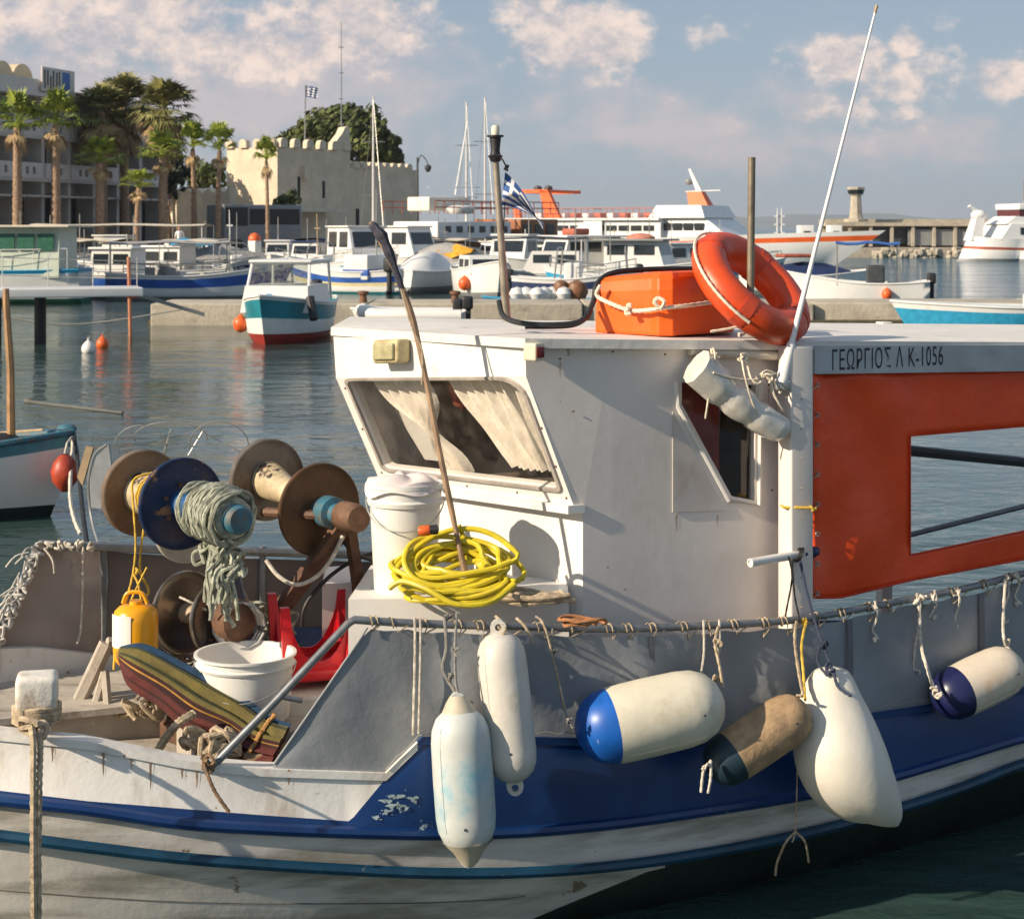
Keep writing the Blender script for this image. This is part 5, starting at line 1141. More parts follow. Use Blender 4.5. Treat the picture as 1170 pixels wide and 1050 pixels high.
# ---------------- orange side curtain (lashed to post and roof: a thing hung on the boat)
TARP=mat('orange_tarp',(.92,.085,.014),.42,var=.08,vs=2.5,dirt=(.66,.05,.012),damt=.2,ds=2,bump=.02,bs=2.6)
def tarpD(px): return 7.84+(px-930)/240*.64
def tarp():
    top=lambda x:itp([(928,427),(1170,420),(1470,416)],x); bot=lambda x:itp([(928,684),(960,684),(1040,664),(1170,640),(1470,590)],x)
    hx0,hx1=1041,1400; ht=lambda x:itp([(1041,499),(1170,488),(1400,474)],x); hb=lambda x:itp([(1041,633),(1170,606),(1400,560)],x)
    xs_=[928+i*4 for i in range(6)]+[952+i*(1041-952)/9 for i in range(1,10)]+[1041+i*(1400-1041)/30 for i in range(1,31)]+[1400+i*14 for i in range(1,6)]
    mb=MB(); off=lambda x,y:(-.035*math.exp(-((x-932)/9)**2)*(1+.3*math.sin(y*.06))+.02*math.sin((x*.9+y*.55)*.055)*math.exp(-((y-640)/70)**2)+.02*math.sin((x-y*.45)*.06)*math.exp(-abs(x-1000)/90)+.012*math.sin(x*.075)*math.exp(-(y-420)/60)+.012*math.sin(x*.028)*(1-abs(y-550)/200)+.01*math.exp(-abs(x-1010+(y-640)*.5)/14)*1.4)
    G=[]
    for x in xs_:
        inh=hx0-.5<=x<=hx1+.5
        t_,b_=top(x),bot(x); a,c=(ht(max(x,hx0)),hb(max(x,hx0)))
        ys=[t_+(a-t_)*k/8 for k in range(9)]+[a+(c-a)*k/12 for k in range(1,13)]+[c+(b_-c)*k/6 for k in range(1,7)]
        G.append([P(x,y,tarpD(x)+off(x,y)) for y in ys])
    for i in range(len(xs_)-1):
        inh=xs_[i]>=hx0-.5 and xs_[i+1]<=hx1+.5
        for k in range(len(G[0])-1):
            if inh and 8<=k<20: continue
            mb.add([G[i][k],G[i][k+1],G[i+1][k+1],G[i+1][k]],[(0,1,2,3)],True)
    o=mb.build('side_curtain',TARP,None,None); md=o.modifiers.new('s','SOLIDIFY'); md.thickness=.004; TC=o
    tag(o,'orange red tarpaulin curtain with rectangular window opening hung under the roof at right','tarpaulin')
    HM=mat('tarp_hem',(.62,.05,.012),.5,var=.15,vs=6)
    def strip(pl,w_,name='hem'):
        q=MB(); q.tube(pl,w_,5); q.build(name,HM,o)
    def tp_(x,y): return P(x,y,tarpD(x)+off(x,y)-.004)
    strip([tp_(hx0-1,ht(hx0)-1+k*(hb(hx0)-ht(hx0)+2)/10) for k in range(11)],.004)
    strip([tp_(hx0-1+k*12,ht(max(hx0,hx0-1+k*12))-1) for k in range(31)],.004); strip([tp_(hx0-1+k*12,hb(max(hx0,hx0-1+k*12))+1) for k in range(31)],.004)
    strip([tp_(930,bot(930)-1)]+[tp_(x,bot(x)-1) for x in range(940,1465,15)],.005)
    for y in range(440,690,34):
        q=MB(); c=tp_(934,y); q.tube([c+V((math.cos(a_)*.009,-.006,math.sin(a_)*.009)) for a_ in [i_*.785 for i_ in range(8)]],.0028,5,False,None,True); q.build('eyelet',METAL,o)
    q=MB(); pl=[]
    for y in range(440,690,34): pl+=[tp_(934,y)+V((0,-.01,0)),P(926,y+8,7.74),P(915,y+16,7.66),P(926,y+22,7.76)]
    q.tube(pl,.0025,4); q.build('lacing_cord',ROPE,o,merge=False)
tarp()
# ---------------- fenders
FW_=mat('fender_white',(.56,.53,.47),.5,var=.07,vs=9,dirt=(.4,.36,.27),damt=.55,ds=7,bump=.0012,bs=40)
FWB=mat('fender_white_blue',(.52,.54,.51),.5,var=.08,vs=8,dirt=(.1,.38,.5),damt=.7,ds=6,dst=(.8,.8,.8),chip=(.42,.38,.3),camt=.25,cs=20)
FCR=mat('fender_cream',(.66,.61,.48),.5,var=.07,vs=6,dirt=(.46,.38,.24),damt=.45,ds=5,bump=.0012,bs=30)
FBR=mat('fender_brown',(.36,.24,.13),.7,var=.25,vs=14,dirt=(.13,.09,.06),damt=.6,ds=9,bump=.003,bs=60)
FBLU=mat('fender_blue',(.008,.1,.42),.4,var=.15,vs=9,chip=(.3,.35,.5),camt=.3,cs=20); FNAV=mat('fender_navy',(.012,.015,.07),.35,var=.2); FTEA=mat('fender_dark_teal',(.01,.03,.045),.5,var=.2)
FGRP='boat fenders hanging along the near side'
def eye(mb,c,d,r,hole_dir):
    """flattened lug with an eye at the end of a fender"""
    d=d.normalized(); x=hole_dir.normalized(); y=d.cross(x).normalized()
    n=14; o=[];i_=[]
    for k in range(n):
        a=2*math.pi*k/n; o.append(c+d*math.cos(a)*r*1.15+y*math.sin(a)*r-x*r*.38); i_.append(c+d*(math.cos(a)*r*.42+r*.25)+y*math.sin(a)*r*.42-x*r*.38)
    mb.ring(o,i_,x*r*.76)
def cylfender(label,a,b,r,m,caps=None,lug=True,group=FGRP):
    a=V(a);b=V(b); d=(b-a).normalized(); L=(b-a).length; t=thing('fender',label,'fender',(a+b)/2,group)
    k=r; prof=[(0,.0),(0,.28*k),(.12*k,.55*k),(.35*k,.8*k),(.7*k,.95*k),(1.1*k,k),(L*.5,k*1.015),(L-1.1*k,k),(L-.7*k,.95*k),(L-.35*k,.8*k),(L-.12*k,.55*k),(L,.28*k),(L,0)]
    if caps:
        t0=caps[1]; cut=[p for p in prof if p[0]<t0]; rr=itp([(p[0],p[1]) for p in prof[1:-1]],t0); mb=MB(); mb.lathe(a,d,cut+[(t0,rr)],28); mb.build('coloured_end',caps[0],t); prof=[(t0,rr)]+[p for p in prof if p[0]>=t0]
    mb=MB(); mb.lathe(a,d,prof,28); mb.build('body',m,t)
    sd_=(V((0,-1,0))-d*V((0,-1,0)).dot(d)).normalized(); s2=(sd_*.75+d.cross(sd_)*.66).normalized()
    mb=MB(); mb.tube([a+d*q+s2*(itp([(p[0],p[1]) for p in prof],q)) for q in [prof[0][0]+(L-.02-prof[0][0])*k/14 for k in range(1,14)]],.0016,4); mb.build('moulded_seam',m,t)
    mb=MB(); vp=a+d*L*.8+sd_*r*.99; mb.lathe(vp,sd_,[(0,.006),(.002,.005),(.001,.002),(.001,0)],8); mb.build('valve',MATS['dark_grey'],t)
    if lug: 
        mb=MB(); eye(mb,a-d*r*.12,-d,r*.34,V((0,-1,0))); mb.build('eye_lug',m,t); mb=MB(); eye(mb,b+d*r*.12,d,r*.34,V((0,-1,0))); mb.build('eye_lug',m,t)
    return t
def frope(t,pts,r=.007,m=None,knots=()):
    mb=MB(); rope(mb,pts,r); rl2=random.Random(len(pts)+int(pts[0][0]*100))
    for k in knots: blob(mb,k,r*2.6,8,r*.8,rl2)
    mb.build('fender_rope',m or ROPEW,t,merge=False)
t=cylfender('white vertical fender with light blue stain, lowest hung and frontmost on the hull',P(524,808,6.76),P(535,972,6.72),.116,FWB)
FC_=mat('fender_collar',(.5,.44,.33),.6,var=.15,vs=14,dirt=(.28,.4,.42),damt=.3)
mb=MB(); mb.lathe(P(524.3,812,6.76),P(535,972,6.72)-P(524,808,6.76),[(-.06,.03),(-.03,.05),(.02,.075),(.07,.105),(.1,.112)],20); mb.build('end_collar',FC_,t); mb=MB(); mb.lathe(P(535,966,6.72),P(535,972,6.72)-P(524,808,6.76),[(-.02,.098),(.02,.06),(.06,.035),(.075,.02),(.075,0)],20); mb.build('end_collar',FC_,t)
frope(t,[P(508,706,6.86),P(510,740,6.83),P(506,765,6.82),P(520,790,6.78),P(524,797,6.78)],.0065,mat('grey_rope',(.2,.19,.17),.9,var=.3,vs=40),(P(516,772,6.8),P(512,706,6.88)))
frope(t,[P(522,700,6.9),P(520,745,6.82),P(523,790,6.76),P(540,803,6.77)],.006,MATS['grey_rope'],(P(521,745,6.81),))
t=cylfender('plain white vertical fender, upper right of the blue stained one',P(570,722,6.9),P(588,893,6.8),.098,FW_)
frope(t,[P(566,704,6.98),P(575,712,6.93),P(577,722,6.86),P(566,728,6.86)],.006,ROPE,(P(573,714,6.9),))
t=cylfender('big cream fender hung level with a bright blue end',P(660,838,6.98),P(824,800,7.12),.152,FCR,(FBLU,.14),False)
frope(t,[rp_(628)+NR*.03,P(632,745,7.0),P(640,790,6.96),P(648,820,6.9),P(655,832,6.86)],.005,MATS['grey_rope'],(P(650,823,6.86),P(634,745,6.98)))
frope(t,[rp_(817)+NR*.03,P(817,735,7.25),P(822,760,7.2),P(826,785,7.18)],.007,ROPE,(P(820,735,7.24),P(819,775,7.2)))
t=cylfender('grubby brown tilted fender with dark teal end between the cream and the large white fender',P(810,882,7.1),P(921,808,7.24),.107,FBR,(FTEA,.12),False)
mb=MB(); a=P(810,882,7.1); b=P(921,808,7.24); d=(b-a).normalized(); mb.lathe(a,d,[(.40,.0),(.40,.1085),(.45,.103),(.485,.087),(.51,.06),(.523,.03),(.523,0)],24) if 0 else None
frope(t,[P(812,870,7.0),P(804,880,6.98),P(801,905,6.97)],.006,ROPEW,(P(806,876,6.98),)); frope(t,[P(812,868,7.0),P(812,888,6.97),P(809,906,6.97)],.006,ROPEW)
frope(t,[rp_(906)+NR*.03,P(908,730,7.45),P(912,765,7.4),P(918,795,7.25)],.007,ROPE,(P(915,795,7.2),))
frope(t,[rp_(918)+NR*.03,P(916,735,7.45),P(918,770,7.38),P(920,800,7.22)],.006,ROPEY,(rp_(914)+NR*.04,))
# big pear shaped fender
def pear():
    t=thing('fender','largest fender, swollen white pear shape, hung beside the brown one','fender',P(975,860,7.35),FGRP)
    ax=[P(950,766,7.42),P(950,773,7.42),P(950,790,7.38),P(954,815,7.33),P(959,845,7.3),P(965,875,7.3),P(972,900,7.32),P(979,918,7.36),P(986,930,7.4)]
    rad=[.07,.092,.123,.16,.192,.205,.195,.17,.13]
    d=(ax[-1]-ax[0]).normalized(); mb=MB(); prof=[]
    pts=curve(ax,5); rr=[p.x for p in curve([V((r,0,0)) for r in rad],5)]
    side_=V((.9,0,.2)).normalized(); mb2=[]; nn=36; rows=[]
    for i,(p,r) in enumerate(zip(pts,rr)):
        row=[]; t_=i/(len(pts)-1)
        for k in range(nn):
            a=2*math.pi*k/nn; x=math.cos(a); y=math.sin(a)
            rx_=r*(1+(.16 if x>0 else 0)*max(0,t_-.6)/.4)           # heavier lower right
            cr=1-.035*math.exp(-((a-3.7)/.35)**2)
            row.append(p+V((x*rx_*cr,y*r*.92*cr,-.28*r*x*t_*(1 if x>0 else .1))))
        rows.append(row)
    mb.grid([[pts[0]+V((0,0,.02))]*nn]+rows+[[pts[-1]+V((.02,0,-.03))]*nn],True,True); mb.build('body',mat('fender_pear_white',(.68,.64,.55),.5,var=.05,vs=5,dirt=(.47,.38,.25),damt=.4,ds=5,bump=.0012,bs=30),t)
    frope(t,[P(914,640,7.62),P(925,690,7.55),P(940,735,7.45),P(952,768,7.34),P(958,785,7.3),P(972,795,7.2)],.0065,mat('navy_rope',(.03,.04,.07),.8,var=.3),(P(947,760,7.36),P(941,735,7.43),P(950,768,7.34)))
    frope(t,[P(938,735,7.44),P(934,755,7.4),P(945,772,7.34)],.006,MATS['navy_rope'])
    frope(t,[P(910,800,7.3),P(911,870,7.32),P(909,945,7.35),P(905,962,7.35)],.003,ROPE,()); frope(t,[P(909,950,7.35),P(898,962,7.36),P(888,985,7.4),P(886,1000,7.42)],.005,ROPE); frope(t,[P(909,950,7.35),P(920,962,7.36),P(924,985,7.4)],.005,ROPE)
pear()
t=cylfender('small white fender with glossy navy end, rightmost on the grey canvas',P(1070,802,7.85),P(1163,758,8.05),.118,mat('fender_orange_white',(.66,.58,.46),.5,var=.08,vs=5,dirt=(.55,.3,.13),damt=.5,ds=4),(FNAV,.13),False)
frope(t,[rp_(1046)+NR*.03,P(1052,735,7.9),P(1060,765,7.84),P(1068,790,7.76)],.008,ROPEW,(P(1070,793,7.72),P(1067,788,7.74),rp_(1048)+NR*.04))
frope(t,[rp_(1144)+NR*.03,P(1146,715,8.1),P(1149,735,8.05),P(1158,748,8.0)],.007,ROPEW,(P(1150,733,8.03),))
# ---------------- roof gear
RZ=lambda py,D:H-(py-HY)/F*D
def raft():
    t=thing('orange_float_box','angular orange liferaft case on the cabin roof tied with white rope','liferaft',P(755,378,7.95))
    OR=mat('raft_orange',(.8,.115,.006),.42,var=.06,vs=5,dirt=(.6,.1,.01),damt=.2,ds=4,bump=.0012,bs=25)
    z0=RZ(381,7.95); 
    ctl=[(681,8.0),(744,7.78),(752,7.755),(769,7.75),(777,7.78),(838,8.05),(838,8.45),(690,8.45)]
    rows=[]
    for fz,ins in ((0,.0),(.06,-.006),(.72,.005),(.9,.03),(.975,.075),(1.0,.12)):
        c=V((.72*0+ (760-CX)/F*8.1,8.12,0)); row=[]
        for j,(px,D) in enumerate(ctl):
            py_t=itp([(681,316),(744,311),(777,310),(838,308)],px); b=XZ(px,D,0); h=(RZ(py_t,D)-z0)
            r=V((*c.xy.lerp(b.xy,1-ins*1.6),z0+h*fz))
            if j in(2,3): r+=V((0,-.012,0))
            row.append(r)
        rows.append(row)
    mb=MB(); mb.grid(rows,False,True); mb.poly(rows[-1]); mb.poly(rows[0][::-1]); o=mb.build('case',OR,t)
    bv=o.modifiers.new('b','BEVEL'); bv.width=.006; bv.segments=2
    mb=MB(); rope(mb,[P(686,326,7.92),P(682,338,7.93),P(700,348,7.87),P(722,355,7.80),P(745,354,7.72),P(757,352,7.705),P(780,350,7.73),P(810,346,7.84),P(826,344,7.9)],.0095,8); rope(mb,[P(757,354,7.7),P(748,346,7.7),P(752,341,7.7),P(759,345,7.69),P(755,353,7.69)],.009,5); blob(mb,P(720,354,7.79),.02,9,.008)
    rope(mb,[P(812,379,7.6),P(840,374,7.62),P(852,366,7.62),P(845,352,7.7)],.006); mb.build('lashing_rope',mat('ivory_rope',(.7,.6,.46),.85,var=.15,vs=30,bump=.002,bs=90),t,merge=False)
    mb=MB(); mb.tube(curve([P(570,344,7.9),P(576,362,7.85),P(600,370,7.8),P(640,371,7.8),P(665,366,7.85),P(678,345,7.95),P(682,325,8.0),P(700,312,8.05),P(740,308,8.15),P(800,307,8.3),P(838,303,8.4)],6),.0125,8); mb.tube(curve([P(676,352,7.97),P(670,364,7.9),P(650,373,7.85),P(600,374,7.82)],5),.009,8)
    mb.build('black_tube_strap',BLACK,t)
raft()
def lifebuoy():
    c=P(858,329,7.85); t=thing('lifebuoy','orange life ring leaning against the metal pole on the cabin roof','life ring',c+V((0,0,-.2)))
    ax=V((.57,-.455,.685)).normalized()      # ring normal
    u=V((.84,0,-.54)); u=(u-ax*u.dot(ax)).normalized(); v=ax.cross(u).normalized()
    Rr=.235; r=.08; mb=MB(); bands=MB(); n=72
    pts=[c+(u*math.cos(2*math.pi*k/n)+v*math.sin(2*math.pi*k/n))*Rr for k in range(n)]
    OR=mat('lifebuoy_orange',(.68,.07,.012),.38,var=.12,vs=7,dirt=(.4,.05,.02),damt=.5,ds=5,bump=.0015,bs=30)
    mb.tube(pts,r,20,False,None,True); mb.build('ring',OR,t)
    for a0 in (-.15,1.5,3.0,4.6):
        q=MB(); q.tube([c+(u*math.cos(a0+k*.04)+v*math.sin(a0+k*.04))*Rr for k in range(6)],r+.003,20,True); q.build('band',mat('worn_orange_band',(.55,.06,.02),.6,var=.25,vs=12),t)
    mb=MB(); ra=[c+(u*math.cos(a)+v*math.sin(a))*(Rr+r+.012)+ax*.01 for a in [2.1+k*.16 for k in range(18)]]; rope(mb,ra,.007,3); mb.build('grab_line',MATS['ivory_rope'],t,merge=False)
lifebuoy()
def pole():
    t=thing('metal_pole','upright brown grey metal pole beside the life ring on the roof','pole',P(857,381,7.68))
    mb=MB(); mb.tube([P(857,382,7.68),P(859,180,7.68)],.0165,10); mb.build('tube',mat('weathered_tube',(.22,.18,.13),.5,metal=.4,var=.25,vs=12),t)
    mb=MB(); blob(mb,P(857,372,7.66),.03,16,.008); mb.build('foot_lashing',BLACK,t,merge=False); mb=MB(); blob(mb,P(856,366,7.64),.022,10,.006); mb.bbox(P(857,383,7.68),(.1,.08,.02),0,.005); mb.build('foot_rope',ROPEW,t,merge=False)
pole()
def antenna():
    t=thing('whip_antenna','long white whip antenna leaning right from the corner post','antenna',P(893,438,7.68))
    mb=MB(); a=P(893,437,7.66); b=P(1000,14,7.75); mb.tube([a,a.lerp(b,.1),a.lerp(b,.11),a.lerp(b,.35),b],.01,10,True,[.03,.02,.014,.0095,.005]); mb.build('whip',mat('antenna_white',(.82,.8,.76),.4,var=.03),t)
    mb=MB(); mb.bbox(P(894,440,7.67),(.07,.06,.05),0,.012); mb.tube([P(894,440,7.67),P(912,452,7.7)],.012,8); mb.build('bracket',METAL,t)
    mb=MB(); mb.tube([b-(b-a).normalized()*.005,b+(b-a).normalized()*.03],.007,8); mb.build('tip',TANW,t)
antenna()
def flag():
    t=thing('flag_staff','grey flag staff with black topped lamp and striped blue white flag on the roof','flag',P(578,367,8.0))
    mb=MB(); a=P(579,367,8.0); b=P(566,180,7.95); mb.tube([a,a.lerp(b,.38),b],.016,10,True,[.02,.017,.015]); mb.build('staff',mat('staff_metal',(.33,.28,.22),.45,metal=.4,var=.25,vs=10),t)
    mb=MB(); mb.lathe(b,(0,0,1),[(-.02,.022),(0,.03),(.005,.036),(.012,.024),(.03,.02),(.09,.026),(.092,.038),(.1,.038),(.1,.0)],16); mb.build('lamp_base',BLACK,t)
    mb=MB(); mb.lathe(b+V((0,0,.1)),(0,0,1),[(0,.018),(.035,.02),(.045,.012),(.046,0)],12); mb.build('lamp_globe',FCR,t)
    mb=MB(); mb.tube(curve([P(569,176,7.93),P(576,186,7.92),P(580,196,7.92)],5),.004,5); blob(mb,P(579,192,7.92),.012,9,.005); mb.build('halyard',BLACK,t,merge=False); mb=MB(); mb.tube([a.lerp(b,.42),P(577,232,7.95)],.003,5); mb.build('toggle_line',BLACK,t)
    # flag hanging in folds: hoist from (577,196) to (577,235), fly falls down right to (622,258)
    mb=MB(); G=[]; n=26; m_=9
    for j in range(m_+1):
        row=[]
        for i in range(n+1):
            s=i/n; q=j/m_
            px=577+ (s*46)*(1-.0*q) - q*s*6 + (-4*q if s<.3 else -4*q*(1-s)) ; py=197+ q*38*(1-s*.25) + s**1.25*66*(1-.35*q) -q*s*16
            # gather
            dx=6*math.sin(s*5+q*3.2)*s; row.append(P(px+dx*.4,py,7.95+.05*math.sin(s*9+q*6)*(.3+s)))
        G.append(row)
    for j in range(m_):
        for i in range(n):
            if j<5 and i<n*.36: mb.cm=1 if (j==2 or 4<=i<=5) else 0
            else: mb.cm=0 if j%2==0 else 1
            mb.add([G[j][i],G[j][i+1],G[j+1][i+1],G[j+1][i]],[(0,1,2,3)],True)
    mb.build('flag',[FB,FW],t)
flag()
def roll():
    t=thing('rolled_plastic_blind','rolled clear plastic blind hanging slanted under the eave, tied with cord','rolled blind',P(845,450,7.62))
    a=P(796,419,7.52); b=P(896,494,7.66); d=(b-a).normalized(); L=(b-a).length; mb=MB(); x=d.orthogonal().normalized(); y=d.cross(x); rows=[]; rr=random.Random(4)
    for i in range(30):
        s=i/29; r=.082*(1-.22*s)*(1-.14*math.exp(-((s-.33)/.05)**2)-.12*math.exp(-((s-.62)/.05)**2)-.35*max(0,s-.93)/.07); c=a+d*L*s+V((0,0,-.02*math.sin(s*3.14)))
        rows.append([c+(x*math.cos(k*.2618)+y*math.sin(k*.2618))*r*(1+.035*math.sin(k*2.3+s*3)+.03*math.sin(k*1.1-s*5)+.01*rr.random()) for k in range(24)])
    mb.grid([[a]*24]+rows+[[b]*24],True,True); mb.build('roll',mat('clear_plastic_roll',(.66,.62,.55),.12,var=.12,vs=16,dirt=(.45,.4,.33),damt=.3,ds=18,bump=.0015,bs=22,spec=1.0),t)
    mb=MB(); rope(mb,[P(815,398,7.55),P(817,410,7.5),P(812,440,7.5),P(806,478,7.55)],.005); rope(mb,[P(847,405,7.6),P(850,425,7.5),P(858,455,7.52),P(868,480,7.56)],.0045); rope(mb,[P(815,426,7.45),P(835,432,7.5),P(860,434,7.55),P(885,428,7.6)],.005)
    rope(mb,[P(880,430,7.6),P(884,450,7.58),P(896,470,7.6)],.005); rope(mb,[P(852,405,7.6),P(858,432,7.55),P(868,438,7.55),P(874,424,7.58),P(888,428,7.6)],.005)
    for px,py in ((817,404),(848,408),(868,430),(878,432)): blob(mb,P(px,py,7.56),.02,9,.005)
    mb.build('tie_cord',MATS['ivory_rope'],t,merge=False)
roll()
def crosspipe():
    t=thing('white_pipe','short white plastic pipe tied across the corner post','pipe',P(890,637,7.6))
    mb=MB(); a=P(857,643,7.5); b=P(926,631,7.72); d=(b-a).normalized(); mb.lathe(a,d,[(.006,0),(.006,.013),(0,.013),(0,.019),((b-a).length,.019),((b-a).length,0)],14); mb.build('tube',WHITE,t)
    mb=MB(); mb.lathe(b-d*.05,d,[(0,.021),(.05,.024),(.06,.028),(.07,.024),(.09,.02),(.09,0)],14); mb.build('end_fitting',FNAV,t)
    mb=MB(); 
    for k in range(3):
        c=P(911+k*2,634,7.64); mb.tube([c+V((math.cos(q)*.012,-.0+math.sin(q)*.03,math.cos(q)*.03)) for q in [i*.6 for i in range(11)]],.004,5)
    rope(mb,[P(901,636,7.58),P(905,660,7.6),P(898,700,7.6),P(897,712,7.58)],.004); rope(mb,[P(905,640,7.58),P(908,680,7.58),P(915,712,7.55)],.004)
    mb.build('black_cord',BLACK,t,merge=False)
    mb=MB(); c=P(909,578,7.72); mb.tube([c+V((sx*.062,sy*.062,.004*math.sin(i))) for i,(sx,sy) in enumerate(((-1,1),(-1,-1),(0,-1.05),(1,-1),(1,1)))],.006,6); blob(mb,c+V((.065,-.07,0)),.016,8,.005); mb.build('yellow_lashing',ROPEY,t,merge=False)
crosspipe()
def pole2():
    t=thing('wooden_gaff_pole','thin wooden pole with dark wrapped tip leaning against the cabin window','pole',P(530,655,7.25))
    mb=MB(); a=P(532,658,7.22); b=P(424,254,7.5); pts=[a,P(505,530,7.3),P(482,410,7.4),P(462,335,7.44),b]; c=curve(pts,6); rr=random.Random(2); mb.tube(c,.011,8,True,[.012*rr.uniform(.85,1.15) for _ in c]); mb.build('shaft',mat('bamboo',(.3,.19,.11),.7,var=.35,vs=9,dirt=(.12,.07,.04),damt=.4),t)
    mb=MB(); p0=P(447,295,7.46); mb.tube(curve([P(424,256,7.5),P(436,270,7.48),p0,P(459,330,7.44)],5),.02,8,True,[.012,.02,.022,.02,.024,.03,.024,.02,.022,.024,.02,.016,.014,.016,.014,.012]); mb.build('dark_wrapping',mat('black_tape',(.03,.03,.045),.7,var=.4,vs=20,bump=.004,bs=50),t)
    mb=MB(); rope(mb,[P(458,330,7.42),P(470,372,7.38),P(482,400,7.36),P(482,440,7.34)],.004); mb.build('cord',ROPE,t,merge=False)
pole2()
# ---------------- bucket, hose, ropes on the locker
LZ=H-420*7.3/F
def bucket(name,label,c,r0,r1,h,m,towel=False,inner=True,group=None):
    t=thing(name,label,'bucket',c,group); mb=MB()
    mb.lathe(c,(0,0,1),[(0,0),(0,r0),(.01,r0+.004),(h*.8,r0+(r1-r0)*.8),(h*.8,r1*.985+.006),(h*.84,r1+.008),(h*.86,r1*.99),(h*.96,r1),(h*.965,r1+.012),(h,r1+.012),(h,r1-.002),(h*.9,r1-.008),(h*.06,r0-.006),(h*.06,0)],40); mb.build('pail',m,t)
    mb=MB(); mb.tube([c+V((math.cos(a)*(r1+.012),math.sin(a)*(r1+.02),h*.86-.11*abs(math.sin(a))*(1.1))) for a in [math.pi+math.pi*k/16 for k in range(17)]],.003,6); mb.build('handle',METAL,t)
    return t
PAIL=mat('white_pail',(.76,.74,.68),.4,var=.04,vs=5,dirt=(.5,.42,.33),damt=.3,ds=7)
c=XZ(463,7.42,LZ); t=bucket('plastic_bucket','tall white bucket heaped with a pale cloth on the locker before the cabin',c,.128,.155,.455,PAIL)
mb=MB(); rr=random.Random(8); n=14; hh_=.455
mb.grid([[c+V((math.cos(a)*r*1.0,math.sin(a)*r,hh_+ .03*(1-(r/.165)**2)+min(1,r/.06)*.016*math.sin(a*3+r*30)-(.03+.02*math.sin(a*4) if r>.16 else 0))) for a in [2*math.pi*k/40 for k in range(40)]] for r in (.001,.03,.06,.09,.12,.145,.158,.17,.172)],True,True); mb.build('pale_cloth',mat('pink_white_cloth',(.66,.58,.55),.85,var=.06,vs=8,chip=(.5,.2,.15),camt=.05,cs=9,bump=.003,bs=20),t)
def hose():
    HY_=mat('yellow_hose',(.62,.49,.02),.42,var=.15,vs=10,dirt=(.38,.27,.05),damt=.5,ds=9)
    c0=XZ(520,7.2,LZ-.01); t=thing('garden_hose','tangled coil of bright yellow hose in front of the cabin','hose',c0); rr=random.Random(12); mb=MB(); pts=[]
    turns=15
    for k in range(turns*14):
        a=k/14*2*math.pi; q=k/(turns*14); ph=int(k/14); R1_=.2+.055*math.sin(ph*2.3)+.028*math.sin(a*2+ph)+.012*math.sin(a*3-ph*2); x=math.cos(a)*R1_*(1.0-.16*q)+.03*math.sin(ph*1.9); dy=math.sin(a)*R1_*.60*(1-.2*q)
        lean=(dy+.14)*.8*(.3+.6*abs(math.sin(ph*1.7)))
        pts.append(c0+V((x,dy*.72,.018+q*.08+lean+.022*math.sin(a*1.5+ph*1.3))))
    mb.tube(curve(pts,3),.0115,8); 
    mb.tube(curve([P(445,672,7.1),P(460,664,7.08),P(486,672,7.02),P(520,690,6.99),P(560,688,7.02),P(588,668,7.12)],7),.0115,8)
    mb.tube(curve([P(524,600,7.3),P(534,622,7.28),P(548,640,7.25),P(560,672,7.15)],7),.0105,8)
    mb.build('hose_coil',HY_,t)
    mb=MB(); a=P(478,607,7.2); mb.lathe(a,(1,0,.1),[(0,0),(0,.018),(.01,.022),(.045,.022),(.05,.018),(.05,0)],12); mb.build('orange_connector',BUOYR,t)
    mb=MB(); mb.lathe(a+V((.05,0,.005)),(1,0,.1),[(0,.02),(.03,.02),(.035,0)],12); mb.build('black_coupling',BLACK,t)
hose()
def ropeheap(name,label,c,rad,turns,tr,m,hgt=.1,seed=1,flat=.6):
    rr=random.Random(seed); mb=MB(); pts=[]
    for k in range(turns*10):
        a=k*.628+rr.uniform(-.1,.1); q=k/(turns*10); R_=rad*(.55+.45*math.sin(k*.13+seed)**2); pts.append(V(c)+V((math.cos(a)*R_,math.sin(a)*R_*flat,tr+hgt*q+rr.uniform(-.01,.01))))
    mb.tube(curve(pts,3),tr,7); o=mb.build(name,m,None,c,False); return tag(o,label,'rope')
ropeheap('rope_heap','tan rope heap on the locker corner at the foot of the cabin wall',XZ(612,7.16,LZ-.01),.17,4,.011,ROPE,.04,3,.35)
ropeheap('rope_heap','orange brown rope scrap twisted round the rail below the cabin corner',P(665,716,7.02),.1,3,.007,mat('orange_brown_rope',(.34,.15,.06),.9,var=.35,vs=30),.03,5,.5)
mb=MB(); rope(mb,[P(590,706,7.0),P(600,716,6.97),P(610,735,6.95)],.006); rope(mb,[P(612,704,7.0),P(622,715,6.97),P(634,760,6.95),P(646,812,6.92)],.004); tag(mb.build('loose_rope',ROPE,None,None,False),'short loose tan rope ends dangling over the rail left of the cabin corner','rope')
# =====================================================  gear on the foredeck
U_=V((.6,-.8,0)).normalized(); MD=mat('disc_tan',(.2,.145,.1),.5,metal=.35,var=.3,vs=5,dirt=(.12,.05,.022),damt=.8,ds=6,bump=.001,bs=20)
MG=mat('disc_grey',(.16,.14,.12),.45,metal=.4,var=.25,vs=5,dirt=(.1,.05,.025),damt=.8,ds=6,bump=.001,bs=20)
MBR=mat('disc_brown',(.12,.06,.028),.5,metal=.35,var=.3,vs=6,dirt=(.05,.025,.015),damt=.5,ds=5,bump=.002,bs=24)
BPAINT=mat('winch_blue',(.005,.022,.075),.45,var=.3,vs=8,dirt=(.09,.045,.02),damt=.6,ds=8,chip=(.28,.15,.06),camt=.5,cs=11,bump=.0015,bs=40)
CYAN=mat('winch_cyan',(.03,.14,.2),.6,var=.25,vs=12,dirt=(.14,.09,.05),damt=.7,ds=14,chip=(.2,.11,.06),camt=.5,cs=16)
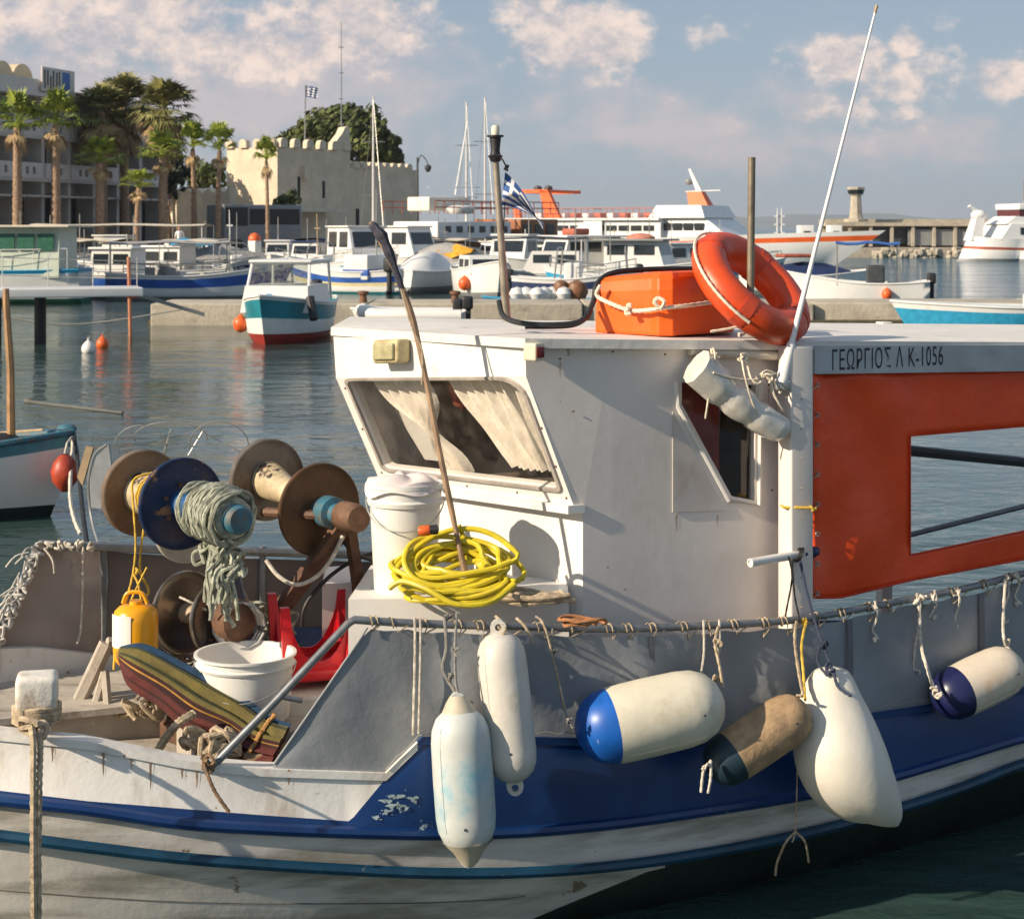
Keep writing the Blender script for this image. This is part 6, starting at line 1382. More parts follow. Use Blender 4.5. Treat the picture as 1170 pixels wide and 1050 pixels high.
NET=mat('old_net',(.36,.37,.29),.95,var=.4,vs=30,dirt=(.13,.13,.09),damt=.6,ds=12,bump=.004,bs=110)
STEELP=mat('polished_drum',(.23,.2,.17),.25,metal=.8,var=.3,vs=3,dirt=(.09,.06,.04),damt=.6,ds=4)
WG='net hauling winches on the foredeck'
def disc(mb,c,u,r,th=.012,dish=.02): mb.lathe(c-u*th/2,u,[(0,0),(0,r-.012),(-.004,r-.006),(0,r),(th,r),(th+.004,r-.006),(th,r-.012),(th-dish*.2,r*.8),(th,r*.25),(th,0)],48)
# --- left winch unit
def winchL():
    o=P(163,563,7.9); t=thing('net_winch','double disc winch with tan and dark blue discs and net wrapped drum','winch',V((o.x+.3,o.y-.3,.62)),WG)
    mb=MB(); disc(mb,o,U_,.195,.035); mb.build('tan_disc',MD,t)
    mb=MB(); mb.lathe(o,U_,[(.0,.1),(.1,.088),(.26,.086),(.38,.1)],24); mb.build('drum',mat('drum_ivory',(.5,.4,.25),.5,var=.25,vs=9,chip=(.04,.03,.03),camt=.8,cs=5),t)
    mb=MB(); 
    for k in range(9): c=o+U_*(.13+k*.022); x=U_.orthogonal().normalized(); y=U_.cross(x); mb.tube([c+(x*math.cos(a*.5)+y*math.sin(a*.5))*.093 for a in range(13)],.006,5,False,None,True)
    mb.build('wound_line',ROPEY,t,merge=False)
    b=o+U_*.39; mb=MB(); disc(mb,b,U_,.2,.014); q=mb.build('blue_disc',BPAINT,t)
    bx_=U_.orthogonal().normalized(); by_=U_.cross(bx_)
    for k in range(6):
        mb=MB(); mb.lathe(b+(bx_*math.cos(k*1.047)+by_*math.sin(k*1.047))*.085+U_*.006,U_,[(0,.011),(.012,.011),(.012,0)],6); mb.build('bolt',RUST,q,merge=False)
    mb=MB(); mb.lathe(b,U_,[(.0,.06),(.07,.05),(.16,.045),(.30,.05),(.52,.05)],24); mb.build('blue_shaft',mat('shaft_blue',(.015,.09,.25),.5,var=.2,vs=9,dirt=(.08,.05,.03),damt=.4),t)
    mb=MB(); mb.lathe(b+U_*.18,U_,[(0,.05),(.02,.095),(.08,.11),(.16,.1),(.24,.095),(.3,.085),(.31,.05)],24); cr=mb.build('capstan_core',NET,t)
    rr=random.Random(6); mb=MB(); x=U_.orthogonal().normalized(); y=U_.cross(x)
    for k in range(26):
        f=rr.uniform(.0,.31); sl_=rr.uniform(-.04,.04); pts=[]
        for a in range(14): an_=a*.45+rr.uniform(-.05,.05); R_=.105+.02*rr.random()-.04*max(0,f-.22); pts.append(b+U_*(.18+f+sl_*math.sin(an_))+(x*math.cos(an_)+y*math.sin(an_))*R_)
        mb.tube(curve(pts,2),.008,5,False,None,True)
    mb.build('wrapped_net',NET,t,merge=False)
    mb=MB(); mb.lathe(b+U_*.47,U_,[(0,.062),(.06,.062),(.075,.05),(.078,0)],20); mb.build('cyan_end',CYAN,t)
    # hanging bundle of old net
    mb=MB(); 
    for k in range(46):
        s=rr.random(); a0=b+U_*(.2+.26*s)+V((0,0,-.06)); L=rr.uniform(.15,.42)*(1-.3*abs(s-.5)); pts=[a0]
        dx=rr.uniform(-.03,.05)
        for j in range(1,6): pts.append(a0+V((dx*j*.3+rr.uniform(-.014,.014)+ (.5-s)*.05*j*.4,rr.uniform(-.02,.02),-L*j/5)))
        mb.tube(curve(pts,3),.007,5,True,[.008*rr.uniform(.7,1.4) for _ in range(16)])
    for k in range(14): blob(mb,b+U_*(.22+.2*rr.random())+V((rr.uniform(-.03,.06),0,-.12-.12*rr.random())),.05,8,.008,rr)
    mb.build('hanging_net',NET,t,merge=False)
    # blue stand with loose blue rags
    mb=MB(); mb.tube([b+U_*.05+V((0,0,-.02)),P(262,640,7.6),P(288,760,7.65),V((P(290,780,7.7).x,7.7,.64))],.036,8,True); mb.build('blue_stand',BPAINT,t)
    mb=MB(); disc(mb,P(214,602,7.75),U_,.16,.01); mb.build('white_backing_disc',mat('pale_disc',(.55,.5,.42),.6,var=.15),t)
    # yellow line hanging from the drum to the jerrycan
    mb=MB(); rope(mb,[P(176,540,7.75),P(153,548,7.7),P(152,572,7.68),P(155,620,7.66),P(152,655,7.64),P(143,690,7.62),P(133,720,7.58),P(130,765,7.5)],.0055); rope(mb,[P(180,545,7.76),P(172,575,7.7),P(164,605,7.68),P(160,650,7.66),P(170,675,7.64),P(160,690,7.6)],.005); rope(mb,[P(152,655,7.64),P(158,668,7.62),P(162,690,7.6)],.0045); rope(mb,[P(168,648,7.64),P(158,668,7.62),P(147,692,7.6)],.0045)
    blob(mb,P(155,652,7.63),.02,8,.005); mb.build('yellow_line',ROPEY,t,merge=False)
    for x0,y0,x1,y1 in ((146,612,137,640),(178,622,168,640),(198,625,190,640),(204,612,197,640)): pass
winchL()
def winchR():
    o=P(305,548,8.15); t=thing('net_winch','second winch with grey disc and big rusty brown disc on a slanted rusty beam','winch',V((o.x+.3,o.y-.3,.62)),WG)
    mb=MB(); disc(mb,o,U_,.19,.035); mb.build('grey_disc',MG,t)
    b=P(365,582,7.72); mb=MB(); d=(b-o).normalized(); mb.lathe(o,d,[(0,.09),((b-o).length*.4,.06),((b-o).length,.065)],20); mb.build('drum',mat('drum_ivory',(.5,.4,.25)),t)
    mb=MB(); disc(mb,b,U_,.205,.012); mb.build('brown_disc',MBR,t)
    mb=MB(); mb.lathe(b,U_,[(0,.05),(.05,.045),(.06,.07),(.13,.07),(.14,.045),(.2,.045),(.2,.06),(.3,.06),(.31,.05),(.31,0)],20); mb.build('hub',CYAN,t)
    mb=MB(); mb.lathe(b+U_*.2,U_,[(0,.062),(.1,.064),(.13,.055),(.135,0)],20); mb.build('rusty_nut',RUST,t)
    mb=MB(); mb.tube([P(300,585,7.75),P(384,590,7.6)],.022,8); mb.build('cross_shaft',RUST,t)
    mb=MB(); M=Matrix.Rotation(R(0),3,'Z'); a=P(392,600,7.62); e=P(318,700,7.75); mb.tube([a,e,V((e.x-.02,e.y,.62))],.045,4,True); mb.build('slanted_beam',RUST,t)
    mb=MB(); mb.tube([P(400,605,7.66),P(408,660,7.8),V((P(412,700,7.85).x,7.85,.62))],.03,4); mb.build('upright',RUST,t)
    mb=MB(); mb.tube(curve([P(304,640,7.65),P(318,658,7.62),P(338,668,7.6),P(360,660,7.6),P(378,640,7.6),P(392,612,7.6)],6),.009,7); mb.build('pale_hose',ROPEW,t)
    mb=MB(); mb.tube(curve([P(440,628,7.9),P(405,640,7.8),P(375,660,7.75),P(350,690,7.7),P(345,715,7.7)],6),.009,7); mb.tube(curve([P(392,618,7.7),P(405,632,7.75),P(425,640,7.8),P(440,642,7.9)],5),.009,7); mb.build('black_hose',BLACK,t,merge=False)
winchR()
def drumlow():
    o=P(212,700,7.72); t=thing('line_drum','low shiny dark line drum with two metal discs on the deck','drum',V((o.x+.1,o.y-.1,.62)))
    u=V((.75,-.66,.05)).normalized(); mb=MB(); disc(mb,o,u,.185,.01); mb.build('big_disc',STEELP,t)
    mb=MB(); mb.lathe(o,u,[(0,.045),(.1,.04),(.24,.045)],18); mb.build('hub',mat('hub_tan',(.4,.3,.2),.5,var=.2),t)
    b=o+u*.24; mb=MB(); disc(mb,b,u,.165,.01); mb.build('small_disc',STEELP,t)
    mb=MB(); mb.lathe(b,u,[(0,.06),(.06,.09),(.13,.09),(.16,.05),(.16,0)],18); mb.build('motor',RUST,t)
    mb=MB(); mb.tube([o+u*.12-V((0,0,.03)),V((o.x+.12,o.y-.1,.62))],.03,6); mb.bbox((o.x+.15,o.y-.12,.69),(.4,.3,.14),R(-40),.02); mb.build('stand',MATS['rusty_steel'],t)
    mb=MB(); rope(mb,[P(205,682,7.5),P(218,688,7.48),P(236,697,7.5)],.005); rope(mb,[P(258,680,7.38),P(248,692,7.4),P(240,705,7.42)],.005); mb.build('cord_end',ROPEW,t,merge=False)
    mb=MB()
    for k in range(3): c=b+u*(.1+.02*k); mb.tube([c+V((math.cos(a)*.1,0,math.sin(a)*.1-.02)) for a in [i*.5 for i in range(13)]],.006,5)
    mb.build('wire_turns',METAL,t,merge=False)
drumlow()
def jerry():
    c=P(155,752,7.55); t=thing('plastic_jug','yellow orange plastic jug with white label hanging from yellow lines','jug',c)
    mb=MB(); mb.lathe(c+V((0,0,-.02)),(0,0,1),[(0,0),(0,.075),(.02,.092),(.05,.096),(.19,.096),(.225,.09),(.245,.07),(.255,.03),(.27,.028),(.27,0)],32); mb.build('body',mat('jug_yellow',(.85,.38,.01),.35,var=.06,vs=6),t)
    mb=MB(); rows=[]
    for z in (.06,.2): rows.append([c+V((math.cos(a)*.0985,math.sin(a)*.0985,z)) for a in [R(-168+i*6.5) for i in range(13)]])
    mb.grid(rows); mb.build('label',mat('paper_label',(.8,.76,.68),.6,var=.04),t)
    mb=MB(); mb.tube(curve([c+V((-.05,-.02,.24)),c+V((-.03,-.02,.285)),c+V((.03,-.02,.285)),c+V((.055,-.02,.24))],5),.009,7); mb.build('handle',MATS['jug_yellow'],t)
jerry()
# open white bucket on the deck
cz=P(282,852,7.22); cb=V((cz.x-.015,7.28,H-(819-HY)*7.28/F))
t=bucket('plastic_bucket','wide open white bucket on the deck beside the striped parasol',cb,.178,.2,.27,PAIL)
mb=MB(); mb.bbox((cb.x,cb.y,(cb.z+.62)/2),(.5,.45,cb.z-.64),R(20),.01); tag(mb.build('storage_box',DECK),'worn wooden box on the deck under the wide white bucket','box')
# folded striped parasol / cloth
def parasol():
    t=thing('folded_parasol','folded striped parasol in blue, olive yellow and maroon lying slanted','parasol',P(235,800,6.95))
    def smat(n,c): return mat(n,c,.85,var=.25,vs=8,dirt=tuple(x*.45 for x in c),damt=.6,ds=12,bump=.006,bs=16)
    ms=[smat('cloth_blue',(.008,.04,.09)),smat('cloth_olive',(.13,.1,.02)),smat('cloth_green',(.03,.035,.01)),smat('cloth_maroon',(.085,.014,.01)),smat('cloth_maroon_dark',(.035,.007,.006)),smat('cloth_gold',(.4,.2,.03))]  # partial shade on the cloth is put into these darkened stripe colours
    a=P(140,741,7.35); e=P(335,850,6.98)
    # top silhouette and bottom silhouette in the photo
    topc=[(138,738),(162,736),(200,755),(240,777),(280,802),(305,819),(330,834)]; botc=[(138,760),(150,778),(185,805),(215,828),(245,846),(280,862),(312,872)]
    mb=MB(); n=40; rows=[]
    rq=random.Random(5); tp=curve([V((x,0,y+rq.uniform(-3,3))) for x,y in topc],7); bt=curve([V((x,0,y+rq.uniform(-6,6))) for x,y in botc],7)
    K=72
    for i in range(len(tp)):
        s=i/(len(tp)-1); D=7.3-.32*s; p=P(tp[i].x,tp[i].z,D); q=P(bt[i].x,bt[i].z,D-.06); c=(p+q)/2; r=(p-q)/2; row=[]
        out=V((-.2,-1,0)).normalized()*r.length*.6
        for k in range(K):
            al=math.pi*2*k/K; f=1+(.24*math.cos(al*9+s*2.5+.9*math.sin(s*5))+.06*math.sin(al*17-s*6))*(.25+.9*s); row.append(c+r*math.cos(al)*f+out*math.sin(al)*f)
        rows.append(row)
    bands=[(.035,0),(.085,1),(.1,2),(.15,1),(.175,2),(.215,1),(.235,4),(.255,5),(.28,4),(.36,3),(.375,4),(.47,3),(.5,4),(.6,3),(.75,4),(.93,2),(1.01,0)]
    for k in range(K):
        u=(k+.5)/K; mb.cm=next(m for b_,m in bands if u<b_); l=(k+1)%K
        for i in range(len(rows)-1): mb.add([rows[i][k],rows[i+1][k],rows[i+1][l],rows[i][l]],[(0,1,2,3)],True)
    mb.cm=3; mb.poly(rows[-1]); mb.cm=5; mb.poly(rows[0]); mb.build('canopy',ms,t)
    mb=MB(); mb.ball(a+V((.01,-.02,-.02)),.035,10,(1,1,1)); mb.build('gathered_tip',ms[5],t)
    mb=MB()
    for s0 in (.80,.86):
        i=int(s0*(len(rows)-1)); rope(mb,[x+(x-sum(rows[i],V((0,0,0)))/K)*.08 for x in rows[i]],.009,2)
    mb.build('binding_rope',mat('orange_rope',(.42,.22,.07),.9,var=.35,vs=30,bump=.003,bs=120),t,merge=False)
parasol()
def stool():
    t=thing('red_plastic_stool','bright red plastic stool lying upside down, legs upward, behind the rail pipe','stool',P(340,770,7.5))
    RP=mat('red_plastic',(.62,.012,.02),.35,var=.06,vs=8); c=P(358,762,7.6); rz=R(18); M=Matrix.Rotation(rz,3,'Z')
    mb=MB(); mb.bbox(c+V((0,0,-.0)),(.32,.32,.05),rz,.02); mb.build('seat',RP,t)
    for sx in (-1,1):
        for sy in (-1,1):
            mb=MB(); b=c+M@V((sx*.13,sy*.13,.0)); e=c+M@V((sx*.155,sy*.155,.30)); d=M@V((.03,0,0)); e2=M@V((0,.03,0))
            mb.hexa([b-d-e2,b+d-e2,b+d+e2,b-d+e2,e-d*.6-e2*.6,e+d*.6-e2*.6,e+d*.6+e2*.6,e-d*.6+e2*.6]); mb.build('leg',RP,t)
    for a,b in (((-1,-1),(1,-1)),((-1,1),(1,1)),((-1,-1),(-1,1)),((1,-1),(1,1))):
        A=V((a[0]*.135,a[1]*.135,0)); B=V((b[0]*.135,b[1]*.135,0)); pts=[]; n=12; mb=MB()
        hs=[.19*abs(2*i/n-1)**2.4+.055 for i in range(n+1)]; low=[c+M@A.lerp(B,i/n)+V((0,0,.0)) for i in range(n+1)]; hi=[c+M@A.lerp(B,i/n)+V((0,0,hs[i])) for i in range(n+1)]
        nn=(M@(B-A)).cross(V((0,0,1))).normalized()*.005
        mb.grid([[p+nn for p in low],[p+nn for p in hi],[p-nn for p in hi],[p-nn for p in low]],False); mb.build('apron',RP,t)
stool()
c=P(352,800,7.6); mb=MB(); mb.bbox((c.x,c.y,.78),(.55,.5,.3),R(20),.02); tag(mb.build('fish_crate',mat('crate_white',(.6,.57,.5),.6,var=.1,dirt=(.35,.28,.2),damt=.4)),'pale box on the deck carrying the red stool','box')
# ropes on the foredeck and mooring lines
def mrope():
    mb=MB(); rr=random.Random(3)
    top=P(38,822,6.6)
    for k in range(5): mb.tube([V((bc.x,bc.y+.03,H-(552+4*k)*6.62/F))+V((math.cos(a)*.085,math.sin(a)*.085,rr.uniform(-.004,.004))) for a in [i*.5 for i in range(13)]],.011,6,False,None,True)
    blob(mb,P(36,828,6.52),.05,14,.011,rr)
    rope(mb,[P(36,830,6.5),P(38,850,6.4),P(38,900,6.36),P(38,980,6.34),P(39,1060,6.34),P(40,1110,6.36)],.013,12); rope(mb,[P(44,830,6.52),P(46,852,6.42),P(45,900,6.37),P(44,980,6.35),P(44,1060,6.35),P(42,1110,6.36)],.012,12)
    tag(mb.build('mooring_rope',ROPE,None,None,False),'doubled tan mooring rope knotted on the white bitt, hanging straight down the hull','rope')
mrope()
mb=MB(); rr=random.Random(21)
for k in range(5): blob(mb,P(225+k*9,850+rr.uniform(-6,6),6.9),.06,10,.011,rr)
rope(mb,[P(178,862,6.95),P(190,842,6.92),P(205,825,6.9),P(222,815,6.95)],.017,8)
tag(mb.build('rope_heap',ROPE,None,None,False),'knotted heap of tan rope at the foot of the slanted rail pipe','rope')
mb=MB(); rope(mb,[P(232,868,6.72),P(236,882,6.58),P(246,905,6.56),P(262,928,6.55)],.007,8); blob(mb,P(238,872,6.66),.03,12,.008,rr)
tag(mb.build('frayed_rope',mat('dark_frayed_rope',(.18,.11,.06),.9,var=.4,vs=30),None,None,False),'frayed dark brown rope end hanging over the white bulwark','rope')
# net bundle on the bow pipe at the far left
mb=MB(); rr=random.Random(31)
A0=P(-14,756,7.9); A1=P(46,622,8.12)
for k in range(40):
    s=rr.random(); p=A0.lerp(A1,s)+V((-.03,-.03,0)); q=p+V((rr.uniform(-.35,-.02)*(1-s*.6),rr.uniform(-.06,.02),-rr.uniform(.02,.3)*(1-.5*s))); mb.tube(curve([p,p.lerp(q,.5)+V((rr.uniform(-.03,.03),0,rr.uniform(-.05,.02))),q],4),.004,5)
for k in range(16): blob(mb,A0.lerp(A1,k/16),.03,8,.007,rr)
tag(mb.build('fishing_net',mat('pale_net',(.5,.47,.42),.9,var=.25,vs=20),None,None,False),'pale fishing net bunched along the bow pipe at the left edge','net')
mb=MB()
for k in range(6): blob(mb,P(46+k*11,624,8.13),.022,8,.006,rr)
rope(mb,[P(95,625,8.2),P(94,680,8.2),P(92,720,8.15),P(88,735,8.1)],.005); rope(mb,[P(50,626,8.12),P(60,640,8.1),P(62,655,8.1)],.005)
tag(mb.build('pipe_lashing',ROPEW,None,None,False),'pale cord lashed round the top pipe of the far bow frame','rope')
# thin wire traps behind the winches
def trap():
    t=thing('wire_trap','thin wire hoop fish trap standing behind the left winch','fish trap',P(200,560,8.35)); mb=MB()
    for (cx,cy,rx_,ry_) in ((160,512,30,26),(195,500,42,18),(250,508,34,26)):
        pts=[P(cx+rx_*math.cos(a),cy+ry_*math.sin(a),8.3+.06*math.sin(a)) for a in [i*math.pi/10 for i in range(-11,2)]]; mb.tube(pts,.0028,5)
    for x0,y0,x1,y1 in ((136,498,188,496),(136,514,180,508),(180,505,225,492),(225,490,282,520),(215,520,232,492)): mb.tube([P(x0,y0,8.3),P(x1,y1,8.33)],.0022,5)
    mb.tube([P(188,516,8.3),P(196,490,8.3)],.006,6); mb.build('wire_hoops',METAL,t,merge=False)
trap()
# deck litter
mb=MB(); rr=random.Random(44)
for k in range(26):
    px=rr.uniform(40,230); D=rr.uniform(6.9,7.5); c=XZ(px,D,.64+.2*(D>7.3 and px<999)*0+.03); M=Matrix.Rotation(rr.uniform(0,3),3,'Z'); mb.bbox(c,(rr.uniform(.03,.1),rr.uniform(.02,.05),.02),0,.004,M)
tag(mb.build('deck_debris',WOOD),'scraps of wood and cord scattered on the foredeck','debris',kind='stuff')
# =====================================================  neighbouring boat at the left edge
def neighbour():
    t=thing('rowing_boat','open white boat with teal gunwale and red ball fender at the left edge','boat',(-5,14,0))
    # bow tip about (85,492) ; hull runs off to the left
    D=17.6; bow=P(84,497,D); mb=MB(); ms=[HT,HW,HA]; n=14; R_=[[],[]]
    ax=V((-1,-.12,0)).normalized(); nn=V((.12,-1,0)).normalized()
    for sd in (1,-1):
        rows=[]
        for i in range(n+1):
            s=i/n; l=s*4.6; hw=.8*math.sin(min(1,s*1.6)*math.pi/2)**.8*(1-.25*max(0,s-.6)); c=bow+ax*l; zt=bow.z-.22*math.sin(min(1,s*1.4)*math.pi/2)
            rows.append([V((*(c+nn*hw*sd*1.0).xy,zt+.02)),V((*(c+nn*hw*sd*.99).xy,zt-.11)),V((*(c+nn*hw*sd*.93+ax*.05).xy,zt-.4)),V((*(c+nn*hw*sd*.72+ax*.18).xy,.12)),V((*(c+nn*hw*sd*.5+ax*.3).xy,-.2))])
        for r in range(4):
            mb.cm=[0,1,1,2][r]
            mb.grid([[q[r] for q in rows],[q[r+1] for q in rows]])
        R_[0 if sd==1 else 1]=[q[0] for q in rows]
    mb.build('hull',[mat('pale_teal',(.07,.22,.26),.5,var=.25,vs=4,chip=(.4,.4,.36),camt=.3,cs=8),ms[1],ms[2]],t)
    mb=MB(); mb.grid([[p-V((0,0,.1)) for p in R_[0]],[p-V((0,0,.1)) for p in R_[1]]]); mb.build('deck',TANW,t)
    mb=MB()
    for k in (0,1): mb.tube([p+V((0,0,.01)) for p in R_[k]],.035,7)
    mb.build('gunwale',MATS['winch_cyan'],t); 
    mb=MB(); p=P(13,518,17.5); mb.tube([p,P(12,420,17.5),P(7,345,17.5),P(7,330,17.5)],.03,8,True,[.045,.04,.035,.03]); mb.build('mast',mat('mast_wood',(.36,.2,.09),.5,var=.25,vs=5),t)
    mb=MB(); mb.ball(P(3,503,17.5),.13,10,(1.5,1,.6)); mb.build('dark_bundle',BLACK,t)
    mb=MB(); mb.ball(bow+V((-.08,.05,.06)),.07,8,(1.5,1,.7)); mb.build('bow_cap',CYAN,t)
    mb=MB(); mb.tube([bow+V((0,0,.02)),P(88,520,17.4),P(95,590,16),P(100,625,15.6)],.022,6); mb.build('bow_line',BLACK,t)
    mb=MB(); mb.tube([R_[1][3]+V((0,0,.04)),R_[1][1]+V((0,0,.04))],.02,5); mb.build('toe_rail',TANW,t)
    f=thing('ball_fender','dull red round fender hanging at the bow of the left edge boat','fender',P(74,545,17.3)); mb=MB(); c=P(74,519,17.3); mb.lathe(c,(0,0,-1),[(0,.035),(.03,.07),(.08,.11),(.17,.14),(.26,.125),(.33,.07),(.37,.03),(.375,0)],18); mb.build('float',mat('old_red_buoy',(.4,.05,.02),.5,var=.2,vs=7),f); mb=MB(); mb.tube([c,P(77,506,17.4),bow],.012,5); mb.build('lanyard',ROPEW,f)
    # anchor hung at the bow
    a=thing('anchor','grey white plough anchor and curved shank behind the bow panel','anchor',P(115,560,9.2)); mb=MB()
    mb.tube(curve([P(122,508,9.2),P(108,520,9.2),P(101,550,9.2),P(104,590,9.2),P(115,625,9.0),P(135,640,8.8)],6),.007,6); mb.build('curved_rod',METAL,a)
    mb=MB(); mb.prism([P(124,508,9.25),P(128,540,9.25),P(122,582,9.25),P(104,580,9.25),P(102,548,9.25),P(110,522,9.25)],(0,.03,0)); mb.build('fluke',mat('anchor_grey',(.3,.32,.33),.5,var=.15,vs=6),a)
    mb=MB(); mb.prism([P(98,510,9.3),P(106,512,9.3),P(94,555,9.3),P(88,545,9.3)],(0,.04,0)); mb.build('stock',TANW,a)
    a=thing('stern_line','white mooring line running down into the water from the left boat','rope',P(90,600,13.5)); mb=MB(); rope(mb,[bow,P(80,560,17),P(84,590,16.6),P(92,610,16.2)],.02); mb.build('line',ROPEW,a,merge=False)
neighbour()
mb=MB(); a_=XZ(30,29.0,.02); b_=XZ(140,27.2,.02); mb.tube([a_,a_.lerp(b_,.04),a_.lerp(b_,.05),a_.lerp(b_,.5),b_],.03,8,True,[.06,.06,.035,.03,.02]); tag(mb.build('drifting_spar',mat('drift_wood',(.1,.1,.09),.7)),'dark wooden spar floating on the water beyond the left edge boat','spar')

# extra tangles of old net, line and spare cord on the foredeck
mb=MB(); rr=random.Random(77)
for k in range(5): blob(mb,P(rr.uniform(292,330),rr.uniform(700,735),7.75),.07,12,.007,rr)
tag(mb.build('net_heap',NET,None,None,False),'tangle of grey green net on the deck right of the low line drum','net')
mb=MB()
for k in range(4): blob(mb,P(rr.uniform(178,215),rr.uniform(795,812),7.5),.055,10,.008,rr)
tag(mb.build('dark_line_heap',mat('dark_line',(.07,.06,.045),.9,var=.4,vs=30),None,None,False),'small heap of dark wet line on the foredeck left of the parasol','rope')

def heap(name,label,cat,cx,cy,D,sx,sy,n,tr,m,seed,parts=10):
    rr=random.Random(seed); mb=MB()
    for k in range(n): blob(mb,P(cx+rr.uniform(-sx,sx),cy+rr.uniform(-sy,sy),D+rr.uniform(-.08,.08)),.06,parts,tr,rr)
    tag(mb.build(name,m,None,None,False),label,cat)
heap('net_heap','brown net heaped against the foot of the low line drum behind the parasol','net',205,768,7.62,20,9,6,.006,mat('brown_net',(.17,.11,.06),.95,var=.4,vs=30,bump=.003,bs=110),101)
heap('rope_heap','coil of pale worn rope on the hatch cover right of the wooden bow bracket','rope',160,806,7.55,14,5,4,.009,ROPE,102)
heap('net_heap','dark green net piled under the slanted rusty winch beam','net',322,742,7.85,18,12,6,.006,mat('dark_green_net',(.05,.09,.07),.95,var=.4,vs=30),103)
heap('rope_heap','blue rope tangle on the deck beneath the hanging net bundle','rope',268,738,7.6,14,6,4,.006,mat('blue_rope',(.02,.08,.25),.9,var=.3,vs=30),104)
heap('rope_heap','pale rope tangle at the foot of the stained panel, left of the bow bracket','rope',92,812,7.75,12,4,3,.008,ROPEW,105)
mb=MB(); c=P(318,860,7.0); mb.bbox(V((c.x,7.05,.72)),(.3,.22,.2),R(10),.015); tag(mb.build('tackle_box',mat('box_wood',(.3,.2,.12),.8,var=.3,vs=9,dirt=(.1,.06,.04),damt=.6)),'small wooden tackle box on the deck below the parasol end','box')

# =====================================================  small fittings on the fishing boat
SCREW=mat('rusty_screw',(.2,.11,.07),.6,metal=.4,var=.3,vs=30)
def dotpart(name,pts,nrm,r,m,parent,th=.003):
    for p in pts:
        mb=MB(); mb.lathe(p,nrm,[(-.001,r),(th,r*.8),(th,0)],8); mb.build(name,m,parent,merge=False)
dotpart('screw',[quadpt(u,v)+wn*.001 for u,v in ((.03,.1),(.03,.5),(.035,.93),(.25,.955),(.5,.955),(.75,.955),(.98,.95),(.985,.7),(.985,.4))],wn,.006,SCREW,FBOAT)
dotpart('screw',[sidep(px,py)+an*.001 for px,py in ((640,410),(655,470),(760,405),(773,560),(878,440),(882,560),(700,402))],an,.005,SCREW,FBOAT)
# rust weeps: thin stains under fittings, with the shape of runs
WEEP=mat('rust_stain',(.52,.37,.26),.7,var=.3,vs=20)
def weep(p,d,L,w_,nrm,parent):
    mb=MB(); n=8; rr=random.Random(int(abs(p.x)*1000)); s=d.cross(nrm).normalized(); a=[];b=[]
    for i in range(n+1):
        t=i/n; q=p+d*L*t+s*rr.uniform(-.001,.001)+nrm*.0012; ww=w_*(1-t)**.6*rr.uniform(.7,1.1); a.append(q-s*ww); b.append(q+s*ww)
    mb.grid([a,b]); mb.build('rust_run',WEEP,parent,merge=False)
dn=V((0,0,-1))
for px,py,L in ((640,414,.07),(773,588,.08),(820,588,.06),(878,444,.07)): weep(sidep(px,py),dn,L,.004,an,FBOAT)
for px,py,L in ((60,852,.07),(118,858,.1),(150,864,.05),(172,868,.12),(208,876,.05),(225,880,.08),(330,890,.04)):
    p=npt(T0,px,-.004)+V((0,0,-.02)); weep(p,dn,L,.006,NR,FBOAT)
# eave hem of the curtain with eyelets, and lacing through them
# canvas eyelets with cord are shown as short stitches along the hull edge
mb=MB(); pts=[]
for i in range(60):
    x=440+i*12.2; p=P(x,itp(T0,x)-7,gd(x)-.004)+NR*.012; pts.append(p+V((0,0,.006 if i%2 else -.004)))
mb.tube(pts,.0022,4); mb.build('edge_stitching',mat('thread_grey',(.3,.29,.27),.9),FBOAT,merge=False)
# seam strips and patches of the canvas
def canvaspt(x,t): 
    top=rp_(x)-V((0,0,.03)); bot=P(x,itp(T0,x)-3,gd(x)+.012); return top.lerp(bot,t)+NR*(.022+.006*math.sin(t*3))
for x in (560,742,968,1118):
    mb=MB(); mb.grid([[canvaspt(x-3,t/8) for t in range(9)],[canvaspt(x+3,t/8) for t in range(9)]]); mb.build('canvas_seam',mat('seam_tape',(.15,.15,.155),.6,var=.2,vs=6),FBOAT)
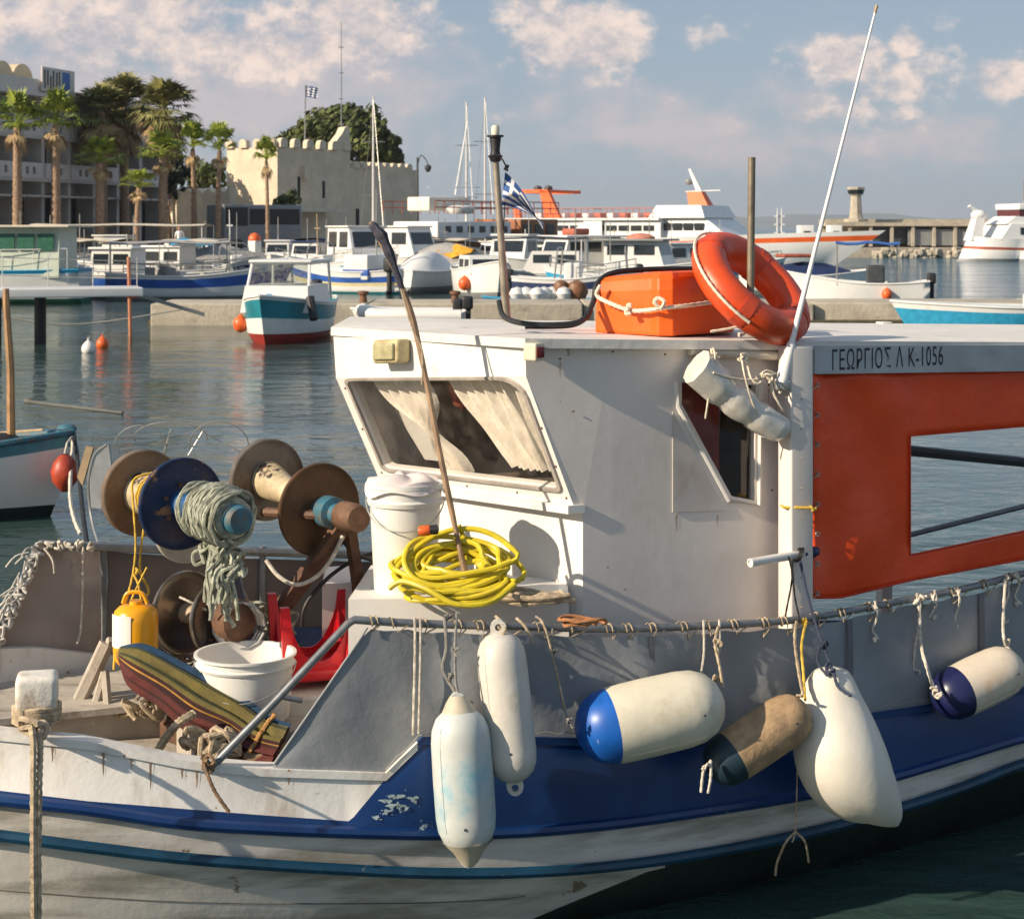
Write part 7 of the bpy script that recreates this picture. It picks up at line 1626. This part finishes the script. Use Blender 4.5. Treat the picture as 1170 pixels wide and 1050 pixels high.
# plank seams on the hull
SEAM=mat('plank_seam',(.12,.11,.09),.8,var=.3,vs=9)
for f0 in (.38,.72):
    mb=MB(); pts=[]
    for i,x in enumerate(xs):
        if x<-300 or x>560+(.38-f0)*300: continue
        a,b=RW[i][8],RW[i][11]; pts.append(a.lerp(b,f0)-(V((0,1,0))*.001))
    pts=[]
    for i,x in enumerate(xs):
        if x<-300 or x>700-f0*260: continue
        a,b,c=RW[i][8],RW[i][9],RW[i][10]; pts.append((a.lerp(b,f0*2) if f0<.5 else b.lerp(c,f0*2-1))+NR*.0005)
    mb.tube(pts,.0028,4); mb.build('plank_seam',SEAM,FBOAT,merge=False)

# flaked paint on the blue wedge below the canvas corner
from mathutils import noise as NZ
mb=MB(); st=.8
for i in range(110):
    for j in range(80):
        x=412+i*st; y=882+j*st; d_=((x-457)/34)**2+((y-918+(x-457)*.3)/17)**2
        if d_>1: continue
        n_=NZ.fractal(V((x*.075,y*.13,3.3)),.9,2.1,5)
        if n_<.02+.5*d_: continue
        a_,b_=itp(T1,x),sitp(T2,x)
        if y<a_+4 or y>b_-6: continue
        q=[]
        for dx,dy in ((0,0),(st,0),(st,st),(0,st)):
            X_,Y_=x+dx,y+dy; f_=(Y_-itp(T1,X_))/(sitp(T2,X_)-itp(T1,X_)); q.append(P(X_,Y_,gd(X_)-.0045-.0265*f_-.006*min(1,f_*2)-.0035))
        mb.poly(q)
o=mb.build('flaked_paint',mat('bare_primer',(.30,.38,.41),.8,var=.3,vs=30),FBOAT); o['kind']='stuff'
# ---------------- thin sea haze
m=bpy.data.materials.new('haze_volume'); m.use_nodes=True; t=m.node_tree; t.nodes.clear(); pv=N('ShaderNodeVolumePrincipled',t); pv.inputs['Color'].default_value=(.8,.87,.95,1); pv.inputs['Density'].default_value=.00011; pv.inputs['Anisotropy'].default_value=.2
o_=N('ShaderNodeOutputMaterial',t); t.links.new(pv.outputs[0],o_.inputs['Volume'])
mb=MB(); mb.box((0,6900,59),(18200,14300,122)); tag(mb.build('haze',m,None,(0,0,0)),kind='stuff')
